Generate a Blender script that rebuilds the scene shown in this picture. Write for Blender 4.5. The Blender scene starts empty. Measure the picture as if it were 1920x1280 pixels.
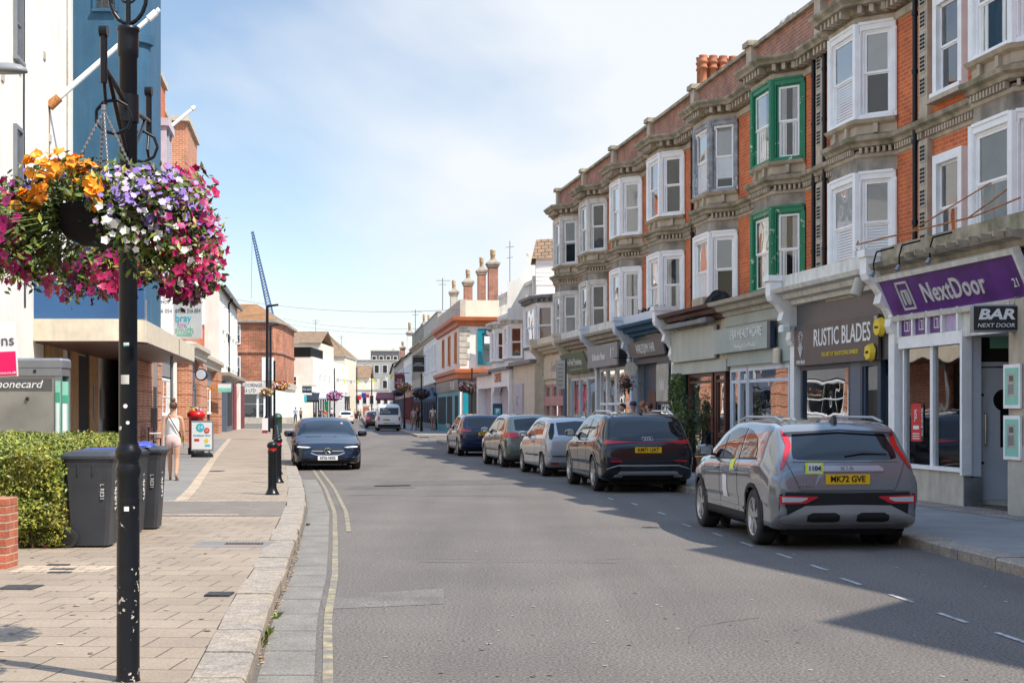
import bpy, bmesh, math, random
from mathutils import Vector, Matrix, noise
from mathutils.bvhtree import BVHTree
R = math.radians
SKX, SKZ = 3.75, 4.5
random.seed(7)
SC = bpy.context.scene
COL = SC.collection
# ------------------------------------------------------------------ camera, sky, sun, exposure
F = 2800.0; HY = 768.0; EYE = 1.6          # focal length and horizon in pixels of the 1920 wide photograph
cam = bpy.data.objects.new('camera', bpy.data.cameras.new('camera'))
COL.objects.link(cam)
cam.location = (0, 0, EYE); cam.rotation_euler = (R(90), 0, 0)
cam.data.sensor_width = 36; cam.data.lens = 36 * F / 1920
cam.data.shift_y = (HY - 640) / 1920
cam.data.clip_end = 4000; cam.data.clip_start = 0.1
SC.camera = cam
SUN_EL = 52.6
sd = Vector((0.82, -0.572, 0)).normalized()
elr = R(SUN_EL)
to_sun = Vector((sd.x * math.cos(elr), sd.y * math.cos(elr), math.sin(elr)))
w = bpy.data.worlds.new('World'); SC.world = w; w.use_nodes = True
nt = w.node_tree; nt.nodes.clear()
def N(t, typ, **k):
    n = t.nodes.new(typ)
    for a, b in k.items():
        if a.startswith('i_'):
            n.inputs[a[2:].replace('_', ' ')].default_value = b
        else: setattr(n, a, b)
    return n
sky = N(nt, 'ShaderNodeTexSky', sky_type='NISHITA', sun_disc=False)
sky.sun_elevation = elr
sky.sun_rotation = math.atan2(sd.x, sd.y)
sky.air_density = 1.0; sky.dust_density = 0.15; sky.ozone_density = 1.6
bg = N(nt, 'ShaderNodeBackground'); bg.inputs[1].default_value = 0.12
out = N(nt, 'ShaderNodeOutputWorld')
tc = N(nt, 'ShaderNodeTexCoord')
mp = N(nt, 'ShaderNodeMapping'); mp.inputs['Scale'].default_value = (1.0, 0.5, 1.7); mp.inputs['Rotation'].default_value = (0, R(-30), 0); mp.inputs['Location'].default_value = (SKX, 0.1, SKZ)
nz = N(nt, 'ShaderNodeTexNoise'); nz.inputs['Scale'].default_value = 2.4; nz.inputs['Detail'].default_value = 8; nz.inputs['Roughness'].default_value = 0.48; nz.inputs['Distortion'].default_value = 0.3
rp = N(nt, 'ShaderNodeMapRange'); rp.inputs[1].default_value = 0.38; rp.inputs[2].default_value = 0.54; rp.inputs[3].default_value = 0.1; rp.inputs[4].default_value = 0.95
mx = N(nt, 'ShaderNodeMix', data_type='RGBA')
nt.links.new(tc.outputs['Generated'], mp.inputs[0]); nt.links.new(mp.outputs[0], nz.inputs['Vector'])
sx_ = N(nt, 'ShaderNodeSeparateXYZ'); nt.links.new(tc.outputs['Generated'], sx_.inputs[0])
fd = N(nt, 'ShaderNodeMapRange'); fd.inputs[1].default_value = .3; fd.inputs[2].default_value = .7; fd.inputs[3].default_value = 1; fd.inputs[4].default_value = .8; nt.links.new(sx_.outputs[2], fd.inputs[0])
ml = N(nt, 'ShaderNodeMath', operation='MULTIPLY'); nt.links.new(rp.outputs[0], ml.inputs[0]); nt.links.new(fd.outputs[0], ml.inputs[1])
nt.links.new(nz.outputs[0], rp.inputs[0]); nt.links.new(ml.outputs[0], mx.inputs[0])
nt.links.new(sky.outputs[0], mx.inputs[6]); vs_ = N(nt, 'ShaderNodeCombineXYZ')      # clouds: white low down, brightened and tinted blue overhead to fill the shade
for i_, (lo_, hi_) in enumerate(((5.9, 5.6), (6.1, 8.2), (6.35, 12.6))):
    cs = N(nt, 'ShaderNodeMapRange'); cs.inputs[1].default_value = .28; cs.inputs[2].default_value = .55; cs.inputs[3].default_value = lo_; cs.inputs[4].default_value = hi_; nt.links.new(sx_.outputs[2], cs.inputs[0]); nt.links.new(cs.outputs[0], vs_.inputs[i_])
nt.links.new(vs_.outputs[0], mx.inputs[7])
nt.links.new(mx.outputs[2], bg.inputs[0]); nt.links.new(bg.outputs[0], out.inputs[0])
sun = bpy.data.objects.new('sun', bpy.data.lights.new('sun', 'SUN')); COL.objects.link(sun)
sun.data.energy = 4.9; sun.data.angle = R(0.53); sun.data.color = (1.0, 0.92, 0.8)
sun.rotation_euler = (-to_sun).to_track_quat('-Z', 'Y').to_euler(); sun.location = (20, -20, 40)
SC.view_settings.view_transform = 'Standard'; SC.view_settings.look = 'None'
SC.view_settings.exposure = 0.42; SC.view_settings.gamma = 1; SC.view_settings.use_curve_mapping = False
SC.cycles.max_bounces = 6; SC.cycles.transparent_max_bounces = 10; SC.cycles.caustics_reflective = False; SC.cycles.caustics_refractive = False

# ------------------------------------------------------------------ materials
MATS = {}
def hexc(h):
    h = h.lstrip('#'); v = [int(h[i:i+2], 16) / 255 for i in (0, 2, 4)]
    return tuple(c / 12.92 if c <= 0.04045 else ((c + 0.055) / 1.055) ** 2.4 for c in v)
def mat(name, col=(.5, .5, .5), rough=.6, metal=0, var=.12, vs=3.0, bump=0, bs=60, spec=.5, coat=0, kind=None, col2=None, dirt=0, emis=0, **kw):
    if name in MATS: return MATS[name]
    if isinstance(col, str): col = hexc(col)
    if isinstance(col2, str): col2 = hexc(col2)
    m = bpy.data.materials.new(name); m.use_nodes = True; t = m.node_tree
    b = t.nodes['Principled BSDF']; L = t.links.new
    b.inputs['Roughness'].default_value = rough; b.inputs['Metallic'].default_value = metal
    b.inputs['Specular IOR Level'].default_value = spec; b.inputs['Coat Weight'].default_value = coat; b.inputs['Coat Roughness'].default_value = .04
    geo = N(t, 'ShaderNodeNewGeometry'); base = None
    def noise_(scale, detail=5, vec=None):
        n = N(t, 'ShaderNodeTexNoise'); n.inputs['Scale'].default_value = scale; n.inputs['Detail'].default_value = detail
        L(vec or geo.outputs['Position'], n.inputs['Vector']); return n
    def rng(src, a, b_, c, d):
        r = N(t, 'ShaderNodeMapRange'); r.inputs[1].default_value = a; r.inputs[2].default_value = b_; r.inputs[3].default_value = c; r.inputs[4].default_value = d
        L(src, r.inputs[0]); return r.outputs[0]
    def mul(csrc, fac):
        v = N(t, 'ShaderNodeVectorMath', operation='SCALE'); L(csrc, v.inputs[0]); L(fac, v.inputs['Scale']); return v.outputs[0]
    def mixc(fac, a, b_):
        x = N(t, 'ShaderNodeMix', data_type='RGBA')
        if isinstance(fac, float): x.inputs[0].default_value = fac
        else: L(fac, x.inputs[0])
        for i, s in ((6, a), (7, b_)):
            if isinstance(s, tuple): x.inputs[i].default_value = (*s[:3], 1)
            else: L(s, x.inputs[i])
        return x.outputs[2]
    rgb = N(t, 'ShaderNodeRGB'); rgb.outputs[0].default_value = (*col, 1); base = rgb.outputs[0]
    hsrc = None
    if kind in ('brick', 'paver', 'tile'):
        uv = N(t, 'ShaderNodeTexCoord'); mp_ = N(t, 'ShaderNodeMapping'); mp_.inputs['Rotation'].default_value = (0, 0, kw.get('rot', 0))
        L(uv.outputs['UV'], mp_.inputs[0])
        bt = N(t, 'ShaderNodeTexBrick'); L(mp_.outputs[0], bt.inputs['Vector'])
        bt.inputs['Scale'].default_value = 1; bt.inputs['Brick Width'].default_value = kw.get('bw', .225); bt.inputs['Row Height'].default_value = kw.get('bh', .075)
        bt.inputs['Mortar Size'].default_value = kw.get('ms', .005); bt.inputs['Mortar Smooth'].default_value = .3
        bt.inputs['Color1'].default_value = (*col, 1); bt.inputs['Color2'].default_value = (*(col2 or col), 1)
        bt.inputs['Mortar'].default_value = (*kw.get('mortar', (.32, .27, .22)), 1); bt.inputs['Bias'].default_value = kw.get('bias', 0)
        base = bt.outputs[0]; hsrc = bt.outputs[1]
    elif col2 is not None:
        n = noise_(kw.get('c2s', 4.0), 8); base = mixc(rng(n.outputs[0], kw.get('c2a', .45), kw.get('c2b', .62), 0, 1), tuple(col), tuple(col2))
    if var:
        n = noise_(vs, 6); base = mul(base, rng(n.outputs[0], .3, .7, 1 - var, 1 + var))
    if dirt:       # vertical streaks of grime
        mp_ = N(t, 'ShaderNodeMapping'); mp_.inputs['Scale'].default_value = (5, 5, .5); L(geo.outputs['Position'], mp_.inputs[0])
        n = noise_(1.0, 7, mp_.outputs[0]); base = mixc(rng(n.outputs[0], .48, .78, 0, dirt), base, kw.get('dcol', (.07, .06, .045)))
    if kw.get('streak'):
        mp_ = N(t, 'ShaderNodeMapping'); mp_.inputs['Scale'].default_value = (1.4, .07, 1); mp_.inputs['Rotation'].default_value = (0, 0, R(-7)); L(geo.outputs['Position'], mp_.inputs[0])
        n = noise_(1.0, 5, mp_.outputs[0]); base = mul(base, rng(n.outputs[0], .35, .65, 1 - kw['streak'], 1 + kw['streak']))
    if kw.get('speck'):
        n = noise_(kw.get('sps', 260), 2); base = mul(base, rng(n.outputs[0], .3, .7, 1 - kw['speck'], 1 + kw['speck']))
    if kw.get('chip'):      # chipped paint showing pale undercoat
        n = noise_(kw.get('chs', 38), 4); n2 = noise_(4, 3)
        mm = N(t, 'ShaderNodeMath', operation='ADD'); L(n.outputs[0], mm.inputs[0]); L(n2.outputs[0], mm.inputs[1])
        base = mixc(rng(mm.outputs[0], 1.22, 1.25, 0, 1), base, kw['chip'])
    L(base, b.inputs['Base Color'])
    if bump or hsrc:
        bn = N(t, 'ShaderNodeBump'); bn.inputs['Distance'].default_value = .01; bn.inputs['Strength'].default_value = bump or .6
        if hsrc:
            iv = N(t, 'ShaderNodeMath', operation='SUBTRACT'); iv.inputs[0].default_value = 1; L(hsrc, iv.inputs[1])
            n = noise_(bs, 4); ad = N(t, 'ShaderNodeMath', operation='ADD'); L(iv.outputs[0], ad.inputs[0]); L(n.outputs[0], ad.inputs[1]); L(ad.outputs[0], bn.inputs['Height'])
        else:
            n = noise_(bs, 5); L(n.outputs[0], bn.inputs['Height'])
        L(bn.outputs[0], b.inputs['Normal'])
    if emis:
        b.inputs['Emission Color'].default_value = (*col, 1); b.inputs['Emission Strength'].default_value = emis
    MATS[name] = m; return m
def glass(name, tint=(1, 1, 1), ior=1.5, boost=1.0, rough=0.0, wob=0.0):
    if name in MATS: return MATS[name]
    m = bpy.data.materials.new(name); m.use_nodes = True; t = m.node_tree; t.nodes.clear(); L = t.links.new
    o = N(t, 'ShaderNodeOutputMaterial'); tr = N(t, 'ShaderNodeBsdfTransparent'); tr.inputs[0].default_value = (*tint, 1)
    gl = N(t, 'ShaderNodeBsdfGlossy'); gl.inputs['Roughness'].default_value = rough; gl.inputs[0].default_value = (.95, .97, 1, 1)
    lw = N(t, 'ShaderNodeFresnel'); lw.inputs[0].default_value = ior
    mm = N(t, 'ShaderNodeMath', operation='MULTIPLY', use_clamp=True); mm.inputs[1].default_value = boost; L(lw.outputs[0], mm.inputs[0])
    if wob:
        geo = N(t, 'ShaderNodeNewGeometry'); n = N(t, 'ShaderNodeTexNoise'); n.inputs['Scale'].default_value = 1.1; n.inputs['Detail'].default_value = 1
        L(geo.outputs['Position'], n.inputs['Vector']); bn = N(t, 'ShaderNodeBump'); bn.inputs['Strength'].default_value = wob; bn.inputs['Distance'].default_value = .05
        L(n.outputs[0], bn.inputs['Height']); L(bn.outputs[0], gl.inputs['Normal'])
    mx_ = N(t, 'ShaderNodeMixShader'); L(mm.outputs[0], mx_.inputs[0]); L(tr.outputs[0], mx_.inputs[1]); L(gl.outputs[0], mx_.inputs[2]); L(mx_.outputs[0], o.inputs[0])
    MATS[name] = m; return m
M = {}
def defm(k, *a, **kw): M[k] = mat(k, *a, **kw)
defm('asphalt', (.133, .118, .104), .9, var=.1, vs=.6, bump=.8, bs=70, speck=.6, sps=48, streak=.1)
defm('asphalt_patch', (.108, .098, .089), .9, var=.15, vs=3, bump=.6, bs=70, speck=.5, sps=48)
defm('asphalt_pale', (.148, .134, .12), .9, var=.2, vs=2, bump=.6, bs=70, speck=.5, sps=48)
defm('ground_far', (.17, .16, .15), .9, var=.15, vs=.05)
defm('paver', (.315, .252, .188), .85, var=.12, vs=1.1, kind='paver', bw=.4, bh=.4, ms=.007, col2=(.283, .225, .168), mortar=(.09, .07, .055), bump=.5, speck=.16, sps=70, rot=R(3), dirt=.0)
defm('block_grey', (.185, .16, .138), .85, var=.1, kind='paver', bw=.2, bh=.1, ms=.006, col2=(.21, .178, .15), mortar=(.1, .085, .07), bump=.3, speck=.1)
defm('edging', (.5, .4, .29), .85, var=.2, kind='paver', bw=.2, bh=.2, ms=.008, col2=(.4, .31, .23), mortar=(.15, .12, .09), bump=.3)
defm('strip_asphalt', (.205, .195, .182), .9, var=.16, vs=.7, bump=.3, bs=200, speck=.18, sps=200)
defm('shop_asphalt', (.25, .24, .23), .9, var=.14, vs=1.3, bump=.3, bs=200, speck=.18)
defm('shop_tiles', (.3, .24, .2), .8, var=.25, kind='paver', bw=.25, bh=.12, ms=.012, col2=(.36, .3, .26), mortar=(.12, .1, .09))
defm('granite', (.32, .27, .215), .85, var=.2, vs=9, bump=.9, bs=45, speck=.38, sps=60, col2=(.27, .24, .205), c2s=2.2)
defm('gutter', (.2, .184, .16), .85, var=.18, vs=2.5, bump=.3, bs=70, speck=.35, sps=60)
defm('yellow_line', (.33, .27, .155), .85, var=.2, vs=5, col2=(.17, .158, .14), c2s=7, c2a=.38, c2b=.58, speck=.25, sps=75)
defm('white_line', (.42, .42, .41), .85, var=.2, vs=5, col2=(.25, .24, .23), c2s=14, c2a=.5, c2b=.62)
defm('iron', (.05, .047, .045), .6, metal=.3, var=.3, vs=20, bump=.4, bs=120)
defm('iron_rust', (.16, .075, .045), .8, var=.4, vs=30, bump=.4, bs=120)
defm('black_paint', (.006, .008, .012), .33, var=.2, vs=9, bump=.1, bs=30, spec=.35)
defm('black_chip', (.007, .009, .013), .35, var=.2, vs=9, bump=.2, bs=40, chip=(.5, .46, .4), spec=.35)
defm('brick', (.66, .15, .04), .88, var=.2, vs=1.3, kind='brick', col2=(.5, .1, .035), mortar=(.6, .3, .15), ms=.008, bump=.5, dirt=.15)
defm('brick_far', (.5, .15, .06), .88, var=.35, vs=.55, kind='brick', bw=.5, bh=.16, col2=(.27, .08, .04), mortar=(.55, .36, .25), ms=.02, bump=.4, dirt=.45, dcol=(.2, .1, .07))
defm('brick_weathered', (.42, .165, .105), .9, var=.3, vs=2.2, kind='brick', col2=(.3, .13, .09), mortar=(.38, .3, .22), ms=.008, bump=.4, dirt=.35, dcol=(.13, .12, .08))
defm('brick_pale', (.5, .19, .095), .88, var=.2, vs=1.5, kind='brick', bw=.3, bh=.1, col2=(.38, .13, .07), mortar=(.58, .42, .3), ms=.012, bump=.4)
defm('brick_pier', (.46, .13, .07), .85, var=.25, vs=5, kind='brick', col2=(.33, .1, .06), mortar=(.5, .38, .28), ms=.008, bump=.8)
defm('stone', (.48, .4, .3), .85, var=.2, vs=3, bump=.5, bs=35, dirt=.35, dcol=(.1, .09, .07))
defm('stone_pale', (.5, .455, .38), .85, var=.15, vs=3, bump=.4, bs=35, dirt=.3)
defm('stone_dark', (.36, .31, .25), .88, var=.25, vs=3, bump=.6, bs=30, dirt=.4, col2=(.2, .18, .145), c2s=2)
defm('stone_moss', (.4, .34, .25), .9, var=.25, vs=5, bump=.6, bs=30, dirt=.4, dcol=(.09, .08, .055), col2=(.22, .2, .125), c2s=2)
defm('terracotta', (.42, .15, .07), .75, var=.25, vs=5, bump=.3, dirt=.25)
defm('pot_buff', (.45, .33, .2), .75, var=.25, vs=8, bump=.3, dirt=.3)
defm('white_paint', (.9, .9, .89), .5, var=.06, vs=4, dirt=.1, dcol=(.4, .37, .3))
defm('white_upvc', (.9, .9, .89), .32, var=.03)
defm('white_dirty', (.72, .7, .64), .65, var=.12, vs=5, dirt=.45, dcol=(.22, .2, .15), bump=.3)
defm('cream_paint', (.66, .58, .45), .6, var=.1, vs=4, dirt=.25, dcol=(.3, .25, .16))
defm('green_paint', (.0, .19, .085), .4, var=.12, vs=6, chip=(.5, .52, .45), chs=14)
defm('grey_old', (.33, .34, .35), .7, var=.3, vs=7, dirt=.35, chip=(.6, .6, .6), chs=20)
defm('render_white', (.8, .78, .72), .85, var=.07, vs=1, bump=.5, bs=25, dirt=.28, dcol=(.5, .42, .28))
defm('render_cream', (.78, .7, .56), .85, var=.07, vs=1, bump=.3, bs=25, dirt=.15, dcol=(.4, .33, .22))
defm('render_grey', (.36, .35, .33), .85, var=.1, vs=1, bump=.3, bs=25, dirt=.2)
defm('render_blue', (.028, .1, .18), .8, var=.1, vs=1.5, bump=.8, bs=22, dirt=.1, dcol=(.2, .3, .35))
defm('sign_blue', (.03, .105, .25), .35, var=.15, vs=.4)
defm('roof_tile', (.33, .2, .11), .85, var=.2, vs=2, kind='tile', bw=.3, bh=.22, ms=.02, col2=(.24, .16, .1), mortar=(.08, .06, .04), bump=1, dirt=.2)
defm('roof_orange', (.36, .16, .05), .85, dirt=.5, dcol=(.5, .25, .03), var=.35, vs=.6, kind='tile', bw=.3, bh=.22, ms=.016, col2=(.26, .13, .06), mortar=(.1, .06, .04), bump=1)
defm('roof_slate', (.14, .14, .15), .7, var=.2, vs=2, kind='tile', bw=.3, bh=.22, ms=.01, col2=(.11, .11, .12), mortar=(.05, .05, .05), bump=.6)
defm('lead', (.2, .2, .21), .6, var=.25, vs=4, bump=.3)
defm('purple', (.11, .022, .2), .3, var=.3, vs=2.5)
defm('purple_dark', (.05, .014, .11), .3, var=.1)
defm('sign_grey', (.1, .098, .1), .4, var=.1, vs=2)
defm('sign_brown', (.085, .07, .068), .42, var=.18, vs=1.5)
defm('sign_green', (.12, .16, .085), .5, var=.1)
defm('sign_pale', (.46, .49, .43), .55, var=.12, vs=1.2, dirt=.3, dcol=(.18, .2, .16))
defm('sign_sage', (.38, .44, .41), .5, var=.12, vs=1.2, dirt=.25, dcol=(.14, .17, .15))
defm('navy', (.018, .045, .08), .4, var=.15)
defm('grey_blue', (.1, .13, .18), .45, var=.08)
defm('bluish_white', (.62, .67, .74), .5, var=.06, vs=3, dirt=.12, dcol=(.25, .26, .28))
defm('pink', (.56, .29, .27), .6, var=.1)
defm('lilac', (.5, .47, .55), .6, var=.08)
defm('teal', (.0, .24, .3), .45, var=.1)
defm('orange_paint', (.62, .22, .04), .5, var=.1)
defm('orange_trim', (.5, .15, .06), .5, var=.12, dirt=.15)
defm('maroon', (.2, .02, .03), .45, var=.15)
defm('dark_red', (.1, .02, .02), .5, var=.1)
defm('wood_dark', (.09, .03, .018), .45, var=.25, vs=6)
defm('plywood', (.45, .25, .09), .7, var=.2, vs=3, col2=(.24, .1, .1), c2s=1.7, c2a=.55, c2b=.75)
defm('white', (.8, .8, .8), .45, var=.02)
defm('letter_white', (.82, .82, .8), .4, var=0)
defm('letter_silver', (.62, .62, .6), .45, var=0)
defm('black', (.012, .012, .013), .4, var=0)
defm('black_matt', (.009, .009, .01), .8, var=.1, spec=.2)
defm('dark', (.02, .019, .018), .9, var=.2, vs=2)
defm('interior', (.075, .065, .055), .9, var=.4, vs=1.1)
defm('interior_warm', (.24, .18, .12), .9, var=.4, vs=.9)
defm('curtain', (.76, .74, .7), .9, var=.08, vs=2)
defm('blind', (.8, .82, .83), .7, var=.05)
defm('rust', (.4, .16, .05), .8, var=.4, vs=20, bump=.4)
defm('steel', (.36, .35, .33), .38, metal=.75, var=.15, vs=2)
defm('steel_dull', (.3, .29, .26), .45, metal=.4, var=.25, vs=1.3, bump=.1, bs=8)
defm('grey_metal', (.25, .26, .28), .4, metal=.5, var=.08)
defm('plastic_dark', (.034, .038, .046), .5, var=.2, vs=3, dirt=.3, dcol=(.12, .115, .1), bump=.15, bs=150)
defm('plastic_blue', (.03, .06, .36), .5, var=.1)
defm('plastic_grey', (.23, .235, .24), .5, var=.1)
defm('red_gloss', (.55, .01, .012), .3, var=.05)
defm('red_sign', (.6, .025, .03), .5, var=.05)
defm('pink_sign', (.85, .005, .12), .4, var=.03)
defm('yellow_plate', (.85, .5, .0), .4, var=.02)
defm('yellow', (.8, .58, .03), .45, var=.05)
defm('lime', (.75, .85, .05), .45, var=0)
defm('cyan', (.03, .5, .6), .4, var=.05)
defm('mint', (.25, .6, .45), .5, var=.1)
defm('green_sign', (.05, .35, .2), .5, var=.1)
defm('tyre', (.025, .025, .026), .75, var=.15, bump=.3, bs=80)
defm('alloy', (.5, .5, .5), .3, metal=.85, var=.05)
defm('lens_red', (.55, .006, .012), .12, var=0, coat=.8)
defm('lens_clear', (.6, .62, .64), .12, var=0, coat=.8, metal=.3)
defm('chrome', (.75, .76, .78), .12, metal=1, var=0)
defm('leaf', (.085, .13, .02), .5, var=.3, vs=10, col2=(.17, .22, .035), c2s=9)
defm('leaf_hedge', (.2, .235, .02), .5, var=.35, vs=8, col2=(.36, .33, .05), c2s=3.0)
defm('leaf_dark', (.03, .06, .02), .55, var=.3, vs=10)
defm('twig', (.08, .055, .03), .9, var=.3)
defm('petal_magenta', (.33, .008, .12), .5, var=.25, vs=14)
defm('petal_crimson', (.4, .008, .085), .5, var=.25, vs=14)
defm('petal_orange', (.95, .36, .02), .5, var=.15, vs=14)
defm('petal_purple', (.24, .14, .46), .5, var=.25, vs=14)
defm('petal_lilac', (.46, .36, .55), .5, var=.15, vs=14)
defm('petal_white', (.8, .77, .72), .5, var=.05, vs=14)
defm('petal_dark', (.1, .02, .05), .5, var=.25, vs=14)
defm('petal_eye', (.12, .004, .05), .5, var=.2)
defm('skin', (.52, .29, .19), .5, var=.06, vs=9)
defm('hair', (.09, .04, .022), .55, var=.3, vs=40, bump=.6, bs=90)
defm('cloth_white', (.75, .74, .73), .85, var=.05)
defm('cloth_pink', (.7, .5, .47), .85, var=.08, vs=12)
defm('cloth_black', (.025, .025, .03), .85, var=.1)
defm('cloth_navy', (.03, .045, .09), .85, var=.1)
defm('cloth_khaki', (.3, .26, .18), .85, var=.1)
defm('cloth_blue', (.2, .32, .5), .85, var=.1)
defm('cloth_red', (.5, .05, .06), .85, var=.1)
defm('leather', (.045, .025, .018), .5, var=.1)
defm('crane_blue', (.06, .13, .28), .5, var=.1)
G_WIN = glass('window_glass', (.93, .95, .95), 1.5, 2.0, wob=.25)
G_SHOP = glass('shop_glass', (.88, .91, .9), 1.5, 3.2, wob=.12)
G_CAR = glass('car_glass', (.16, .18, .19), 1.5, 1.25)
G_CARDARK = glass('privacy_glass', (.035, .04, .045), 1.5, 1.25)

# ------------------------------------------------------------------ mesh helpers
class MB:
    def __init__(s): s.v = []; s.f = []; s.mi = []; s.ms = []; s.cur = 0; s.sm = []
    def m(s, name):
        mt = M[name] if isinstance(name, str) else name
        if mt not in s.ms: s.ms.append(mt)
        s.cur = s.ms.index(mt); return s
    def add(s, vs, fs, smooth=False):
        o = len(s.v); s.v += [tuple(p) for p in vs]
        for f in fs: s.f.append([o + i for i in f]); s.mi.append(s.cur); s.sm.append(smooth)
        return s
    def box(s, x0, x1, y0, y1, z0, z1):
        if x0 > x1: x0, x1 = x1, x0
        if y0 > y1: y0, y1 = y1, y0
        return s.add([(x0,y0,z0),(x1,y0,z0),(x1,y1,z0),(x0,y1,z0),(x0,y0,z1),(x1,y0,z1),(x1,y1,z1),(x0,y1,z1)],
                     [(0,3,2,1),(4,5,6,7),(0,1,5,4),(1,2,6,5),(2,3,7,6),(3,0,4,7)])
    def prism(s, poly, z0, z1):       # poly in xy, ccw
        n = len(poly)
        return s.add([(x, y, z0) for x, y in poly] + [(x, y, z1) for x, y in poly],
                     [tuple(range(n))[::-1], tuple(range(n, 2*n))] + [(i, (i+1) % n, n+(i+1) % n, n+i) for i in range(n)])
    def extr(s, poly, y0, y1, axis='y'):     # poly in (x,z) extruded along y, or (y,z) along x
        n = len(poly)
        if axis == 'y': P = lambda a, b, t: (a, t, b)
        else: P = lambda a, b, t: (t, a, b)
        vs = [P(a, b, y0) for a, b in poly] + [P(a, b, y1) for a, b in poly]
        return s.add(vs, [tuple(range(n)), tuple(range(n, 2*n))[::-1]] + [(i, n+i, n+(i+1) % n, (i+1) % n) for i in range(n)])
    def quad(s, a, b, c, d): return s.add([a, b, c, d], [(0, 1, 2, 3)])
    def cyl(s, p0, p1, r0, r1=None, n=12, cap=True, smooth=True):
        r1 = r0 if r1 is None else r1
        p0 = Vector(p0); p1 = Vector(p1); d = (p1 - p0).normalized()
        a = d.orthogonal().normalized(); b = d.cross(a)
        vs = []
        for p, r in ((p0, r0), (p1, r1)):
            for i in range(n):
                t = 2 * math.pi * i / n; vs.append(p + a * (r * math.cos(t)) + b * (r * math.sin(t)))
        s.add(vs, [(i, (i+1) % n, n+(i+1) % n, n+i) for i in range(n)], smooth)
        if cap: s.add(vs, [tuple(range(n))[::-1], tuple(range(n, 2*n))])
        return s
    def tube(s, pts, r, n=8):
        for a, b in zip(pts, pts[1:]): s.cyl(a, b, r, r, n)
        return s
    def lathe(s, prof, cx=0, cy=0, n=20, z0=0):       # (r,z) profile round a vertical axis
        vs = []; k = len(prof)
        for r, z in prof:
            for i in range(n):
                t = 2 * math.pi * i / n; vs.append((cx + r * math.cos(t), cy + r * math.sin(t), z + z0))
        fs = [(j*n+i, j*n+(i+1) % n, (j+1)*n+(i+1) % n, (j+1)*n+i) for j in range(k-1) for i in range(n)]
        return s.add(vs, fs, True)
    def rbox(s, x0, x1, y0, y1, z0, z1, r=.02):     # box with chamfered vertical and top edges
        r = min(r, (x1-x0)/2.1, (y1-y0)/2.1)
        def ring(q): return [(x0+q,y0),(x1-q,y0),(x1,y0+q),(x1,y1-q),(x1-q,y1),(x0+q,y1),(x0,y1-q),(x0,y0+q)]
        def ins(q): return [(min(max(x, x0+q), x1-q), min(max(y, y0+q), y1-q)) for x, y in ring(r)]
        a = ring(r); c = ins(r)
        vs = [(x, y, z0) for x, y in a] + [(x, y, z1-r) for x, y in a] + [(x, y, z1) for x, y in c]
        fs = [tuple(range(8))[::-1], tuple(range(16, 24))]
        for k in (0, 8): fs += [(k+i, k+(i+1) % 8, k+8+(i+1) % 8, k+8+i) for i in range(8)]
        return s.add(vs, fs)
    def build(s, name, parent=None, bevel=0, mtx=None):
        me = bpy.data.meshes.new(name); 
        vs = s.v if mtx is None else [tuple(mtx @ Vector(p)) for p in s.v]
        me.from_pydata(vs, [], s.f); me.polygons.foreach_set('material_index', s.mi); me.polygons.foreach_set('use_smooth', s.sm)
        for mt in s.ms: me.materials.append(mt)
        me.update()
        uv = me.uv_layers.new(name='metres'); d = [0.0] * (2 * len(me.loops))
        V = me.vertices
        for p in me.polygons:
            nx, ny, nz_ = p.normal
            if abs(nz_) > .8 or (abs(nx) + abs(ny)) < 1e-6:
                for li in p.loop_indices:
                    c = V[me.loops[li].vertex_index].co; d[2*li] = c.x; d[2*li+1] = c.y
            else:
                h = math.hypot(nx, ny); tx, ty = -ny / h, nx / h; sl = 1 / max(.35, h)
                for li in p.loop_indices:
                    c = V[me.loops[li].vertex_index].co; d[2*li] = c.x*tx + c.y*ty; d[2*li+1] = c.z * sl
        uv.data.foreach_set('uv', d)
        o = bpy.data.objects.new(name, me); COL.objects.link(o)
        if parent: o.parent = parent
        return o
def tag(o, label=None, cat=None, group=None, kind=None):
    if label: o['label'] = label
    if cat: o['category'] = cat
    if group: o['group'] = group
    if kind: o['kind'] = kind
    return o
def thing(name, label, cat, loc=(0, 0, 0), rz=0, group=None):
    o = bpy.data.objects.new(name, None); COL.objects.link(o); o.empty_display_size = .3
    o.location = loc; o.rotation_euler = (0, 0, rz); return tag(o, label, cat, group)
def struct(name, mb): return tag(mb.build(name), kind='structure')
KIDS = {}
def kids(o): return [c for c in bpy.data.objects if c.parent == o]
def copy_tree(o, parent=None, ks=None):
    c = o.copy(); COL.objects.link(c)
    if parent is not None: c.parent = parent
    for ch in (ks or kids)(o): copy_tree(ch, c, ks)
    return c
DG = None
def text(body, size, material, parent, loc, rot=(R(90), 0, 0), name='lettering', sx=1.0, ext=.004, align='CENTER', shear=0, bold=0, sp=1.0):
    cu = bpy.data.curves.new('t', 'FONT'); cu.body = body; cu.size = size; cu.extrude = ext; cu.align_x = align; cu.align_y = 'CENTER'
    cu.shear = shear; cu.offset = bold; cu.space_character = sp; cu.resolution_u = 3; cu.space_line = .95
    t = bpy.data.objects.new('t', cu); COL.objects.link(t)
    dg = bpy.context.evaluated_depsgraph_get()
    me = bpy.data.meshes.new_from_object(t.evaluated_get(dg)); bpy.data.objects.remove(t)
    for v in me.vertices: v.co.x *= sx
    me.materials.clear(); me.materials.append(M[material] if isinstance(material, str) else material)
    o = bpy.data.objects.new(name, me); COL.objects.link(o); o.parent = parent; o.location = loc; o.rotation_euler = rot
    return o
def P(x, y, Y): return Vector(((x - 960) / F * Y, Y, EYE + (HY - y) / F * Y))     # pixel at a depth -> point (used for measuring)
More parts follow.
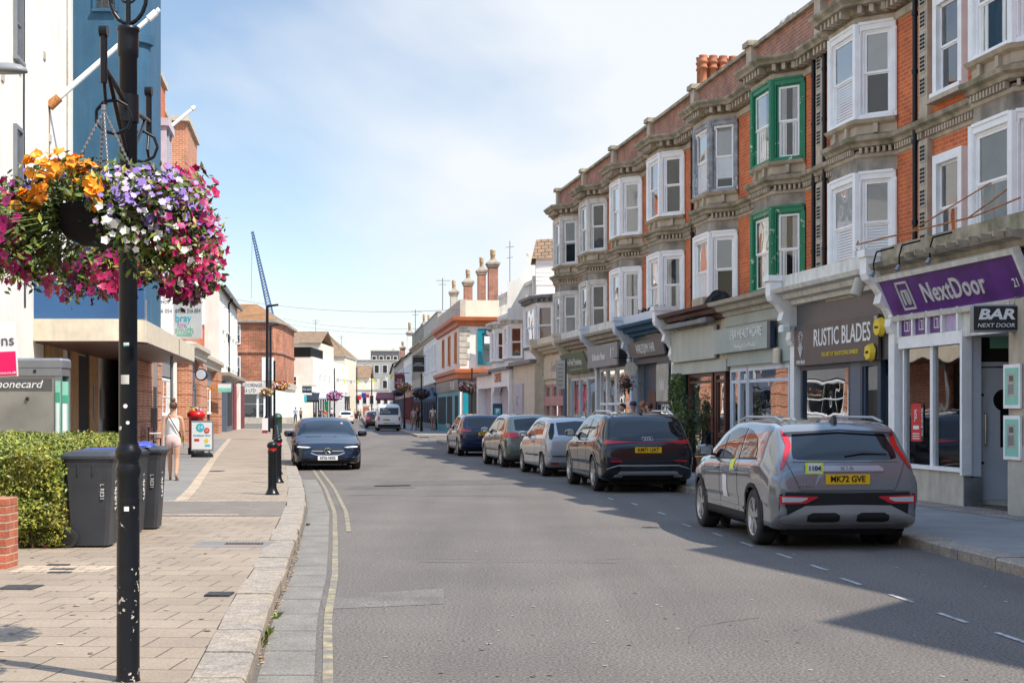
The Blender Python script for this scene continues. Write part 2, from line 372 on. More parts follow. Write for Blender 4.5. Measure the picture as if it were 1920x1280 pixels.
def G(x, y, z=0):
    Y = (EYE - z) * F / (y - HY); return Vector(((x - 960) / F * Y, Y, z))
def lerp(a, b, t): return a + (b - a) * t
def interp(pts, t):
    if t <= pts[0][0]: (a, b), (c, d) = pts[0], pts[1]
    elif t >= pts[-1][0]: (a, b), (c, d) = pts[-2], pts[-1]
    else:
        for (a, b), (c, d) in zip(pts, pts[1:]):
            if a <= t <= c: break
    return b + (d - b) * (t - a) / (c - a)
KL = [(-30, 1.8), (5, -1.12), (8.75, -1.53), (11.4, -1.86), (14.4, -2.16), (17.8, -2.56), (23.3, -3.22), (30.4, -4.25), (37.6, -5.4), (53.6, -7.94), (66, -9.9), (78, -11.8), (101, -15.1), (125, -18.0), (165, -21.6), (230, -24.0), (300, -29), (420, -42)]
KR = [(-30, 8.4), (14.3, 4.9), (17.8, 4.62), (24, 4.0), (32, 2.95), (45, .75), (57, -1.3), (64, -2.5), (80, -4.6), (102, -7.3), (165, -14.5), (260, -24.5), (420, -41)]
# ------------------------------------------------------------------ ground, road, pavements
def strip(mb, fl, fr, ys, z):
    vs = []; fs = []
    for i, y in enumerate(ys):
        vs += [(fl(y), y, z), (fr(y), y, z)]
        if i: fs.append((2*i-2, 2*i-1, 2*i+1, 2*i))
    return mb.add(vs, fs)
def yr(a, b, st): 
    n = max(1, round((b-a)/st)); return [a + (b-a)*i/n for i in range(n+1)]
kl = lambda y: interp(KL, y); kr = lambda y: interp(KR, y)
mb = MB().m('ground_far'); mb.quad((-900, -300, -.05), (900, -300, -.05), (900, 2500, -.05), (-900, 2500, -.05)); struct('ground', mb)
mb = MB().m('asphalt'); strip(mb, lambda y: kl(y), lambda y: kr(y), yr(-30, 420, 4), 0)
mb.quad((-60, 118, -.002), (-16, 118, -.002), (-22, 160, -.002), (-60, 160, -.002)); mb.quad((-4, 71, -.002), (40, 64, -.002), (40, 78, -.002), (-5, 90, -.002))
mb.quad((-40, 60, -.006), (-6, 60, -.006), (-15, 165, -.006), (-60, 165, -.006))
struct('road', mb)
def pavement(mb, ys, side, z=.12, inner=.3, far=46, m='paver'):
    f = kl if side < 0 else kr; mb.m(m)
    if side < 0: strip(mb, lambda y: f(y) - far, lambda y: f(y) - inner, ys, z)
    else: strip(mb, lambda y: f(y) + inner, lambda y: f(y) + far, ys, z)
mb = MB(); pavement(mb, yr(-30, 118, 2), -1); pavement(mb, yr(160, 420, 10), -1)
mb.m('granite').quad((-60, 160, 0), (-21.1, 160, 0), (-21.1, 160, .12), (-60, 160, .12))
struct('pavement', mb)
mb = MB(); pavement(mb, yr(-30, 73, 2), 1, m='shop_asphalt'); pavement(mb, yr(88, 420, 8), 1, m='shop_asphalt'); mb.m('granite').quad((kr(88), 88, 0), (kr(88)+46, 88, 0), (kr(88)+46, 88, .12), (kr(88), 88, .12)); struct('shop_pavement', mb)
def kerbs(name, side, ranges):
    rr = random.Random(3); mb = MB(); f = kl if side < 0 else kr
    for a, b in ranges:
        y = a
        while y < b:
            L = rr.uniform(.75, 1.05) if y < 80 else 3; y2 = min(b, y + L); g = .012
            z = .122 + rr.uniform(-.004, .006); j = rr.uniform(-.012, .012); wd = .3
            x0, x1 = f(y + g) + j, f(y2 - g) + j; s_ = side
            mb.m('granite')
            vs = [(x0, y+g, -.02), (x1, y2-g, -.02), (x1, y2-g, z-.02), (x0, y+g, z-.02), (x0 + s_*.02, y+g, z), (x1 + s_*.02, y2-g, z), (x1 + s_*wd, y2-g, z), (x0 + s_*wd, y+g, z), (x1 + s_*wd, y2-g, 0), (x0 + s_*wd, y+g, 0)]
            fs = [(0,1,2,3), (3,2,5,4), (4,5,6,7), (0,3,4,7,9), (1,8,6,5,2)]
            mb.add(vs, fs); y = y2
    struct(name, mb)
kerbs('kerb', -1, [(-5, 118), (160, 420)]); kerbs('shop_kerb', 1, [(-5, 73), (88, 420)])
mb = MB().m('gutter'); rr = random.Random(5); y = 0
while y < 34:
    L = .9; strip(mb, lambda t: kl(t) + .035, lambda t: kl(t) + .37, [y + .008, y + L - .008], .004); y += L
struct('gutter', mb)
# grey strip along the shops, crossover band, edging rows
mb = MB().m('strip_asphalt'); eg = lambda y: interp([(22, -5.15), (26.4, -5.8), (45, -9.1), (75, -14.3)], y)
strip(mb, lambda y: eg(y) - 8, eg, yr(24.2, 76, 4), .124)
mb.m('block_grey'); strip(mb, lambda y: kl(y) - 9, lambda y: kl(y) - .3, [20.8, 22, 24.1], .124)
mb.m('edging'); strip(mb, lambda y: kl(y) - 9, lambda y: kl(y) - .9, [20.9, 21.1], .128)
strip(mb, eg, lambda y: eg(y) + .2, yr(24.2, 76, 4), .126); strip(mb, lambda y: kl(y) - 5, lambda y: kl(y) - .3, [24.1, 24.3], .127)
mb.m('shop_tiles'); strip(mb, lambda y: 10.05 - .1643 * y, lambda y: 12 - .1643 * y, yr(20, 60, 2), .124)
struct('paving_inlay', mb)
# road markings
mb = MB().m('yellow_line')
for o_, a, b in ((.42, 5.5, 56), (.60, 19.6, 56)):
    strip(mb, lambda y: kl(y) + o_, lambda y: kl(y) + o_ + .065, yr(a, b, 1), .006)
mb.m('white_line')
for x, y in ((1145, 935), (1190, 945), (1240, 962), (1288, 985), (1345, 1002), (1400, 1020), (1470, 1042), (1535, 1064), (1595, 1090), (1690, 1122), (1785, 1158), (1900, 1197)):
    p = G(x, y); d = Vector((-.108, 1, 0)).normalized() * (.27); n = Vector((1, .108, 0)).normalized() * .024
    mb.quad(*[tuple(q + Vector((0, 0, .006))) for q in (p - d - n, p - d + n, p + d + n, p + d - n)])
struct('road_markings', mb)
mb = MB().m('asphalt_patch')
for a, b, c, d in (((700, 912), (1095, 905), (1095, 897), (720, 902)), ((640, 917), (780, 915), (768, 909), (664, 911))):
    mb.add([tuple(G(*q) + Vector((0, 0, .003))) for q in (a, b, c, d)], [(0, 1, 2, 3)])
mb.m('asphalt_pale'); mb.add([tuple(G(*q) + Vector((0, 0, .003))) for q in ((606, 1142), (832, 1132), (832, 1103), (600, 1118))], [(0, 1, 2, 3)])
rr = random.Random(8)
def crack(pts, wd, m_):
    mb.m(m_); q = []
    for (x0, y0), (x1, y1) in zip(pts, pts[1:]):
        n = max(2, int(math.hypot(x1-x0, y1-y0)/.35))
        q += [(lerp(x0, x1, i/n)+rr.gauss(0, wd*.9), lerp(y0, y1, i/n)+rr.gauss(0, wd*.9)) for i in range(n)]
    q.append(pts[-1]); vs = []
    for i, (x, y) in enumerate(q):
        a, b = q[max(0, i-1)], q[min(len(q)-1, i+1)]; d = Vector((b[0]-a[0], b[1]-a[1])).normalized(); w_ = wd*rr.uniform(.4, 1.1)/2; vs += [(x-d.y*w_, y+d.x*w_, .0035), (x+d.y*w_, y-d.x*w_, .0035)]
    mb.add(vs, [(2*i, 2*i+1, 2*i+3, 2*i+2) for i in range(len(q)-1)])
crack([(-1.0, 15.6), (.4, 15.7), (1.1, 15.6)], .04, 'asphalt_pale'); crack([(-.9, 16.0), (.8, 15.9), (1.3, 16.1)], .02, 'asphalt_pale'); crack([(1.2, 10.2), (1.35, 11.0), (1.9, 11.5)], .012, 'asphalt_patch'); crack([(-3.2, 28), (0, 27.7)], .07, 'asphalt_patch'); crack([(-4.4, 33), (-1, 33)], .06, 'asphalt_pale')
struct('road_patches', mb)
# iron covers set in the paving
def cover(xc, yc, wx, wy, m, label, bars=0, z=.126, cat='drain cover', nm='drain_cover'):
    p = G(xc, yc, .12); mb = MB().m(m); mb.box(-wx/2, wx/2, -wy/2, wy/2, -.01, .006)
    if bars:
        for i in range(bars): a = -wx/2 + wx*(i+.5)/bars; mb.m('iron').box(a-.006, a+.006, -wy/2+.01, wy/2-.01, .006, .014)
    o = mb.build(nm); o.location = (p.x, p.y, .122); tag(o, label, cat); return o
cover(411, 1115, .2, .24, 'iron', 'dark iron slotted cover in the paving beside the granite kerb', 14)
cover(458, 1020, .42, .12, 'iron_rust', 'rusty orange iron cover in a grey patch of the paving', 12)
cover(110, 1059, .2, .1, 'iron', 'topmost of three narrow iron strips beside the hedge bricks'); cover(117, 1067, .22, .1, 'iron', 'middle of three narrow iron strips beside the hedge bricks'); cover(112, 1073, .2, .09, 'iron', 'nearest of three narrow iron strips beside the hedge bricks')
cover(38, 1101, .3, .3, 'iron', 'worn square iron cover at the left edge of the paving')
cover(407, 883, .3, .5, 'iron', 'small dark cover on the pavement behind the walking woman', cat='utility cover')
mb = MB().m('strip_asphalt'); p = G(440, 1020, .12); mb.box(p.x-.42, p.x+.4, p.y-.35, p.y+.35, .1, .1235); mb.m('edging'); p = G(115, 1066, .12); mb.box(p.x-.4, p.x+.45, p.y-.28, p.y+.26, .1, .1235)
struct('paving_patches', mb)
rr = random.Random(77); mb = MB()
def spot(x, y, z, r_, m_):
    mb.m(m_); a0 = rr.uniform(0, 6); mb.add([(x+r_*rr.uniform(.7, 1.2)*math.cos(a0+1.0472*i), y+r_*rr.uniform(.7, 1.2)*math.sin(a0+1.0472*i), z) for i in range(6)], [(0, 1, 2, 3, 4, 5)])
for i in range(420):
    y = 7 + 30*rr.random()**1.5; spot(rr.uniform(kl(y)+.7, kr(y)-.1), y, .005, rr.uniform(.006, .022), rr.choice(['asphalt_patch', 'white_line', 'asphalt_patch', 'stone_dark']))
for i in range(380):
    y = 7 + 24*rr.random()**1.4; spot(rr.uniform(kl(y)-4.5, kl(y)-.35), y, .1275, rr.uniform(.008, .03), rr.choice(['strip_asphalt', 'asphalt', 'stone_dark', 'edging']))
for i in range(16):
    y = rr.uniform(17, 50); spot(kr(y)-rr.uniform(.5, 1.6), y, .0045, rr.uniform(.08, .2), 'asphalt_patch')
tag(mb.build('ground_spots'), kind='stuff', label='small stains and spots of gum on road and paving', cat='stains')
# weeds and litter along the left kerb
rr = random.Random(11); mb = MB()
for (x, y, n, s) in ((518, 1158, 26, .05), (497, 1195, 34, .06), (503, 1190, 20, .05), (488, 1212, 26, .07), (1912, 962, 60, .1), (577, 985, 14, .04)):
    p = G(x, y) if x < 1000 else G(x, y, .12)
    for i in range(n):
        mb.m('leaf'); a = rr.uniform(0, 6.28); q = p + Vector((rr.uniform(-s, s)*.4, rr.uniform(-s, s)*1.6, 0)); h = rr.uniform(.4, 1) * s
        t = Vector((math.cos(a), math.sin(a), 0)); u = t.cross(Vector((0, 0, 1))) * .008
        mb.add([q - u, q + u, q + t * h * .5 + u + Vector((0, 0, h)), q + t * h * .9 + Vector((0, 0, h * 1.2))], [(0, 1, 2, 3)])
tag(mb.build('weeds'), kind='stuff', label='small green weeds in the kerb joints', cat='weeds')
mb = MB()
for i in range(150):
    y = rr.uniform(9.3, 19); x = kl(y) + rr.uniform(.0, .05); s = rr.uniform(.006, .02); mb.m(rr.choice(['twig', 'plywood', 'edging']))
    a = rr.uniform(0, 3); c_, s_ = math.cos(a) * s, math.sin(a) * s
    mb.add([(x-c_, y-s_, .009), (x+s_, y-c_, .009), (x+c_, y+s_, .014), (x-s_, y+c_, .009)], [(0, 1, 2, 3)])
tag(mb.build('leaf_litter'), kind='stuff', label='dry brown leaf litter in the gutter', cat='litter')

# ------------------------------------------------------------------ facades
class Face:
    """a vertical face from p0 to p1 in plan, outward on its left"""
    def __init__(s, p0, p1):
        s.p = Vector((*p0, 0)); d = Vector((*p1, 0)) - s.p; s.L = d.length; s.t = d / s.L; s.n = Vector((-s.t.y, s.t.x, 0))
    def pt(s, a, o, z): q = s.p + s.t * a + s.n * o; return (q.x, q.y, z)
    def box(s, mb, a0, a1, o0, o1, z0, z1):
        if a0 > a1: a0, a1 = a1, a0
        if o0 > o1: o0, o1 = o1, o0
        P_ = s.pt
        mb.add([P_(a0,o0,z0), P_(a1,o0,z0), P_(a1,o1,z0), P_(a0,o1,z0), P_(a0,o0,z1), P_(a1,o0,z1), P_(a1,o1,z1), P_(a0,o1,z1)],
               [(0,3,2,1),(4,5,6,7),(0,1,5,4),(1,2,6,5),(2,3,7,6),(3,0,4,7)])
    def quad(s, mb, a0, a1, o, z0, z1): mb.add([s.pt(a1,o,z0), s.pt(a0,o,z0), s.pt(a0,o,z1), s.pt(a1,o,z1)], [(0,1,2,3)])
def sweep(mb, path, prof, cap=True):
    n = len(path); ps = [Vector((*p, 0)) for p in path]; rows = []
    for i in range(n):
        ds = []
        if i: ds.append((ps[i] - ps[i-1]).normalized())
        if i < n-1: ds.append((ps[i+1] - ps[i]).normalized())
        ns = [Vector((-d.y, d.x, 0)) for d in ds]; m_ = sum(ns, Vector()).normalized(); m_ = m_ / max(.3, m_.dot(ns[0]))
        rows.append([(ps[i].x + m_.x*o, ps[i].y + m_.y*o, z) for o, z in prof])
    k = len(prof); vs = [v for r in rows for v in r]
    fs = [(i*k+j, i*k+j+1, (i+1)*k+j+1, (i+1)*k+j) for i in range(n-1) for j in range(k-1)]
    if cap: fs += [tuple(range(k))[::-1], tuple(range((n-1)*k, n*k))]
    mb.add(vs, fs)
def along(mb, path, sp, wd, o0, o1, z0, z1, skip=.05):
    for a, b in zip(path, path[1:]):
        f = Face(a, b); n = max(1, int((f.L - 2*skip) / sp)); st = (f.L - 2*skip) / n
        for i in range(n): c = skip + st*(i+.5); f.box(mb, c-wd/2, c+wd/2, o0, o1, z0, z1)
WR = random.Random(44)
def sash(face, a0, a1, z0, z1, frm, sm, fill, fb=.07, o=0.0, mid=.5, proud=.06, bars=0):
    """window in a face: returns (frame, sash, glass, fill) builders; frame stands proud of the wall"""
    fr, sa, gl, fi = MB().m(frm), MB().m(sm), MB().m(G_WIN), MB()
    f = face; B = f.box
    B(fr, a0, a0+fb, o, o+proud, z0, z1); B(fr, a1-fb, a1, o, o+proud, z0, z1)
    B(fr, a0+fb, a1-fb, o, o+proud, z1-fb*1.1, z1); B(fr, a0-.02, a1+.02, o, o+proud+.05, z0-.06, z0+.02)
    i0, i1, j0, j1 = a0+fb, a1-fb, z0+.02, z1-fb*1.1; zm = j0 + (j1-j0)*mid; s = .045
    for (za, zb, q) in ((zm, j1, .04), (j0, zm+.02, .02)):
        B(sa, i0, i0+s, o, o+q, za, zb); B(sa, i1-s, i1, o, o+q, za, zb); B(sa, i0+s, i1-s, o, o+q, za, za+s*.9); B(sa, i0+s, i1-s, o, o+q, zb-s, zb)
        for k in range(bars): c = lerp(i0, i1, (k+1)/(bars+1)); B(sa, c-.012, c+.012, o+.004, o+q, za+s, zb-s)
        f.quad(gl, i0+s*.8, i1-s*.8, o+q-.012, za+s*.7, zb-s*.8)
    if fill == 'curtain':
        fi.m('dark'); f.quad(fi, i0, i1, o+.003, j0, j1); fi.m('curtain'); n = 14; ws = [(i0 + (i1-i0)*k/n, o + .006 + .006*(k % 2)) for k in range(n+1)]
        zt = j1; zb_ = j0
        gc = WR.choice((6.5, 6.5, 3.5, 12, 1.5)); gw = WR.choice((.6, 1, 2, 3.2))
        for k in range(n):
            if abs(k-gc) < gw: continue
            (x0, y0), (x1, y1) = ws[k], ws[k+1]; fi.add([f.pt(x1, y1, zb_), f.pt(x0, y0, zb_), f.pt(x0, y0, zt), f.pt(x1, y1, zt)], [(0,1,2,3)])
    elif fill == 'blind':
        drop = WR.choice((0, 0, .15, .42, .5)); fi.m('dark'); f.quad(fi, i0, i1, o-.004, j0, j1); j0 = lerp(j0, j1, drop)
        fi.m('curtain'); f.quad(fi, i0, i1, o+.001, j0, j1); fi.m('blind'); z = j0 + .03
        while z < j1: fi.add([f.pt(i1, o+.013, z), f.pt(i0, o+.013, z), f.pt(i0, o+.006, z+.05), f.pt(i1, o+.006, z+.05)], [(0,1,2,3)]); z += .052
    elif fill == 'pale': fi.m('curtain'); f.quad(fi, i0, i1, o+.006, j0, j1)
    elif fill == 'half':
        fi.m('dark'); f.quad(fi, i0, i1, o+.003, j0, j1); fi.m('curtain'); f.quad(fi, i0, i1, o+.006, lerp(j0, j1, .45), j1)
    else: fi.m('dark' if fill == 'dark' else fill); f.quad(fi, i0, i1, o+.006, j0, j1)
    return fr, sa, gl, fi
def window(parent, face, a0, a1, z0, z1, frm='white_paint', sm=None, fill='curtain', label=None, **kw):
    """a window that is a part of its building, with its sash, pane and curtain as sub-parts"""
    fr, sa, gl, fi = sash(face, a0, a1, z0, z1, frm, sm or frm, fill, **kw)
    w_ = fr.build('window', parent); sa.build('sash', w_); gl.build('pane', w_)
    fi.build({'curtain': 'curtain', 'blind': 'blind', 'pale': 'curtain', 'half': 'curtain'}.get(fill, 'room'), w_)
    if label: w_['label'] = label
    return w_

TU = Vector((-.1621, .9868, 0)); TN = Vector((-.9868, -.1621, 0)); TRZ = math.atan2(.9868, -.1621)
PY = [57.5, 52.85, 48.3, 43.7, 39.2, 34.6, 30.3, 25.5, 20.4]
def tpos(Y): return Vector((11.3 - .1643*Y, Y, 0))
BW, BF, BP = 1.17, .62, .54
ZL0, ZL1, ZU0, ZU1 = 4.15, 5.9, 6.87, 8.6
def terrace_house(k, label, frm, frl, fills, upper='white_upvc', narrow=False, pilaster=False, pipe=False, bc=None, tilt=None):
    """k: index of the near boundary in PY; local x runs away from the camera, y out to the street"""
    y0, y1 = PY[k], PY[k-1]; w_ = (y1-y0) * 1.0134
    T = thing('terraced_house', label, 'house', tpos(y0), TRZ, 'bay fronted brick houses of the terrace')
    xc = w_/2 if bc is None else (bc - y0) * 1.0134
    path = [(0, 0), (xc-BW, 0), (xc-BF, BP), (xc+BF, BP), (xc+BW, 0), (w_, 0)]
    bay = path[1:5]
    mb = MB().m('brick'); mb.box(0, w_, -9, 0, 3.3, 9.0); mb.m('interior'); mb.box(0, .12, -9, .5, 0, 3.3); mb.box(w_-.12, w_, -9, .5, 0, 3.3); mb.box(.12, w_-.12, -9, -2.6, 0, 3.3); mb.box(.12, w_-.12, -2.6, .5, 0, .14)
    mb.build('wall', T)
    mb = MB().m('brick_weathered'); mb.box(0, w_, -.3, 0, 9.0, 9.93); mb.m('stone_moss'); mb.box(-.02, w_+.02, -.4, .1, 9.93, 10.0); mb.box(-.02, w_+.02, -.38, .05, 10.0, 10.05)
    mb.m('stone'); mb.box(-.17, .17, -.34, .14, 9.0, 9.98); mb.m('stone_moss'); mb.box(-.23, .23, -.42, .22, 9.98, 10.1)
    mb.m('lead'); mb.box(0, w_, -9, -.3, 9.0, 9.15); mb.build('parapet', T)
    # stone dressings
    mb = MB().m('stone_moss'); sweep(mb, path, [(0, 8.74), (.1, 8.78), (.12, 8.86), (.32, 8.88), (.34, 8.93), (.4, 8.99), (.41, 9.04), (0, 9.1)])
    mb.m('stone'); along(mb, path, .19, .085, .1, .27, 8.74, 8.875); sweep(mb, path, [(0, 8.56), (.05, 8.58), (.06, 8.7), (0, 8.745)])
    mb.build('main_cornice', T)
    mb = MB().m('stone_moss'); sweep(mb, path, [(0, 6.33), (.1, 6.36), (.12, 6.42), (.19, 6.46), (.21, 6.53), (0, 6.58)]); mb.m('stone'); along(mb, path, .1, .05, .02, .1, 6.24, 6.34); sweep(mb, path, [(0, 6.16), (.03, 6.18), (.03, 6.24), (0, 6.25)])
    mb.build('string_course', T)
    # the bay: solid stone between the two windows, sills with brackets
    for nm_, za, zb in (('bay_apron', 5.9, 6.3), ('bay_apron', 6.5, 6.8), ('bay_frieze', 8.55, 8.8)): MB().m('stone_dark' if k > 4 or k < 8 and nm_ == 'x' else 'stone_dark').prism([(xc-BW, -.02), (xc+BW, -.02), (xc+BF, BP), (xc-BF, BP)][::-1], za, zb).build(nm_, T)
    mb = MB().m('stone'); sweep(mb, bay, [(0, 6.58), (.02, 6.6), (.02, 6.75), (.1, 6.79), (.14, 6.85), (0, 6.88)]); along(mb, bay, .45, .09, .01, .09, 6.6, 6.77); mb.build('bay_sill', T); mb = MB().m('stone'); sweep(mb, bay, [(0, 3.6), (.1, 3.65), (.1, 4.1), (0, 4.12)]); mb.build('bay_base', T)
    for lv, (z0, z1, fm, fl) in enumerate(((ZL0, ZL1, frl, fills[0]), (ZU0, ZU1, frm, fills[1]))):
        # timber casing of the bay with posts at the corners
        cb = MB().m(fm)
        for i, (px_, py_) in enumerate(bay):
            if i in (1, 2): cb.cyl((px_, py_, z0), (px_, py_, z1), .085, .085, 8, smooth=False)
        for a, b in zip(bay, bay[1:]):
            f = Face(a, b); f.box(cb, 0.02, f.L-.02, -.03, .045, z1-.13, z1); f.box(cb, .05, f.L-.05, -.03, .065, z1-.03, z1+.02)
            f.box(cb, .0, .1, -.05, .04, z0, z1-.13); f.box(cb, f.L-.1, f.L, -.05, .04, z0, z1-.13)
            if fm != 'green_paint': f.box(cb, .015, .085, .04, .055, z0+.1, z1-.18); f.box(cb, f.L-.085, f.L-.015, .04, .055, z0+.1, z1-.18)
            f.box(cb, .06, f.L-.06, -.03, .06, z0-.02, z0+.06)
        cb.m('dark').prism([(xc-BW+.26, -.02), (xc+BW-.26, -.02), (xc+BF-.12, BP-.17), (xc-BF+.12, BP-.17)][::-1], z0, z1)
        bo = cb.build('bay_window', T)
        for i, (a, b) in enumerate(zip(bay, bay[1:])):
            f = Face(a, b); fr, sa, gl, fi = sash(f, .1, f.L-.1, z0+.05, z1-.12, fm, upper if fm in ('green_paint', 'grey_old') else ('white_paint' if fm == 'white_dirty' else fm), fl if i != 1 or fl not in ('dark',) else 'dark', fb=.045, o=-.045, proud=.05, mid=.5)
            fr.build('window_frame', bo); s_ = sa
            if tilt and (lv, i) in tilt:
                top = (z1-.14); mt = Matrix.Translation(f.pt(0, 0, top)) @ Matrix.Rotation(-R(24), 4, f.t) @ Matrix.Translation(-Vector(f.pt(0, 0, top)))
                zc = (z0+z1)/2; t1 = MB().m('white_upvc'); g1 = MB().m(G_WIN)
                for q in ((.12, .17), (f.L-.17, f.L-.12)): f.box(t1, *q, .0, .05, zc, top)
                f.box(t1, .17, f.L-.17, 0, .05, zc, zc+.05); f.box(t1, .17, f.L-.17, 0, .05, top-.05, top); f.quad(g1, .17, f.L-.17, .03, zc+.05, top-.05)
                t1.build('opened_light', bo, mtx=mt); g1.build('opened_pane', bo, mtx=mt)
            s_.build('sash', bo); gl.build('pane', bo); fi.build({'curtain': 'curtain', 'blind': 'blind', 'pale': 'curtain', 'half': 'curtain'}.get(fl, 'room'), bo)
    if narrow:
        f = Face((0, 0), (w_, 0))
        for z0, z1 in ((ZL0, ZL1-.05), (ZU0, 8.5)):
            a0, a1 = (24.05-y0)*1.0134, (25.1-y0)*1.0134
            window(T, f, a0, a1, z0, z1, 'white_paint', fill='dark', fb=.14, proud=.12)
        mb = MB().m('stone'); f.box(mb, a0-.1, a1+.1, 0, .2, ZU0-.14, ZU0-.06); mb.build('window_sill', T)
    if pilaster:
        mb = MB().m('stone'); mb.box(-.17, .17, 0, .1, 4.1, 6.2); mb.box(-.17, .17, 0, .1, 6.55, 8.7)
        z = 4.3
        while z < 8.5:
            if not 6.05 < z < 6.6:
                mb.m('stone_pale').box(-.12, .12, .1, .112, z, z+.3); mb.m('dark')
                for i in range(4):
                    for j in range(2): mb.box(-.09+j*.1, -.01+j*.1, .112, .118, z+.03+i*.068, z+.075+i*.068)
            z += .38
        mb.build('pilaster', T)
    if pipe:
        for j, xo in enumerate(pipe):
            mb = MB().m('black_paint'); mb.cyl((xo, .1, 3.9), (xo, .1, 8.75), .045, n=10)
            for z in (4.8, 6.2, 7.4, 8.4): mb.cyl((xo, .1, z), (xo, .1, z+.07), .058, n=10)
            mb.build('drainpipe', T)
    T['w'] = w_; return T
del_w = []
H = {}
spec = {
 8: dict(label='nearest terraced house, above the purple fronted bar, with a narrow sash window beside its bay', frm='white_paint', frl='white_paint', fills=('pale', 'curtain'), narrow=True, pilaster=False, bc=22.2),
 7: dict(label='brick terraced house with white bay windows and closed blinds above the barber shop', frm='white_paint', frl='white_paint', fills=('blind', 'blind'), pilaster=True, pipe=(.32,)),
 6: dict(label='brick terraced house whose bay windows are framed in bright green', frm='green_paint', frl='green_paint', fills=('curtain', 'curtain'), pilaster=True, pipe=(.3, -.3)),
 5: dict(label='brick terraced house with weathered grey upper bay and tilted open windows', frm='grey_old', frl='white_upvc', fills=('blind', 'blind'), pipe=(4.35,), tilt=((0, 1), (1, 1), (1, 0))),
 4: dict(label='brick terraced house with one dark open sash in a clean white upper bay', frm='white_paint', frl='white_paint', fills=('curtain', 'dark'), pipe=(.12,)),
 3: dict(label='brick terraced house with white bays and grey drapes above the crown sign salon', frm='white_paint', frl='white_paint', fills=('curtain', 'pale')),
 2: dict(label='brick terraced house with flaking beige bays and dark panes above the charity shop', frm='white_dirty', frl='white_dirty', fills=('dark', 'dark')),
 1: dict(label='last brick terraced house at the far end of the bay fronted row', frm='white_dirty', frl='white_dirty', fills=('pale', 'half')),
}
for k, s_ in spec.items(): H[k] = terrace_house(k, **s_)
WID = {k: H[k]['w'] for k in H}
for k in H: del H[k]['w']
# end wall pieces: parapet pier at the far end
mb = MB().m('stone'); mb.box(WID[1]-.17, WID[1]+.17, -.34, .14, 9.0, 9.98); mb.m('stone_moss'); mb.box(WID[1]-.23, WID[1]+.23, -.42, .22, 9.98, 10.1); mb.build('end_pier', H[1])
# chimneys on the terrace
def chimney(Y, back, pots, mpot, label, zt=11.0, wx=1.2, wy=.6, hp=.75, base=9.15, mst='brick_weathered'):
    p = tpos(Y) - TN * back; T = thing('chimney_stack', label, 'chimney', (p.x, p.y, 0), TRZ, 'chimney stacks on the right hand roofs')
    mb = MB().m(mst); mb.box(-wy/2, wy/2, -wx/2, wx/2, base, zt-.2); mb.m('stone_pale'); mb.box(-wy/2-.06, wy/2+.06, -wx/2-.06, wx/2+.06, zt-.2, zt-.08); mb.box(-wy/2-.02, wy/2+.02, -wx/2-.02, wx/2+.02, zt-.08, zt); mb.build('stack', T)
    for (i, j) in pots:
        mb = MB().m(mpot); mb.lathe([(.1, 0), (.12, .02), (.1, .1), (.095, hp*.55), (.12, hp*.56), (.12, hp*.62), (.1, hp*.64), (.1, hp*.74), (.125, hp*.76), (.125, hp*.83), (.1, hp*.85), (.115, hp*.95), (.12, hp), (.08, hp), (.08, hp*.6)], j*.28, i*.28, 14, zt); mb.build('chimney_pot', T)
    return T
chimney(40.7, 1.0, [(i-1.5, j-.5) for i in range(4) for j in range(2)], 'terracotta', 'brick chimney stack with a cluster of eight terracotta pots behind the parapet', 10.42, 1.25, .7, hp=.82)
chimney(46.2, 1.2, [(-.5, 0), (.5, 0)], 'terracotta', 'small chimney with two red pots just showing over the parapet', 10.35, .7, .5, hp=.45)
chimney(31.0, .9, [(-.5, 0), (.5, 0)], 'terracotta', 'terracotta chimney cropped by the top edge of the view', 10.9, .8, .6, hp=.5)
# pigeons on the coping
def pigeon(Y, back, label, rz):
    p = tpos(Y) - TN * back; mb = MB().m('steel_dull')
    prof = [(.0, -.13), (.03, -.1), (.055, -.03), (.06, .03), (.045, .08), (.025, .115), (.03, .14), (.028, .165), (0, .18)]
    mb.lathe(prof, 0, 0, 10); o = mb.build('pigeon'); o.rotation_euler = (R(50), 0, rz); o.location = (p.x, p.y, 10.14); tag(o, label, 'pigeon', 'pigeons on the coping'); return o
pigeon(32.6, .1, 'grey pigeon on the coping above the green framed house, nearer of two', 1); pigeon(33.0, .1, 'grey pigeon on the coping above the green framed house, farther of two', 2.4)
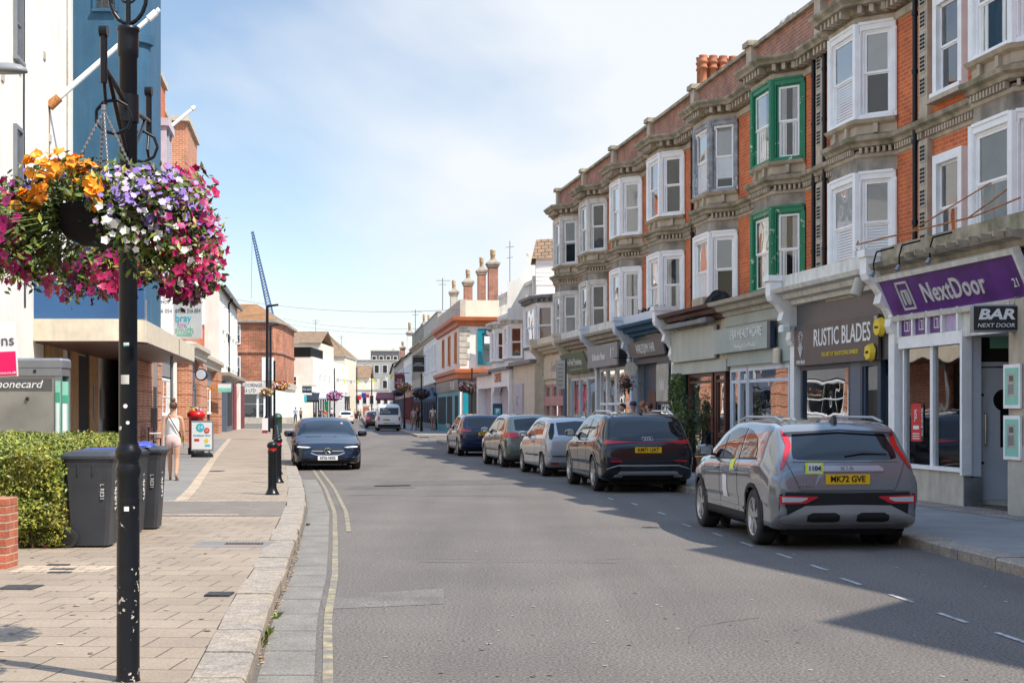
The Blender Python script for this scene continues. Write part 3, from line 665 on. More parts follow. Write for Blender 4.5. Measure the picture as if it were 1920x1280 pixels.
# ------------------------------------------------------------------ ground floor of the terrace
FT = (R(90), 0, R(180))          # text rotation: reads along -x, faces +y
def LX(k, Y): return (Y - PY[k]) * 1.0134
def shop_cornice(k, m='white_dirty', zc=3.68, ma='white_dirty', lead=True, gap=(.16, .16)):
    T = H[k]; w_ = WID[k]; mb = MB().m(m)
    sweep(mb, [(gap[0], .55), (w_-gap[1], .55)], [(0, zc), (.2, zc+.02), (.22, zc+.1), (.36, zc+.13), (.4, zc+.22), (.56, zc+.25), (.6, zc+.33), (0, zc+.4)])
    mb.m('lead').box(.1, w_-.1, 0, .55, zc+.3, zc+.36)
    if ma: mb.m(ma).box(gap[0], w_-gap[1], .82, .93, zc+.33, zc+.6)
    return mb.build('shop_cornice', T)
def console(k, x, m='white_paint', z0=2.9, z1=4.3, wd=.28, o=.6, pil=True, end=1.18):
    mb = MB().m(m); pr = [(o, z0), (o+.1, z0), (o+.16, z0+.12), (o+.12, z0+.3), (o+.2, z0+.42), (o+.34, z0+.5), (o+.3, z0+.66), (o+.42, z0+.82), (end-.04, z0+.9), (end, z0+1.0), (end, z1), (o, z1)]
    mb.extr(pr, x-wd/2, x+wd/2, 'x'); mb.box(x-wd/2-.03, x+wd/2+.03, o, end+.04, z1-.12, z1)
    if pil: mb.box(x-wd/2+.02, x+wd/2-.02, 0, o+.07, .1, z0); mb.box(x-wd/2, x+wd/2, .1, o+.1, .12, .5)
    return mb.build('console', H[k])
def shopfront(k, frame, riser, bays, zt=2.45, trans=None, zr=.6, gm=None, o=.6, fascia='sign_grey', zf=3.7, post=.07, fin=None):
    """bays: list of (Y far, Y near, kind) with kind glass, door, recess or solid"""
    T = H[k]; w_ = WID[k]; mb = MB().m(fascia); mb.box(.12, w_-.12, 0, o+.02, zt, zf); mb.build('fascia', T)
    mb = MB().m(frame); gl = MB().m(gm or G_SHOP); rm = MB().m(riser)
    for (Yb, Ya, kd) in bays:
        a, b = LX(k, Ya), LX(k, Yb)
        if kd == 'solid': mb.box(a, b, .1, o, .12, zt); continue
        mb.box(a, a+post, o-.1, o, .12, zt); mb.box(b-post, b, o-.1, o, .12, zt); mb.box(a+post, b-post, o-.1, o, zt-.09, zt)
        zb = zr if kd == 'glass' else .2
        if kd == 'glass':
            rm.box(a, b, o-.12, o+.012, .12, zr); mb.box(a-.01, b+.01, o-.12, o+.05, zr, zr+.06)
        if trans: mb.box(a+post, b-post, o-.08, o-.01, trans, trans+.07)
        gl.quad((b-post, o-.05, zb+.03), (a+post, o-.05, zb+.03), (a+post, o-.05, zt-.09), (b-post, o-.05, zt-.09))
        if kd == 'door':
            mb.box(a+post, a+post+.09, o-.07, o-.02, .15, trans or zt-.09); mb.box(b-post-.09, b-post, o-.07, o-.02, .15, trans or zt-.09); mb.box(a+post, b-post, o-.07, o-.02, .15, .4); mb.box(a+post, b-post, o-.07, o-.02, .95, 1.07)
    f = mb.build('shopfront', T); gl.build('shop_pane', f)
    if rm.v: rm.build('stall_riser', f)
    if fin: fin(T)
    return f
def shop_sign(name, label, Y0, Y1, o, z0, z1, board, th=.06, tilt=0, cat='shop sign', border=None):
    Yc = (Y0+Y1)/2; L = abs(Y1-Y0)*1.0134; p = tpos(Yc) + TN*o
    T = thing(name, label, cat, (p.x, p.y, (z0+z1)/2), TRZ); T.rotation_mode = 'XYZ'; T.rotation_euler = (tilt, 0, TRZ)
    h = z1-z0; mb = MB().m(board); mb.box(-L/2, L/2, 0, th, -h/2, h/2); mb.build('board', T)
    if border:
        mb = MB().m(border)
        for q in ((-L/2-.04, -L/2+.03, -h/2, h/2), (L/2-.03, L/2+.04, -h/2, h/2), (-L/2-.04, L/2+.04, h/2-.01, h/2+.07), (-L/2-.04, L/2+.04, -h/2-.07, -h/2+.01)): mb.box(q[0], q[1], -.02, th+.05, q[2], q[3])
        mb.build('sign_frame', T)
    T_th[T.name] = th; return T
T_th = {}
def st(T, body, size, m, x=0, z=0, **kw): return text(body, size, m, T, (x, T_th.get(T.name, .06)+.004, z), FT, **kw)
# --- house 8: purple bar
shop_cornice(8, 'stone_dark', 3.72, 'stone_moss'); 
shopfront(8, 'white_paint', 'stone_pale', [(25.2, 24.12, 'glass'), (24.12, 23.0, 'glass')], zt=2.72, zr=.64, fascia='white_dirty', zf=3.75, post=.05, fin=None)
mb = MB().m('white_paint'); gl = MB().m(G_SHOP); pu = MB().m('purple'); x0, x1 = LX(8, 23.0), LX(8, 25.2)
mb.box(x0-.05, x1+.05, .5, .66, 2.62, 2.82); n = 4
for i in range(n+1): c = lerp(x0+.03, x1-.03, i/n); mb.box(c-.03, c+.03, .6, .7, 2.82, 3.25)
o_ = mb.build('transom_frame', H[8])
for i in range(4):
    a, b = lerp(x0, x1, i/4)+.04, lerp(x0, x1, (i+1)/4)-.04; pu = MB().m('purple' if i else 'petal_lilac'); pu.box(a, b, .62, .645, 2.83, 3.22); q = pu.build('transom_pane', o_)
    c = (a+b)/2; s = MB().m('letter_white'); 
    for u in (-.1, .08): s.box(c+u, c+u+.015, .646, .652, 2.9, 3.14)
    s.box(c-.1, c+.095, .646, .652, 3.125, 3.14); s.box(c-.1, c+.095, .646, .652, 2.9, 2.915); s.box(c-.03, c-.01, .646, .652, 2.92, 3.06); s.box(c-.05, c+.04, .646, .652, 3.04, 3.06)
    if i: s.build('emblem', o_)
# door lobby at the near side of the bar window
mb = MB().m('bluish_white'); xd = LX(8, 23.0)
mb.box(xd-.03, xd, .33, .6, .58, 2.75); mb.m('lead').box(xd-.035, xd+.0, .32, .61, .12, .56); mb.m('white_paint').box(xd-.06, xd+.01, .5, .66, .6, 2.75)
mb.build('lobby_panel', H[8])
dp = Vector((7.20, 23.1, 0)); D = thing('bar_door', 'tall pale blue grey bar door with a keyhole shaped dark opening and chrome pull', 'door', (dp.x, dp.y, 0), R(4))
mb = MB().m('bluish_white'); mb.box(0, .88, 0, .05, .2, 2.25); mb.build('door_leaf', D)
mb = MB().m('black_matt'); mb.cyl((.42, -.001, 1.75), (.42, -.012, 1.75), .17, n=24); mb.box(.36, .5, -.012, -.001, 1.02, 1.7); mb.build('keyhole_glass', D)
mb = MB().m('chrome'); mb.tube([(.11, -.0, 1.55), (.11, -.06, 1.53), (.11, -.06, 1.07), (.11, 0, 1.05)], .017, 10); mb.build('pull_handle', D)
for z in (1.83, .78): mb = MB().m('black'); mb.cyl((.08, 0, z), (.08, -.012, z), .022, n=8); mb.build('lock', D)
mb = MB().m('bluish_white'); mb.box(-.05, .93, -.01, .06, 2.27, 2.34); mb.box(-.05, .93, 0, .06, 2.95, 3.0); mb.box(-.06, 0, -.01, .06, .2, 3.0); mb.m('dark').box(0, .93, .02, .05, 2.34, 2.95); mb.m('mint').box(.2, .7, .0, .018, 2.55, 2.8); mb.build('door_frame', D)
mb = MB().m('stone_pale'); mb.add([(6.93, 23.0, .12), (7.9, 21.2, .12), (8.6, 23.1, .2), (7.15, 23.08, .2)], [(0, 1, 2, 3)]); struct('lobby_floor', mb)
pr = tpos(21.05); P_ = thing('entrance_pier', 'grey stone pier beside the bar door carrying two framed notices', 'pier', (pr.x, pr.y, 0), TRZ)
mb = MB().m('stone_pale'); mb.box(-.26, .22, 0, .8, .1, 1.1); mb.m('stone').box(-.25, .21, 0, .79, 1.1, 3.15); mb.build('shaft', P_)
for z0, lb in ((1.62, 'upper white framed green notice on the entrance pier'), (.9, 'lower white framed green notice on the entrance pier')):
    q = tpos(21.1) + TN*.8; T = thing('notice_frame', lb, 'notice', (q.x, q.y, z0), TRZ)
    mb = MB().m('white_paint'); mb.box(-.24, .24, 0, .03, 0, .62); mb.build('frame', T); mb = MB().m('mint'); mb.box(-.19, .19, .03, .034, .05, .57); mb.m('stone_pale').box(-.1, .12, .034, .037, .16, .5); mb.m('grey_metal').box(-.07, .09, .037, .039, .2, .34); mb.m('sign_grey').box(-.06, .06, .037, .039, .38, .46); mb.build('poster', T)
q = tpos(20.6) + TN*.75; T = thing('neighbour_shopfront', 'dark blue grey shopfront edge at the right border of the view', 'shopfront', (q.x, q.y, 0), TRZ); mb = MB().m('navy'); mb.box(-4.5, .18, -1, -.05, .1, 3.1); mb.m('stone_dark').box(-4.5, .12, -1, .1, 3.1, 4.3); mb.build('panel', T)
mb = MB().m(G_SHOP); mb.quad((-1, -.04, .7), (-4, -.04, .7), (-4, -.04, 2.6), (-1, -.04, 2.6)); mb.build('shop_pane', T)
T = shop_sign('fascia_sign', 'purple fascia sign leaning out over the bar with silver letters and the number 21', 25.55, 20.75, .78, 3.16, 3.82, 'purple', .05, R(-24), border='white_dirty')
st(T, 'NextDoor', .45, 'letter_silver', -.22, -.03, sx=1.02, bold=.008, ext=.012, sp=1.07); st(T, '21', .19, 'letter_white', -2.13, -.1)
mb = MB().m('letter_silver'); yy = .055
for q in ((1.2, 1.235, -.22, .24), (1.62, 1.655, -.22, .24), (1.2, 1.655, .21, .245), (1.2, 1.655, -.245, -.21), (1.5, 1.55, -.16, .1), (1.3, 1.55, .06, .1), (1.3, 1.34, -.16, .1), (1.3, 1.42, -.16, -.12), (1.38, 1.42, -.16, .1)): mb.box(q[0], q[1], yy, yy+.02, q[2], q[3])
mb.build('emblem', T)
T = thing('projecting_sign', 'black illuminated box sign with white lettering projecting beside the bar door', 'hanging sign', (6.45, 21.0, 2.88), R(-4))
mb = MB().m('grey_metal'); mb.rbox(0, .66, -.07, .07, -.19, .19, .03); mb.build('sign_box', T); mb = MB().m('black'); mb.box(.025, .635, -.078, -.07, -.165, .165); mb.build('sign_face', T)
text('BAR', .2, 'letter_white', T, (.33, -.08, .05), (R(90), 0, 0), sx=1.35, bold=.007, shear=.2); text('NEXT DOOR', .078, 'letter_white', T, (.33, -.08, -.1), (R(90), 0, 0), sx=1.12, bold=.0, shear=.2)
mb = MB().m('grey_metal'); mb.tube([(.6, 0, .19), (.62, .0, .3), (.75, 0, .3)], .012); mb.build('bracket', T)
# red window poster
q = tpos(24.75) + TN*.56; T = thing('window_poster', 'red poster with white writing inside the bar window', 'poster', (q.x, q.y, 1.4), TRZ); mb = MB().m('red_sign'); mb.box(-.18, .2, 0, .004, -.32, .3); mb.build('sheet', T); mb = MB().m('black'); mb.box(-.27, -.19, 0, .004, -.32, .3); mb.build('side_strip', T)
text('JS', .22, 'letter_white', T, (.02, .006, .12), FT, sx=.6); text('ALL ENQUIRIES', .075, 'letter_white', T, (-.23, .006, 0), (R(90), R(-90), R(180)), sx=.9); mb = MB().m('letter_white'); mb.box(-.1, .12, .005, .007, -.12, -.06); mb.box(-.12, .14, .005, .007, -.2, -.185); mb.box(-.12, .14, .005, .007, -.24, -.225); mb.box(-.12, .14, .005, .007, -.28, -.265); mb.build('small_print', T)
# swan neck lamps over the sign
for i, Y in enumerate((25.0, 24.0, 22.9)):
    q = tpos(Y); T = thing('sign_lamp', ['leftmost', 'middle', 'rightmost'][i] + ' swan neck lamp curving out over the purple sign', 'lamp', (q.x, q.y, 0), TRZ, 'lamps over the purple sign')
    mb = MB().m('black_matt'); mb.tube([(-.35, .6, 4.25), (-.25, .85, 4.3), (0, 1.15, 4.22), (0, 1.2, 4.05), (0, 1.2, 3.86)], .014, 8); mb.build('arm', T); mb = MB().m('grey_metal'); mb.cyl((0, 1.2, 3.9), (0, 1.24, 3.82), .03, .045, 10); mb.build('lamp_head', T)
# old awning frame and poles above
q = tpos(22.6); T = thing('old_awning', 'rusty old awning poles and ladder like frame above the purple sign', 'awning frame', (q.x, q.y, 0), TRZ)
mb = MB().m('rust'); mb.tube([(2.3, 1.55, 4.32), (-.6, .95, 4.42), (-1.7, .8, 4.55)], .014); mb.tube([(2.3, 1.55, 4.32), (2.36, 1.5, 4.38)], .014); mb.tube([(1.0, 1.25, 4.36), (-.9, .2, 5.25)], .012); mb.tube([(-.5, 1.0, 4.4), (-1.1, .4, 4.95)], .012); mb.build('poles', T)
mb = MB().m('black_matt'); mb.tube([(-.9, .35, 4.2), (-.9, .35, 5.3), (-.82, .45, 5.38), (-.75, .45, 5.3)], .022); mb.build('vent_pipe', T)
mb = MB().m('stone_moss'); mb.box(-2, 1.2, 1.1, 1.16, 4.05, 4.09)
for i in range(9): mb.box(-1.9+i*.36, -1.87+i*.36, 1.14, 1.3, 3.98, 4.06)
mb.build('ladder_strip', T)
# --- house 7: barber
shop_cornice(7, 'white_dirty', 3.68, 'white_dirty')
shopfront(7, 'navy', 'navy', [(30.0, 27.45, 'glass'), (27.0, 26.1, 'door')], zt=2.47, zr=.62, fascia='sign_grey', zf=3.7, fin=None, post=.1)
mb = MB().m('grey_blue'); mb.box(LX(7, 27.0), LX(7, 27.45), .1, .6, .12, 2.47); mb.box(LX(7, 26.1), LX(7, 26.9), .3, .4, .12, 2.2); mb.build('door_pier', H[7])
console(7, WID[7], 'white_paint'); console(7, .0, 'white_paint')
T = shop_sign('fascia_sign', 'charcoal barber shop sign with large white capitals and a rose and razor emblem', 30.05, 25.95, .66, 2.47, 3.26, 'sign_brown', .05)
st(T, 'RUSTIC BLADES', .47, 'letter_white', -.37, .1, sx=.84, bold=.004); st(T, 'THE ART OF TRADITIONAL BARBERS', .115, 'yellow', -.3, -.22, sx=.95); st(T, '01903 495624', .11, 'letter_white', 1.72, -.33, sx=.75); st(T, '19', .13, 'letter_white', -1.95, .32)
mb = MB().m('letter_white'); c = 1.72
for r_, n in ((.11, 10), (.06, 8)):
    for i in range(n):
        a, b = 6.283*i/n, 6.283*(i+.7)/n; mb.tube([(c+r_*math.cos(a), .056, .17+r_*math.sin(a)), (c+r_*math.cos(b), .056, .17+r_*math.sin(b))], .008, 4)
mb.tube([(c-.12, .056, -.02), (c, .056, -.22), (c+.12, .056, -.02)], .012, 4); mb.tube([(c-.08, .056, .05), (c, .056, -.12), (c+.08, .056, .05)], .01, 4); mb.tube([(c, .056, .05), (c, .056, -.24)], .009, 4); mb.build('emblem', T)
for i, (Y, z) in enumerate(((25.75, 3.02), (26.15, 2.6))):
    q = tpos(Y) + TN*.74; T = thing('alarm_box', ['upper round yellow alarm box beside the barber sign', 'lower angular yellow alarm box beside the barber sign'][i], 'alarm box', (q.x, q.y, z), TRZ)
    mb = MB().m('yellow'); mb.cyl((0, 0, 0), (0, .09, 0), .17, .14, 20 if i == 0 else 6); mb.build('cover', T); text('ADT' if i else 'alarm', .07, 'black', T, (0, .095, 0), FT)
q = tpos(25.85)+TN*.72; T = thing('cctv_camera', 'pale cylindrical camera fixed beside the purple sign', 'camera', (q.x, q.y, 3.72), TRZ); mb = MB().m('stone_pale'); mb.cyl((.0, .35, .12), (0, .45, -.16), .1, n=14); mb.build('casing', T)
q = tpos(30.15)+TN*.78; T = thing('security_camera', 'small white dome camera beside the barber sign', 'camera', (q.x, q.y, 3.22), TRZ); mb = MB().m('white_paint'); mb.rbox(-.12, .12, 0, .2, -.06, .08, .03); mb.build('casing', T)
# fern on the ledge
rr = random.Random(2); mb = MB().m('leaf'); q = tpos(26.0)+TN*.95
for i in range(50):
    a = rr.uniform(0, 6.28); l = rr.uniform(.1, .3); t = Vector((math.cos(a), math.sin(a), rr.uniform(.2, 1.2))).normalized()*l; b = Vector((q.x, q.y, 4.2)); s = t.cross(Vector((0, 0, 1))).normalized()*.02
    mb.add([b, b+t*.5+s, b+t, b+t*.5-s], [(0, 1, 2, 3)])
tag(mb.build('fern'), 'small fern growing on the ledge left of the purple sign', 'plant')
# --- houses 6 and 5: double shop
for k in (6, 5): shop_cornice(k, 'stone_pale' if k == 6 else 'wood_dark', 3.72, None, gap=(.16 if k == 6 else 0, 0 if k == 6 else .16))
shopfront(6, 'bluish_white', 'sign_sage', [(34.55, 33.9, 'door'), (33.9, 33.35, 'glass'), (33.3, 30.65, 'glass')], zt=2.55, trans=2.2, zr=.5, fascia='sign_sage', zf=3.75, fin=None)
mb = MB().m('sign_sage'); mb.box(0, WID[6], .62, .66, 2.6, 2.9); mb.m('sign_sage'); mb.box(0, WID[6], .62, .7, 3.5, 3.9); mb.m('grey_metal').box(0, WID[6], .62, .68, 3.46, 3.5); mb.build('fascia_boards', H[6])
console(6, .0, 'white_paint'); 
T = shop_sign('fascia_sign', 'pale sage sign of the care provider with serif capitals and a dark blue end', 35.15, 31.25, .72, 2.9, 3.46, 'sign_sage', .07)
st(T, 'ERA HEALTHCARE', .3, 'letter_white', -.35, .09, sx=.82, bold=.0, ext=.015, sp=1.1); st(T, 'Nursing & Care Provider', .15, 'letter_white', -.3, -.17); mb = MB().m('navy'); mb.box(-1.98, -1.78, -.02, .08, -.28, .28); mb.build('end_panel', T)
q = tpos(31.0)+TN*.7; T = thing('alarm_box', 'cream bell box at the right end of the care provider fascia', 'alarm box', (q.x, q.y, 2.72), TRZ); mb = MB().m('cream_paint'); mb.rbox(-.14, .14, 0, .09, -.16, .16, .03); mb.build('cover', T)
shopfront(5, 'wood_dark', 'wood_dark', [(38.0, 35.9, 'glass'), (35.75, 34.9, 'door')], zt=2.5, trans=2.25, zr=.4, fascia='cream_paint', zf=3.75, fin=None, post=.12)
mb = MB().m('sign_pale'); mb.box(0, WID[5], .62, .68, 2.5, 2.78); mb.build('lower_fascia', H[5]); console(5, WID[5], 'white_paint')
T = shop_sign('blank_sign', 'blank pale streaked shop sign left of the care provider sign', 39.0, 35.25, .7, 2.82, 3.6, 'sign_pale', .06)
q = tpos(37.1)+TN*.78; T = thing('awning_box', 'folded dark awning box above the blank sign', 'awning', (q.x, q.y, 3.66), TRZ); mb = MB().m('lead'); mb.rbox(-2.0, 1.9, 0, .25, 0, .12, .03); mb.build('housing', T); mb = MB().m('black_matt'); mb.tube([(-1.4, .2, .1), (-.6, .28, .16), (.2, .2, .12)], .025); mb.build('arm', T)
# green hedge panel
rr = random.Random(4)
def leafbox(mb, x0, x1, y0, y1, z0, z1, n, s, mats=('leaf_dark', 'leaf'), top=True):
    for i in range(n):
        mb.m(rr.choice(mats)); f = rr.random()
        p = Vector((rr.uniform(x0, x1), rr.uniform(y0, y1), rr.uniform(z0, z1)))
        a = Vector((rr.gauss(0, 1), rr.gauss(0, 1), rr.gauss(0, 1))).normalized(); b = a.orthogonal().normalized(); l = s*rr.uniform(.6, 1.3)
        mb.add([p - a*l, p + b*l*.5, p + a*l, p - b*l*.5], [(0, 1, 2, 3)])
q = tpos(38.5)+TN*.62; mb = MB().m('leaf_dark'); mb.box(-.45, .6, 0, .08, .2, 2.5); leafbox(mb, -.5, .65, .06, .2, .2, 2.52, 2200, .045); o = mb.build('foliage_panel'); o.location = (q.x, q.y, 0); o.rotation_euler = (0, 0, TRZ); tag(o, 'tall green foliage panel between the salon and the wooden shopfront', 'plant wall')
# rubble sack and ledge things above the double shop
q = tpos(34.9)+TN*.75; T = thing('tarpaulin', 'crumpled black tarpaulin lying on the ledge above the double shop', 'tarpaulin', (q.x, q.y, 4.08), TRZ)
def crumple(mb, sx, sy, sz, seed, n=14, m=8):
    vs = []
    for j in range(m+1):
        for i in range(n):
            t = 6.283*i/n; ph = math.pi/2*j/m; v = Vector((math.cos(t)*math.cos(ph)*sx, math.sin(t)*math.cos(ph)*sy, math.sin(ph)*sz)); k_ = 1 + .35*noise.noise(v*3/max(sx, .3) + Vector((seed, 0, 0))); vs.append(v*k_)
    mb.add(vs, [(j*n+i, j*n+(i+1) % n, (j+1)*n+(i+1) % n, (j+1)*n+i) for j in range(m) for i in range(n)])
mb = MB().m('black_matt'); crumple(mb, .75, .22, .3, 3); mb.build('sheet', T)
q = tpos(36.2)+TN*.8; T = thing('trough', 'grey stone trough on the ledge beside the black tarpaulin', 'trough', (q.x, q.y, 4.06), TRZ); mb = MB().m('stone'); mb.rbox(-.45, .45, -.1, .1, 0, .24, .02); mb.build('body', T)
for i in range(1):
    q = tpos(40.9)+TN*.78; T = thing('balcony_tray', 'black tray of dead plants on the ledge under the drapes', 'planter', (q.x, q.y, 4.06), TRZ); mb = MB().m('black_matt'); mb.box(-1.3, 1.3, -.12, .12, 0, .16); mb.build('tray', T); mb = MB(); leafbox(mb, -1.2, 1.2, -.1, .1, .15, .34, 130, .06, ('black_matt', 'twig')); mb.build('dead_plants', T)
# --- house 4: salon
shop_cornice(4, 'render_blue', 3.68, 'bluish_white'); console(4, WID[4], 'bluish_white')
shopfront(4, 'navy', 'navy', [(41.0, 39.6, 'glass')], zt=2.9, trans=1.75, zr=.5, fascia='navy', zf=3.7, fin=None)
mb = MB().m('navy'); mb.box(LX(4, 41.1), LX(4, 43.4), .1, .35, .12, 2.9); mb.m('wood_dark').box(LX(4, 41.9), LX(4, 42.8), .35, .4, .15, 2.1); mb.build('door_wall', H[4])
T = shop_sign('fascia_sign', 'slate blue hair salon sign with condensed white capitals', 43.3, 39.5, .78, 3.08, 3.52, 'sign_grey', .05, R(-12))
st(T, 'HARLEQUIN HAIR', .36, 'letter_white', .0, 0, sx=.62, bold=0, sp=1.15)
q = tpos(40.3)+TN*.62; T = thing('crown_banner', 'mirrored panel with a pale crown in the salon window', 'window panel', (q.x, q.y, 2.33), TRZ); mb = MB().m('stone_pale'); mb.box(-.62, .62, 0, .03, -.5, .5); mb.build('panel', T); mb = MB().m('letter_silver'); mb.add([(a, .036, b) for a, b in ((-.2, -.2), (.2, -.2), (.26, .16), (.1, -.04), (0, .2), (-.1, -.04), (-.26, .16))][::-1], [(0, 1, 2, 3, 4, 5, 6)]); mb.build('crown', T)
q = tpos(41.9)+TN*1.1; T = thing('hexagon_sign', 'small hexagonal white sign hanging in front of the salon', 'hanging sign', (q.x, q.y, 2.75), TRZ+R(70)); mb = MB().m('stone_pale'); mb.cyl((0, -.03, 0), (0, .03, 0), .2, n=6); mb.build('plate', T); text('GRO', .12, 'sign_grey', T, (0, -.034, 0), (R(90), 0, 0)); mb = MB().m('black_matt'); mb.tube([(0, 0, .18), (0, 0, .3), (.5, 0, .3)], .01); mb.build('bracket', T)
# --- house 3: charity shop
shop_cornice(3, 'stone_pale', 3.68, 'white_dirty'); console(3, WID[3], 'bluish_white')
shopfront(3, 'white_paint', 'grey_metal', [(48.0, 47.1, 'glass'), (47.05, 45.9, 'glass'), (45.8, 43.95, 'glass')], zt=2.9, trans=1.75, zr=.5, fascia='sign_grey', zf=3.7, fin=None)
T = shop_sign('fascia_sign', 'plain grey charity shop sign with thin white lettering and a white mark', 48.05, 44.0, .95, 2.92, 3.6, 'plastic_grey', .05)
st(T, 'St Barnabas House', .3, 'letter_white', .45, -.03, sx=.78); st(T, 'I', .36, 'letter_white', -1.25, .05, bold=.015); st(T, '\'\'', .3, 'letter_white', -1.55, .05)
for i, (xx, yy) in enumerate(((LX(3, 45.2), -1.6), (LX(3, 44.6), -.9))):
    mb = MB(); mt = mat('lit_tube', (1, .85, .6), emis=4); M['lit_tube'] = mt; mb.m('lit_tube'); mb.box(xx-.05, xx+.05, yy-.4, yy+.4, 2.85, 2.88); mb.build('strip_light', H[3])
# --- house 2: green sign
shop_cornice(2, 'stone_pale', 3.68, 'white_dirty'); console(2, WID[2], 'cream_paint'); 
shopfront(2, 'bluish_white', 'bluish_white', [(52.6, 51.2, 'glass'), (51.1, 49.9, 'glass'), (49.8, 48.6, 'glass')], zt=2.7, trans=1.3, zr=.4, fascia='stone_pale', zf=3.7, fin=None)
T = shop_sign('fascia_sign', 'olive green shop sign leaning forward with pale script', 52.5, 48.7, .85, 2.85, 3.55, 'sign_green', .05, R(-22))
st(T, 'The Hair | Boutique', .33, 'letter_white', 0, .02, sx=.9); mb = MB().m('letter_white'); mb.box(-.9, 1.1, .052, .056, -.23, -.215); mb.build('underline', T)
# --- house 1: pink shop
shop_cornice(1, 'cream_paint', 3.7, 'cream_paint'); console(1, WID[1], 'cream_paint')
shopfront(1, 'pink', 'pink', [(57.2, 56.0, 'glass'), (55.9, 54.7, 'glass'), (54.6, 53.1, 'glass')], zt=2.55, trans=1.85, zr=.3, fascia='cream_paint', zf=3.75, fin=None, post=.14)
mb = MB().m('pink'); mb.box(.15, WID[1]-.15, .62, .66, 1.75, 2.1); mb.build('pink_rail', H[1])
T = shop_sign('fascia_sign', 'cream fascia with faint raised lettering over the pink shopfront', 57.3, 53.0, .64, 2.75, 3.6, 'cream_paint', .05); st(T, 'Gentle', .5, 'stone_pale', 0, 0, bold=.01)

# ------------------------------------------------------------------ general buildings
def building(label, a, b, depth, h, wall, cat='building', name='shop_building', group=None, wins=(), endwins=(), roof='flat', roofm='roof_slate', rh=2.2, cornice=None, parapet=None, shop=None, frm='white_paint', farwins=(), z0=0, endm=None):
    """front from a to b with the street on its left; wins = (a0,a1,z0,z1,fill) in metres along the front"""
    f0 = Face(a, b); rz = math.atan2(f0.t.y, f0.t.x); T = thing(name, label, cat, (a[0], a[1], z0), rz, group); L = f0.L
    mb = MB().m(wall); mb.box(0, L, -depth, 0, 0, h)
    if endm: mb.m(endm); mb.box(-.02, L+.02, -depth+.02, -.02, 0, h-.02)
    mb.build('wall', T)
    fr = Face((0, 0), (L, 0)); en = Face((0, -depth), (0, 0)); ef = Face((L, 0), (L, -depth))
    for fc, ws in ((fr, wins), (en, endwins), (ef, farwins)):
        for wv in ws:
            a0, a1, za, zb = wv[:4]; window(T, fc, a0, a1, za, zb, frm, fill=wv[4] if len(wv) > 4 else 'curtain', o=.0, fb=.09, proud=.09)
    if cornice: 
        mb = MB().m(cornice); sweep(mb, [(0, -depth), (0, 0), (L, 0), (L, -depth)], [(0, h-.5), (.1, h-.48), (.14, h-.35), (.3, h-.3), (.34, h-.15), (0, h-.1)]); mb.build('cornice', T)
    if parapet:
        pm, ph = parapet; mb = MB().m(pm); mb.box(0, L, -.25, 0, h, h+ph); mb.box(0, .25, -depth, -.25, h, h+ph); mb.box(L-.25, L, -depth, -.25, h, h+ph); mb.m('stone_pale'); mb.box(-.05, L+.05, -.3, .06, h+ph, h+ph+.08); mb.build('parapet', T)
    if roof == 'gable':       # ridge along the front
        mb = MB().m(roofm); y1, y2 = .3, -depth-.3; ym = -depth/2
        mb.add([(-.15, y1, h), (L+.15, y1, h), (L+.15, ym, h+rh), (-.15, ym, h+rh), (-.15, y2, h), (L+.15, y2, h), (-.15, y1, h-.12), (L+.15, y1, h-.12)], [(0, 1, 2, 3), (3, 2, 5, 4), (6, 7, 1, 0)]); mb.build('roof', T)
        mb = MB().m(wall); mb.add([(0, 0, h), (0, -depth, h), (0, ym, h+rh-.06)], [(0, 2, 1)]); mb.add([(L, 0, h), (L, -depth, h), (L, ym, h+rh-.06)], [(0, 1, 2)]); mb.build('gable', T)
    elif roof == 'cross':     # ridge running back, gable to the street
        mb = MB().m(roofm); xm = L/2
        mb.add([(-.3, .3, h-.1), (xm, .3, h+rh), (L+.3, .3, h-.1), (-.3, -depth, h-.1), (xm, -depth, h+rh), (L+.3, -depth, h-.1)], [(0, 1, 4, 3), (1, 2, 5, 4)]); mb.build('roof', T)
        mb = MB().m(wall); mb.add([(0, .02, h-.1), (L, .02, h-.1), (xm, .02, h+rh-.15)], [(0, 1, 2)]); mb.build('gable', T)
    elif roof == 'hip':
        mb = MB().m(roofm); e = .35; q = min(depth, L)/2
        mb.add([(-e, e, h), (L+e, e, h), (L+e, -depth-e, h), (-e, -depth-e, h), (q, -q, h+rh), (max(L-q, q), -q, h+rh), (max(L-q, q), -depth+q, h+rh), (q, -depth+q, h+rh)], [(0, 1, 5, 4), (1, 2, 6, 5), (2, 3, 7, 6), (3, 0, 4, 7), (4, 5, 6, 7)]); mb.m('lead'); sweep(mb, [(0, -depth), (0, 0), (L, 0), (L, -depth)], [(0, h-.12), (.36, h-.12), (.38, h+.02), (.0, h+.02)]); mb.build('roof', T)
    if shop:
        fm, gm, zt = shop; n = max(1, round(L/2.4)); mb = MB().m(fm); g = MB().m(G_SHOP); d = MB().m('interior')
        mb.box(.05, L-.05, 0, .16, zt, zt+.6); mb.box(0, L, 0, .3, zt+.6, zt+.7)
        for i in range(n+1): c = L*i/n; mb.box(max(0, c-.1), min(L, c+.1), 0, .14, 0.1, zt)
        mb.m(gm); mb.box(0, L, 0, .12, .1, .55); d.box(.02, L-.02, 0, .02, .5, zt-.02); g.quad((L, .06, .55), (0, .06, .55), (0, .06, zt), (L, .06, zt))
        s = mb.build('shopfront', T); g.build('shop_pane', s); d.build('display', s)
    return T
def FRX(Y): return kr(Y) + 2.75
def rp(Y): return (FRX(Y), Y)
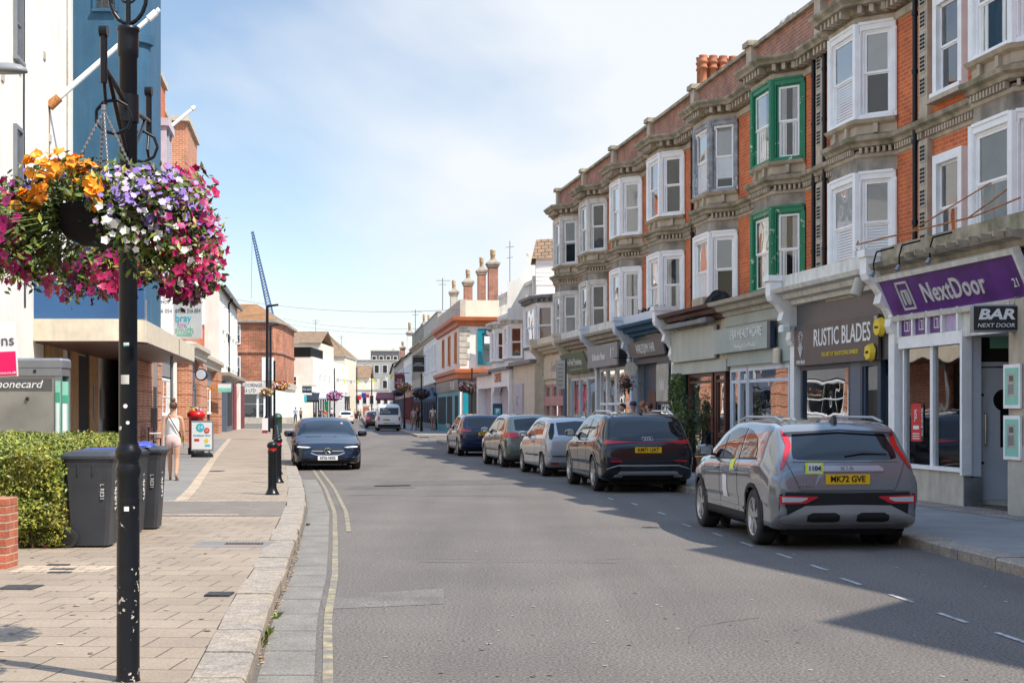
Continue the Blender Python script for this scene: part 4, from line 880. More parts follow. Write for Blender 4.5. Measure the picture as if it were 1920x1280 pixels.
# ------------------------------------------------------------------ buildings beyond the terrace, right hand side
def bay(T, xc, hw, hf, pr, z0, z1, frm, fills, base=None, top=None, capm='white_dirty'):
    path = [(xc-hw, 0), (xc-hf, pr), (xc+hf, pr), (xc+hw, 0)]; mb = MB().m(base or frm); mb.prism([(x, y-.02) for x, y in path][::-1], z0-.7, z0-.02); mb.prism([(x, y-.02) for x, y in path][::-1], z1, z1+.12)
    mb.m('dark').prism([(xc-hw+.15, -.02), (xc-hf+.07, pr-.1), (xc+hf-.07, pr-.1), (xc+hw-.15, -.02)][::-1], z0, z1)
    mb.m(capm); sweep(mb, path, [(0, z1+.1), (.08, z1+.12), (.1, z1+.22), (.26, z1+.26), (.28, z1+.36), (0, z1+.42)]); along(mb, path, .25, .1, .08, .2, z1+.12, z1+.24); sweep(mb, path, [(0, z0-.1), (.1, z0-.06), (.1, z0), (0, z0+.02)])
    mb.m(frm)
    for x, y in path[1:3]: mb.cyl((x, y, z0), (x, y, z1), .08, n=8, smooth=False)
    bo = mb.build('bay_window', T)
    for i, (a, b) in enumerate(zip(path, path[1:])):
        f = Face(a, b); fr, sa, gl, fi = sash(f, .07, f.L-.07, z0+.02, z1, frm, frm, fills[i % len(fills)], fb=.07, o=-.045, proud=.06); fr.build('window_frame', bo); sa.build('sash', bo); gl.build('pane', bo); fi.build('room' if fills[i % len(fills)] in ('dark', 'grey_metal') else 'curtain', bo)
def tp(Y, d=0): q = tpos(Y) + TN*d; return (q.x, q.y)
C1 = building('two storey white house with one grey paned bay beside the end of the brick terrace', tp(57.5), tp(62.6), 8, 6.1, 'render_cream', name='shop_building', group='white bay fronted shops', roof='none')
bay(C1, 3.2, 2.0, 1.25, .6, 4.15, 5.75, 'white_paint', ('grey_metal', 'grey_metal', 'dark'), capm='lead')
mb = MB().m('cream_paint'); mb.box(0, 5.1, 0, 1.0, .1, 3.4); mb.m('lead'); mb.box(-.02, 5.15, 0, 1.2, 3.4, 3.55); mb.build('ground_floor', C1)
q = tpos(60.9) + TN*1.02; T = thing('cafe_sign', 'tall lilac panel with letters running downwards on a cream wall', 'sign', (q.x, q.y, 1.7), TRZ); mb = MB().m('lilac'); mb.box(-.95, .95, -.01, .03, -1.5, .95); mb.build('panel', T)
for i, ch in enumerate('Caf'): text(ch, .55, 'sign_grey', T, (.25 if i == 0 else .1, .035, .25 - i*.62), FT, shear=.25, name='lettering')
C2 = building('pale two storey shop with a small white bay, nearer half of the white portico pair', tp(62.6), tp(67.6), 8, 5.95, 'render_white', group='white bay fronted shops', roof='none')
bay(C2, 4.2, 1.15, .6, .6, 3.9, 5.3, 'white_paint', ('dark', 'curtain', 'dark'))
C3 = building('pale two storey shop with a small white bay, farther half of the white portico pair', tp(67.6), tp(72.6), 8, 5.95, 'render_white', group='white bay fronted shops', roof='none')
bay(C3, 3.0, 1.15, .6, .6, 3.9, 5.3, 'white_paint', ('dark', 'dark', 'dark'))
for C_ in (C2, C3):
    mb = MB().m('white_dirty'); mb.box(.0, 5.05, -.2, .1, 5.95, 6.1); mb.box(0, 5.05, -.2, .1, 6.95, 7.1)
    for i in range(14): mb.box(.15+i*.36, .28+i*.36, -.12, .02, 6.1, 6.95)
    mb.box(-.1, .15, -.25, .15, 5.95, 7.2); mb.build('balustrade', C_)
mb = MB().m('lilac'); mb.box(.0, 5.06, 0, .75, .1, 2.9); mb.m('white_paint'); mb.box(-.0, .25, .75, 1.15, .1, 2.6); mb.box(4.8, 5.06, .75, 1.15, .1, 2.6); mb.box(0, 5.06, .7, 1.15, 2.6, 3.3); mb.extr([(.25, 2.6), (.8, 2.6), (.25, 2.25)], .8, 1.12); mb.extr([(4.8, 2.6), (4.8, 2.25), (4.2, 2.6)], .8, 1.12); mb.m('lead'); mb.box(-.05, 5.1, 0, 1.3, 3.3, 3.42); mb.build('portico', C2)
mb = MB().m('lilac'); mb.box(.0, 5.06, 0, .7, .1, 2.9); mb.m('white_paint'); mb.box(0, 5.06, 0, 1.1, 2.6, 3.2); mb.box(4.7, 5.06, .7, 1.1, .1, 2.6); mb.m('lead'); mb.box(-.0, 5.1, 0, 1.3, 3.2, 3.3); mb.build('portico', C3)
q = tpos(65.6) + TN*1.16; T = thing('portico_sign', 'small orange red lettering on the white portico', 'sign', (q.x, q.y, 2.98), TRZ); text('CENTRE', .52, 'orange_trim', T, (0, .0, 0), FT, bold=.01); T.location += TN*.01
# dormer and curved white gable behind
T = thing('white_dormer', 'white boarded dormer with a tiled top beside the brick terrace', 'dormer', (0, 0, 0)); mb = MB().m('white_paint'); mb.box(1.0, 2.4, 61, 64, 6.2, 7.85)
for i in range(7): mb.box(.98, 2.4, 60.97, 61, 6.7+i*.17, 6.84+i*.17)
mb.build('walls', T); mb = MB().m('roof_tile'); mb.add([(.8, 60.8, 7.75), (2.5, 60.8, 7.85), (2.5, 62, 8.75), (1.0, 62, 8.65), (2.5, 64, 7.8), (.8, 64, 7.8)], [(0, 1, 2, 3), (3, 2, 4, 5), (0, 3, 5)]); mb.build('roof', T); mb = MB().m('stone_pale'); mb.box(.95, 2.5, 60.6, 64, 5.6, 6.3); mb.build('base_wall', T)
T = thing('curved_gable', 'white curved Dutch style gable rising behind the balustrade', 'gable', (0, 0, 0)); mb = MB().m('render_white')
pts = [(-.2, 5.5), (2.0, 5.5), (2.0, 8.75), (1.45, 8.85), (1.2, 8.8), (1.0, 8.6), (.95, 8.45), (.62, 8.45), (.62, 8.35), (.72, 8.3), (.66, 7.9), (.45, 7.5), (.2, 7.25), (-.2, 7.1)]
mb.extr(pts, 64.8, 65.2); mb.build('wall', T)
mb = MB().m('grey_metal'); p = P(956, 525, 70); mb.cyl((p.x, p.y, 6.0), (p.x, p.y, 9.5), .02, n=6); mb.tube([(p.x-.2, p.y, 9.2), (p.x+.2, p.y, 9.25)], .015, 5); mb.tube([(p.x-.15, p.y, 8.7), (p.x+.15, p.y, 8.75)], .015, 5); tag(mb.build('aerial'), 'thin television aerial mast above the balustrade', 'aerial')
# orange corner building
R1 = building('corner building with white walls, orange cornices and a teal framed window', (-3.2, 92), (FRX(110), 110), 9, 7.0, 'render_white', group=None, roof='none', wins=((2.2, 3.2, 4.6, 6.5, 'dark'), (7, 8.2, 4.6, 6.5, 'curtain'), (12, 13.2, 4.6, 6.5, 'curtain')), frm='orange_paint')
L_ = math.hypot(FRX(110)+3.2, 18); pth = [(0, -9), (0, 0), (L_, 0)]
mb = MB().m('orange_trim'); sweep(mb, pth, [(0, 6.75), (.15, 6.8), (.2, 7.0), (.45, 7.1), (.5, 7.3), (0, 7.35)]); sweep(mb, pth, [(0, 3.5), (.15, 3.55), (.2, 3.8), (.35, 3.9), (.38, 4.1), (0, 4.15)]); mb.build('orange_bands', R1)
mb = MB().m('stone_pale'); mb.box(-.02, L_, -.35, 0, 7.3, 8.4); mb.m('render_cream'); mb.box(-.02, .3, -9, -.35, 7.3, 8.35); mb.box(-.02, .3, -9, -2.6, 8.35, 8.9); mb.m('lead'); mb.box(.3, L_, -9, -.35, 7.2, 7.3); mb.build('parapet', R1)
mb = MB().m('stone_pale')
for i in range(7): mb.box(-.06, .0, -.62 if i % 2 else -.45, -.1, 4.4+i*.36, 4.7+i*.36); mb.box(-.06, .45, -.1, .05, 4.4+i*.36, 4.7+i*.36)
mb.build('quoins', R1)
en = Face((0, -9), (0, 0)); window(R1, en, 6.5, 7.9, 4.45, 6.6, 'teal', fill='pale', fb=.25, proud=.12, label='teal framed window')
mb = MB().m('sign_grey'); mb.box(-.05, .12, -9, .05, 2.85, 3.5); mb.m('teal'); mb.box(-.1, .0, -4.6, -3.0, .1, 2.8); mb.box(-.1, 0, -.5, -.2, .1, 2.8); mb.m('orange_paint'); mb.box(-.1, 0, -1.4, -1.1, .1, 2.8); mb.box(-.12, .0, -3.0, -2.7, .1, 2.8); mb.m('dark'); mb.box(-.03, 0, -9, -.2, .1, 2.8)
mb.m('teal'); mb.box(0, 3.4, 0, .06, .1, 2.8); mb.m('dark'); mb.box(.6, 3.0, .06, .07, .6, 2.5); mb.m('teal'); mb.box(3.4, 18, 0, .06, .1, 2.8); mb.m('dark'); mb.box(5, 9, .06, .07, .6, 2.5); mb.box(10, 17, .06, .07, .6, 2.5); mb.m('sign_brown'); mb.box(0, L_, 0, .14, 2.8, 3.5); mb.build('shopfront', R1)
text('HUB', .7, 'letter_white', R1, (4, .15, 3.12), FT, name='lettering', sx=2.2)
T = thing('estate_board', 'dark estate agent board across the teal framed window', 'board', (-1.6, 91.4, 5.95)); mb = MB().m('navy'); mb.box(-.1, .85, 0, .04, .15, .6); mb.m('white'); mb.box(-.1, .85, 0, .04, -.3, .15); mb.m('sign_grey'); mb.box(-.1, .85, 0, .04, -.5, -.3); mb.build('panel', T); text('Spratt', .3, 'letter_white', T, (.38, -.01, .36), (R(90), 0, 0))
T = thing('pub_sign', 'square painted sign on an iron bracket over the street by the orange trim', 'hanging sign', (-4.35, 104, 5.85)); mb = MB().m('maroon'); mb.box(-.45, .45, -.04, .04, -.42, .42); mb.m('green_sign'); mb.box(-.36, .36, -.05, -.04, -.32, .34); mb.m('yellow'); mb.box(-.3, -.2, -.055, -.05, -.1, .2); mb.build('panel', T); mb = MB().m('black_matt'); mb.tube([(-.5, 0, .47), (1.0, 0, .47)], .03); mb.build('bracket', T)
def stack(px_, Y, wpx, ytop, ybase, ypot, mst, label, npot=1):
    p = P(px_, ytop, Y); w_ = wpx/F*Y; zt = p.z; zb = P(0, ybase, Y).z; zp = P(0, ypot, Y).z; T = thing('chimney_stack', label, 'chimney', (p.x, p.y, 0), R(7), 'chimney stacks on the right hand roofs')
    mb = MB().m(mst); mb.box(-w_*.36, w_*.36, -w_*.5, w_*.5, zb, zt-.35); mb.m('stone_dark'); mb.box(-w_*.44, w_*.44, -w_*.58, w_*.58, zt-.35, zt-.2); mb.box(-w_*.52, w_*.52, -w_*.66, w_*.66, zt-.2, zt-.08); mb.add([(-w_*.5, -w_*.6, zt-.08), (w_*.5, -w_*.6, zt-.08), (w_*.5, w_*.6, zt-.08), (-w_*.5, w_*.6, zt-.08), (-w_*.2, -w_*.2, zt+.15), (w_*.2, -w_*.2, zt+.15), (w_*.2, w_*.2, zt+.15), (-w_*.2, w_*.2, zt+.15)], [(0, 1, 5, 4), (1, 2, 6, 5), (2, 3, 7, 6), (3, 0, 4, 7), (4, 5, 6, 7)]); mb.build('stack', T)
    hp = zp-zt; r_ = w_*.2
    for i in range(npot):
        mb = MB().m('pot_buff'); xo = (i-(npot-1)/2)*r_*3; mb.lathe([(r_, .1), (r_*.9, hp*.5), (r_*1.2, hp*.55), (r_*.9, hp*.62), (r_*1.2, hp*.7), (r_*.9, hp*.78), (r_*1.15, hp*.85), (r_, hp), (r_*.6, hp)], xo, 0, 12, zt); mb.build('chimney_pot', T)
stack(851, 108, 18, 545, 585, 525, 'stone_pale', 'pale rendered chimney, leftmost of four tall stacks by the orange corner building')
stack(877.5, 101, 21, 526, 580, 505, 'brick_weathered', 'short brick chimney, second from the left of four tall stacks by the orange corner building')
stack(903, 98, 20, 505, 570, 482, 'brick_weathered', 'brick chimney, third from the left of four tall stacks by the orange corner building')
stack(924, 96, 24, 491, 570, 468, 'brick_weathered', 'largest brick chimney, rightmost of four tall stacks by the orange corner building')
mb = MB().m('render_cream'); mb.box(-3.0, 6, 96, 112, 7.2, 8.2); tag(mb.build('roof_block'), 'cream rendered roof block carrying the tall brick chimneys', 'building')
R2 = building('white two storey shop with grey pilasters just beyond the orange corner building', rp(110.2), rp(129), 9, 7.6, 'render_white', wins=[(1.5+i*3.6, 2.9+i*3.6, 4.6, 6.6, 'curtain') for i in range(5)], parapet=('stone_pale', 1.2), shop=('navy', 'navy', 2.9), cornice='stone_pale')
R3 = building('brown stone fronted building with a dark parapet and a row of narrow windows', rp(129.2), rp(150), 10, 7.8, 'stone', wins=[(1.2+i*3.4, 2.6+i*3.4, 4.6, 6.9, 'curtain') for i in range(6)], parapet=('stone_dark', 1.2), shop=('dark_red', 'dark_red', 2.9), cornice='stone', frm='stone_pale')
R4 = building('white rendered gabled house in front of the grey far blocks', rp(150.2), rp(172), 10, 7.4, 'render_white', wins=[(1.2+i*3.4, 2.6+i*3.4, 4.4, 6.4, 'dark') for i in range(6)], roof='gable', rh=2.2, shop=('maroon', 'maroon', 2.9))
R5 = building('low grey shop row beyond the white gabled house', rp(172.2), rp(215), 10, 7.6, 'render_grey', wins=[(1.5+i*4, 3+i*4, 4.4, 6.4, 'dark') for i in range(10)], roof='gable', rh=1.8, shop=('grey_blue', 'black', 2.9))
R6 = building('farthest pale shop row on the right of the street', rp(215.2), (FRX(280)+1, 280), 10, 8.2, 'stone_pale', wins=[(2+i*5, 4+i*5, 4.4, 6.8, 'dark') for i in range(12)], roof='gable', rh=2.2, shop=('white', 'black', 2.9))
stack(768, 156, 13, 622, 665, 604, 'render_white', 'tall white chimney above the white gabled house')
stack(795, 138, 12, 606, 640, 589, 'stone_dark', 'left of a pair of slim chimneys above the brown stone parapet'); stack(804, 136, 12, 607, 640, 590, 'stone_dark', 'right of a pair of slim chimneys above the brown stone parapet')
stack(755, 190, 12, 650, 672, 640, 'brick_weathered', 'small red chimney left of the tall white chimney')
# far blocks closing the street
def block(label, x0, x1, yt, Y, dep, m, rows=3, cols=4, name='far_building', win='dark', z0=0):
    a = P(x0, yt, Y); b = P(x1, yt, Y); w_ = b.x-a.x; h = a.z; T = thing(name, label, 'building', (a.x, Y, 0))
    mb = MB().m(m); mb.box(0, w_, 0, dep, 0, h); mb.m('stone_pale' if m != 'stone_pale' else 'lead').box(-.1, w_+.1, -.1, dep, h, h+.25); mb.build('wall', T)
    for r_ in range(rows):
        for c in range(cols):
            xa = w_*(c+.25)/cols; xb = w_*(c+.75)/cols; za = h*(r_+.9)/(rows+.7); zb = za + h*.5/(rows+.7)
            mb = MB().m('white'); mb.box(xa-.1, xb+.1, -.06, 0, za-.1, zb+.1); o = mb.build('window', T); mb = MB().m(win); mb.box(xa, xb, -.08, -.06, za, zb); mb.build('pane', o)
    return T
block('grey slab sided block closing the middle of the street', 668, 745, 676, 330, 20, 'render_grey', 3, 5)
block('dark grey upper block with a flat roof behind the end of the street', 695, 748, 658, 350, 20, 'sign_grey', 3, 4)
block('pale far block between the grey slab and the cream gable', 650, 700, 712, 300, 12, 'stone_pale', 2, 5)
block('low white shop with a dark front at the end of the street', 664, 730, 732, 285, 10, 'render_white', 1, 5)
T = thing('roof_house', 'low house with a steep brown tiled roof at the end of the street', 'house', (0, 0, 0)); a = P(652, 708, 290); b = P(692, 708, 290); mb = MB().m('render_cream'); mb.box(a.x, b.x, 290, 300, 0, a.z); mb.build('wall', T); mb = MB().m('roof_tile'); zt = P(0, 684, 290).z; mb.add([(a.x-.3, 289.6, a.z), (b.x+.3, 289.6, a.z), (b.x+.3, 294, zt), (a.x-.3, 294, zt), (b.x, 300, a.z), (a.x, 300, a.z)], [(0, 1, 2, 3), (3, 2, 4, 5)]); mb.build('roof', T)
# off to the right of the view: the terrace goes on towards the camera, its unseen gables shaped to cast the toothed road shadow
T = thing('gabled_terrace', 'unseen brick terrace outside the right edge, gables shaped for their shadow on the road', 'house', tpos(0), TRZ)
u = 1.0134; mb = MB().m('brick'); mb.box(-22, 20.3*u, -9, 0, 0, 10.0); mb.m('stone_dark'); mb.box(-22, 20*u, 0, .9, .1, 4); mb.build('wall', T)
mb = MB().m('brick_weathered'); mb.extr([(-22, 10), (-22, 10.2), (-1, 10.2), (2.5*u, 10.3), (4.1*u, 11.9), (5.7*u, 12.75), (8.05*u, 10.5), (10.4*u, 11.2), (12.07*u, 11.6), (13.4*u, 10.1), (16*u, 10.1), (18.3*u, 10.85), (18.9*u, 10.9), (19.6*u, 10.1), (20.3*u, 10.05), (20.3*u, 10)][::-1], -.35, .05); mb.build('gable_parapet', T)

# ------------------------------------------------------------------ left hand side
def lf(D, Y): return (-D - .134*Y, Y)
LRZ = math.atan2(-.991, .133)
LB0 = building('tall white rendered building with narrow dark windows at the left edge', lf(7.36, 46), lf(7.36, 29), 12, 17.5, 'render_white', name='white_building', wins=((8.4, 9.3, 6.85, 8.65, 'dark'), (8.4, 9.3, 10.3, 12.2, 'dark'), (3.0, 3.6, 2.9, 3.9, 'dark'), (13, 14, 6.85, 8.65, 'dark'), (8.4, 9.3, 13.8, 15.5, 'dark')), frm='grey_metal')
mb = MB().m('black_matt'); mb.tube([(8, .03, 17), (8.05, .03, 9), (7.9, .03, 4.2)], .02, 6); mb.build('cable', LB0)
for xv, zv in ((6.2, 7.6), (5.0, 11.2), (10.6, 9.4), (4.1, 9.1)): mb = MB().m('stone_pale'); mb.box(xv-.15, xv+.15, 0, .03, zv, zv+.22); mb.build('air_vent', LB0)
mb = MB().m('white_dirty'); mb.cyl((1.2, .07, 4), (1.2, .07, 17.5), .055, n=8); mb.build('drainpipe', LB0)
mb = MB().m('rust'); mb.box(4.18, 4.26, 0, .003, 5.6, 10); mb.build('rust_stain', LB0)
# plywood and entrance wall below the canopy
def onleft(Y): return (46-Y)*1.009
f = Face((0, 0), (20, 0))
for ya, yb in ((43.7, 41.0), (46.6, 45.0), (50.9, 48.9)): mb = MB().m('plywood'); f.box(mb, onleft(ya), onleft(yb), .02, .08, .1, 3.4); mb.build('plywood_board', LB0)
mb = MB(); mb = MB().m('dark'); f.box(mb, onleft(48.9), onleft(46.6), .0, .05, .1, 3.3); mb.build('dark_doorway', LB0)
mb = MB().m('grey_metal'); f.box(mb, onleft(52.2), onleft(51.9), .1, .14, 1.3, 2.3); mb.build('intercom_panel', LB0)
for yy in (44.2, 49.9): mb = MB().m('grey_metal'); f.box(mb, onleft(yy), onleft(yy-.25), .08, .1, 1.3, 2.4); mb.build('warning_strip', LB0)
LBb = building('white rendered ground floor wing under the beige canopy', lf(7.38, 57), lf(7.38, 46.05), 12, 13.5, 'render_white', name='canopy_building')
# blue tower with rounded corner
T = thing('blue_building', 'blue rendered tower with a rounded corner above the beige canopy', 'building', (0, 0, 0)); mb = MB().m('render_blue')
arc = [(-11.95 + .65*math.sin(t), 46.65 - .65*math.cos(t)) for t in [R(a) for a in range(0, 100, 10)]]
poly = [(-13.9, 46.0)] + arc + [(-11.5, 48.9), (-14.2, 48.9)]; mb.prism(poly, 4.0, 18); mb.build('tower', T)
mb = MB().m('render_blue'); a = [(x, y) for x, y in arc]; sweep(mb, a[::-1] + [], [(0, 12.9), (.12, 12.95), (.14, 13.2), (0, 13.25)]); mb.build('band', T)
en = Face((-12.2, 46.0), (-13.0, 46.0)); window(T, Face((-11.6, 46), (-14, 46)), .55, 1.3, 13.9, 15.5, 'render_blue', fill='half', fb=.06, bars=2)
T = thing('canopy', 'beige cinema style canopy with a dark underside projecting over the pavement', 'canopy', (0, 0, 0)); mb = MB().m('cream_paint')
A0, A1 = lf(7.36, 39.4), lf(7.36, 57); B1 = lf(4.45, 56.6); B0 = lf(4.45, 40.3)
arc = [(B0[0]-.9+.9*math.sin(t), 40.3-.9*math.cos(t)) for t in [R(q_) for q_ in range(0, 91, 15)]]
poly = [(A0[0]-1, 39.4)] + arc + [B1, A1, (A0[0]-1, 45)]; mb.prism(poly, 3.42, 4.0); mb.build('fascia', T)
cx_ = sum(x for x, y in poly)/len(poly); mb = MB().m('wood_dark'); mb.prism([(x*.94+cx_*.06, y+(.4 if y < 45 else -.3)) for x, y in poly], 3.38, 3.419); mb.build('soffit', T)
T = thing('blue_fascia', 'flat dark blue sign board above the beige canopy', 'sign board', (-11.6, 39.5, 0)); mb = MB().m('sign_blue'); mb.box(-1.9, 1.87, 0, .12, 4.0, 5.17); mb.build('board', T); mb = MB().m('white_paint'); mb.box(-1.95, 1.92, -.02, .14, 5.17, 5.22); mb.box(-1.95, -1.9, -.02, .14, 4.0, 5.17); mb.build('trim', T); mb = MB().m('lead'); mb.box(-1.9, .6, .12, 5.5, 4.0, 4.9); mb.build('housing', T)
# street lamp head, flag poles
T = thing('street_lamp', 'grey street lamp head reaching in from the left edge', 'street lamp', (-7.6, 19.5, .12)); mb = MB().m('grey_metal'); mb.cyl((0, 0, 0), (0, 0, 5.9), .07, .05, 12); mb.tube([(0, 0, 5.9), (.5, 0, 6.0), (.9, 0, 5.97)], .035); mb.build('pole', T)
mb = MB().m('plastic_grey'); vs = []; n = 14
for j, (s_, zz) in enumerate(((1, 0), (.95, .05), (.7, .1), (.25, .125), (0.02, .13))):
    for i in range(n): t = 6.283*i/n; vs.append((.98+.3*s_*math.cos(t), .13*s_*math.sin(t), 5.88+zz))
mb.add(vs, [(j*n+i, j*n+(i+1) % n, (j+1)*n+(i+1) % n, (j+1)*n+i) for j in range(4) for i in range(n)] + [tuple(range(n))[::-1]], True); mb.build('lamp_head', T)
def pole3(name, label, p0, p1, r, brk='rust'):
    T = thing(name, label, 'flagpole', p0, 0, 'flagpoles slanting from the left hand walls'); d = Vector(p1)-Vector(p0); mb = MB().m('white_paint'); mb.cyl(d*.05, d*.9, r, r*.75, 10); mb.cyl(d*.9, d*.97, r*1.2, r*1.2, 10); mb.cyl(d*.98, d, r*.8, r*.9, 10); mb.build('pole', T)
    mb = MB().m(brk); mb.cyl((0, 0, 0), d*.09, r*1.7, r*1.5, 10); mb.box(-r*1.5, 0, -r, r, -1.5, .1); mb.build('bracket', T)
pole3('flagpole', 'long white flagpole with a rusty foot slanting up in front of the blue tower', P(92, 200, 41.8), P(299, 18, 42.6), .085)
pole3('flagpole', 'short white flagpole slanting out beyond the blue tower', P(305, 250, 62), P(366, 200, 62.6), .085, 'grey_metal')
# brick and white buildings beyond
w3 = lambda n, a, st_, wd, zs, f: [(a+i*st_, a+i*st_+wd, z0, z1, f) for z0, z1 in zs for i in range(n)]
B2 = building('tall red brick building showing above the lilac framed window', lf(6.35, 64.6), lf(6.35, 57.2), 11, 15.4, 'brick', name='brick_building', wins=w3(2, 1, 3.2, 1.2, ((7.0, 8.6), (10.4, 12.0)), 'dark')); 
mb = MB().m('stone_pale'); mb.box(-.1, 7.6, -11, .12, 15.4, 15.65); mb.build('coping', B2)
T = thing('oriel_window', 'lilac framed projecting window on the left hand brick building', 'window', (lf(6.3, 60.6)[0], 60.6, 0), LRZ); mb = MB().m('lilac'); mb.box(-1.2, 1.2, 0, .5, 9.5, 9.8); mb.box(-1.3, 1.3, 0, .6, 12.9, 13.2); mb.box(-1.2, -1.1, 0, .5, 9.8, 12.9); mb.box(1.1, 1.2, 0, .5, 9.8, 12.9); mb.box(-.05, .05, .4, .5, 9.8, 12.9); mb.m('curtain'); mb.box(-1.1, 1.1, .1, .2, 9.8, 12.9); mb.build('frame', T); mb = MB().m(G_WIN); mb.quad((1.1, .45, 9.8), (-1.1, .45, 9.8), (-1.1, .45, 12.9), (1.1, .45, 12.9)); mb.build('pane', T)
B3 = building('white rendered building set back between two red brick ones on the left', lf(7.2, 75.7), lf(7.2, 64.7), 11, 16.0, 'render_white', name='white_building', wins=w3(3, 1, 3.4, 1.4, ((7.0, 8.8), (10.2, 12.0)), 'dark'), frm='white_paint')
mb = MB().m('stone_pale'); mb.box(-.1, 11.1, -11, .12, 16.0, 16.2); mb.build('coping', B3)
B4 = building('red brick building with a pale coping and open casement windows on the left', lf(6.35, 82.5), lf(6.35, 75.7), 11, 16.2, 'brick_pale', name='brick_building', wins=w3(2, 1, 3.0, 1.3, ((7.0, 8.8), (10.2, 12.0)), 'dark'))
mb = MB().m('stone_pale'); mb.box(-.1, 7.1, -11, .15, 16.2, 16.45); mb.build('coping', B4)
B5 = building('narrow red brick building stepping down beside the cream tall one', lf(6.9, 96), lf(6.9, 82.7), 11, 15.6, 'brick', name='brick_building', wins=w3(3, 1, 3.6, 1.5, ((7.0, 8.8), (10.2, 12.0)), 'curtain'))
mb = MB().m('stone_pale'); mb.box(-.1, 13.6, -11, .15, 15.6, 15.8); mb.build('coping', B5)
for i, (Y, z) in enumerate(((77.5, 10.8), (79.5, 9.3), (72, 10.2))):    # open casements
    q = lf(6.3 if i < 2 else 7.1, Y); T = thing('open_casement', ['upper white casement standing open on the brick building', 'lower white casement standing open on the brick building', 'white casement standing open on the set back white building'][i], 'window', (q[0], q[1], z), LRZ+R(80)); mb = MB().m('white_upvc')
    for a_ in (0, .62): mb.box(a_, a_+.06, -.03, .03, 0, 2.0)
    for z_ in (0, .64, 1.28, 1.94): mb.box(.06, .62, -.03, .03, z_, z_+.06)
    mb.build('frame', T); mb = MB().m(G_WIN); mb.quad((.06, 0, .06), (.62, 0, .06), (.62, 0, 1.94), (.06, 0, 1.94)); mb.build('pane', T)
# co-op ground floor: brick piers with grooves, grey bands
T = thing('food_store', 'brick and grey ground floor shop behind the walking woman', 'shop', (lf(6.3, 96)[0], 96, 0), LRZ)
LS = (96-52.5)*1.009
for ya, yb, d in ((57.8, 52.5, .15), (61.2, 59.8, .15), (75.2, 72.8, .8), (81, 78.4, .6), (96, 92.5, .5)):
    a, b = (96-ya)*1.009, (96-yb)*1.009; mb = MB().m('brick_pale'); z = .1
    while z < 3.7: mb.box(a, b, -.3, d, z, z+.5); mb.box(a+.02, b-.02, -.3, d-.03, z+.5, z+.55); z += .55
    mb.build('brick_pier', T)
LB_ = lambda y: (96-y)*1.009
mb = MB().m('brick_pale'); z = .1
while z < 3.7: mb.box(LB_(69.2), LB_(67.6), -.3, .75, z, z+.5); mb.box(LB_(69.2)+.02, LB_(67.6)-.02, -.3, .72, z+.5, z+.55); z += .55
mb.build('brick_pier', T)
mb = MB().m('grey_blue'); mb.box(LB_(72.8), LB_(69.2), -.2, .6, 2.75, 3.9); mb.build('grey_panel', T); window(T, Face((0, .6), (LS, .6)), LB_(72.7), LB_(69.3), .5, 2.7, 'grey_blue', fill='dark', bars=3, fb=.12)
mb = MB().m('stone_pale'); sweep(mb, [(0, .3), (LB_(75.4), .3), (LB_(75.4), .8), (LB_(67.5), .8), (LB_(67.5), .2), (LS+2, .2)], [(0, 3.95), (.15, 4.0), (.2, 4.3), (.35, 4.4), (.35, 4.6), (0, 4.7)]); mb.box(0, LS, -.5, .3, 3.95, 4.7); mb.build('stone_cornice', T)
mb = MB().m('plastic_grey'); mb.box(0, LS, -.35, .1, 3.0, 3.95); mb.build('grey_fascia', T); mb = MB().m('plastic_grey'); mb.box(LB_(59.8), LB_(57.8), -.3, .1, .1, 3.0); mb.m('dark').box(LB_(59.4), LB_(58.2), .1, .12, .3, 2.5); mb.build('grey_door', T)
mb = MB().m('plastic_grey'); mb.box(LB_(67.6), LB_(61.2), -.3, .12, .1, 1.35); mb.build('lower_panel', T); mb = MB().m('dark'); mb.box(0, LS, -.36, -.02, .1, 3.0); mb.build('dark_backing', T)
for (ya, yb) in ((67.4, 61.4), (78.2, 75.4), (92, 84)):
    window(T, Face((0, 0), (LS, 0)), LB_(ya)+.1, LB_(yb)-.1, 1.4, 2.95, 'white_paint', fill='dark', bars=3, fb=.09)
mb = MB().m('render_white'); mb.box(LB_(67.4), LB_(66.4), .0, .2, .1, 3.95); mb.build('white_strip', T)
q = lf(5.55, 63.8); S = thing('cyan_sign', 'cyan rounded shop lettering under the canopy edge', 'shop sign', (q[0], q[1], 3.35), LRZ); text('co', .9, 'cyan', S, (0, 0, .28), FT, bold=.05, ext=.05); text('op', 1.0, 'cyan', S, (0, 0, -.02), FT, bold=.05, ext=.05)
S.location = P(297, 678, 63.0); S.rotation_euler = (0, 0, R(-62)); 
for c in kids(S): c.rotation_euler = (R(90), 0, 0)
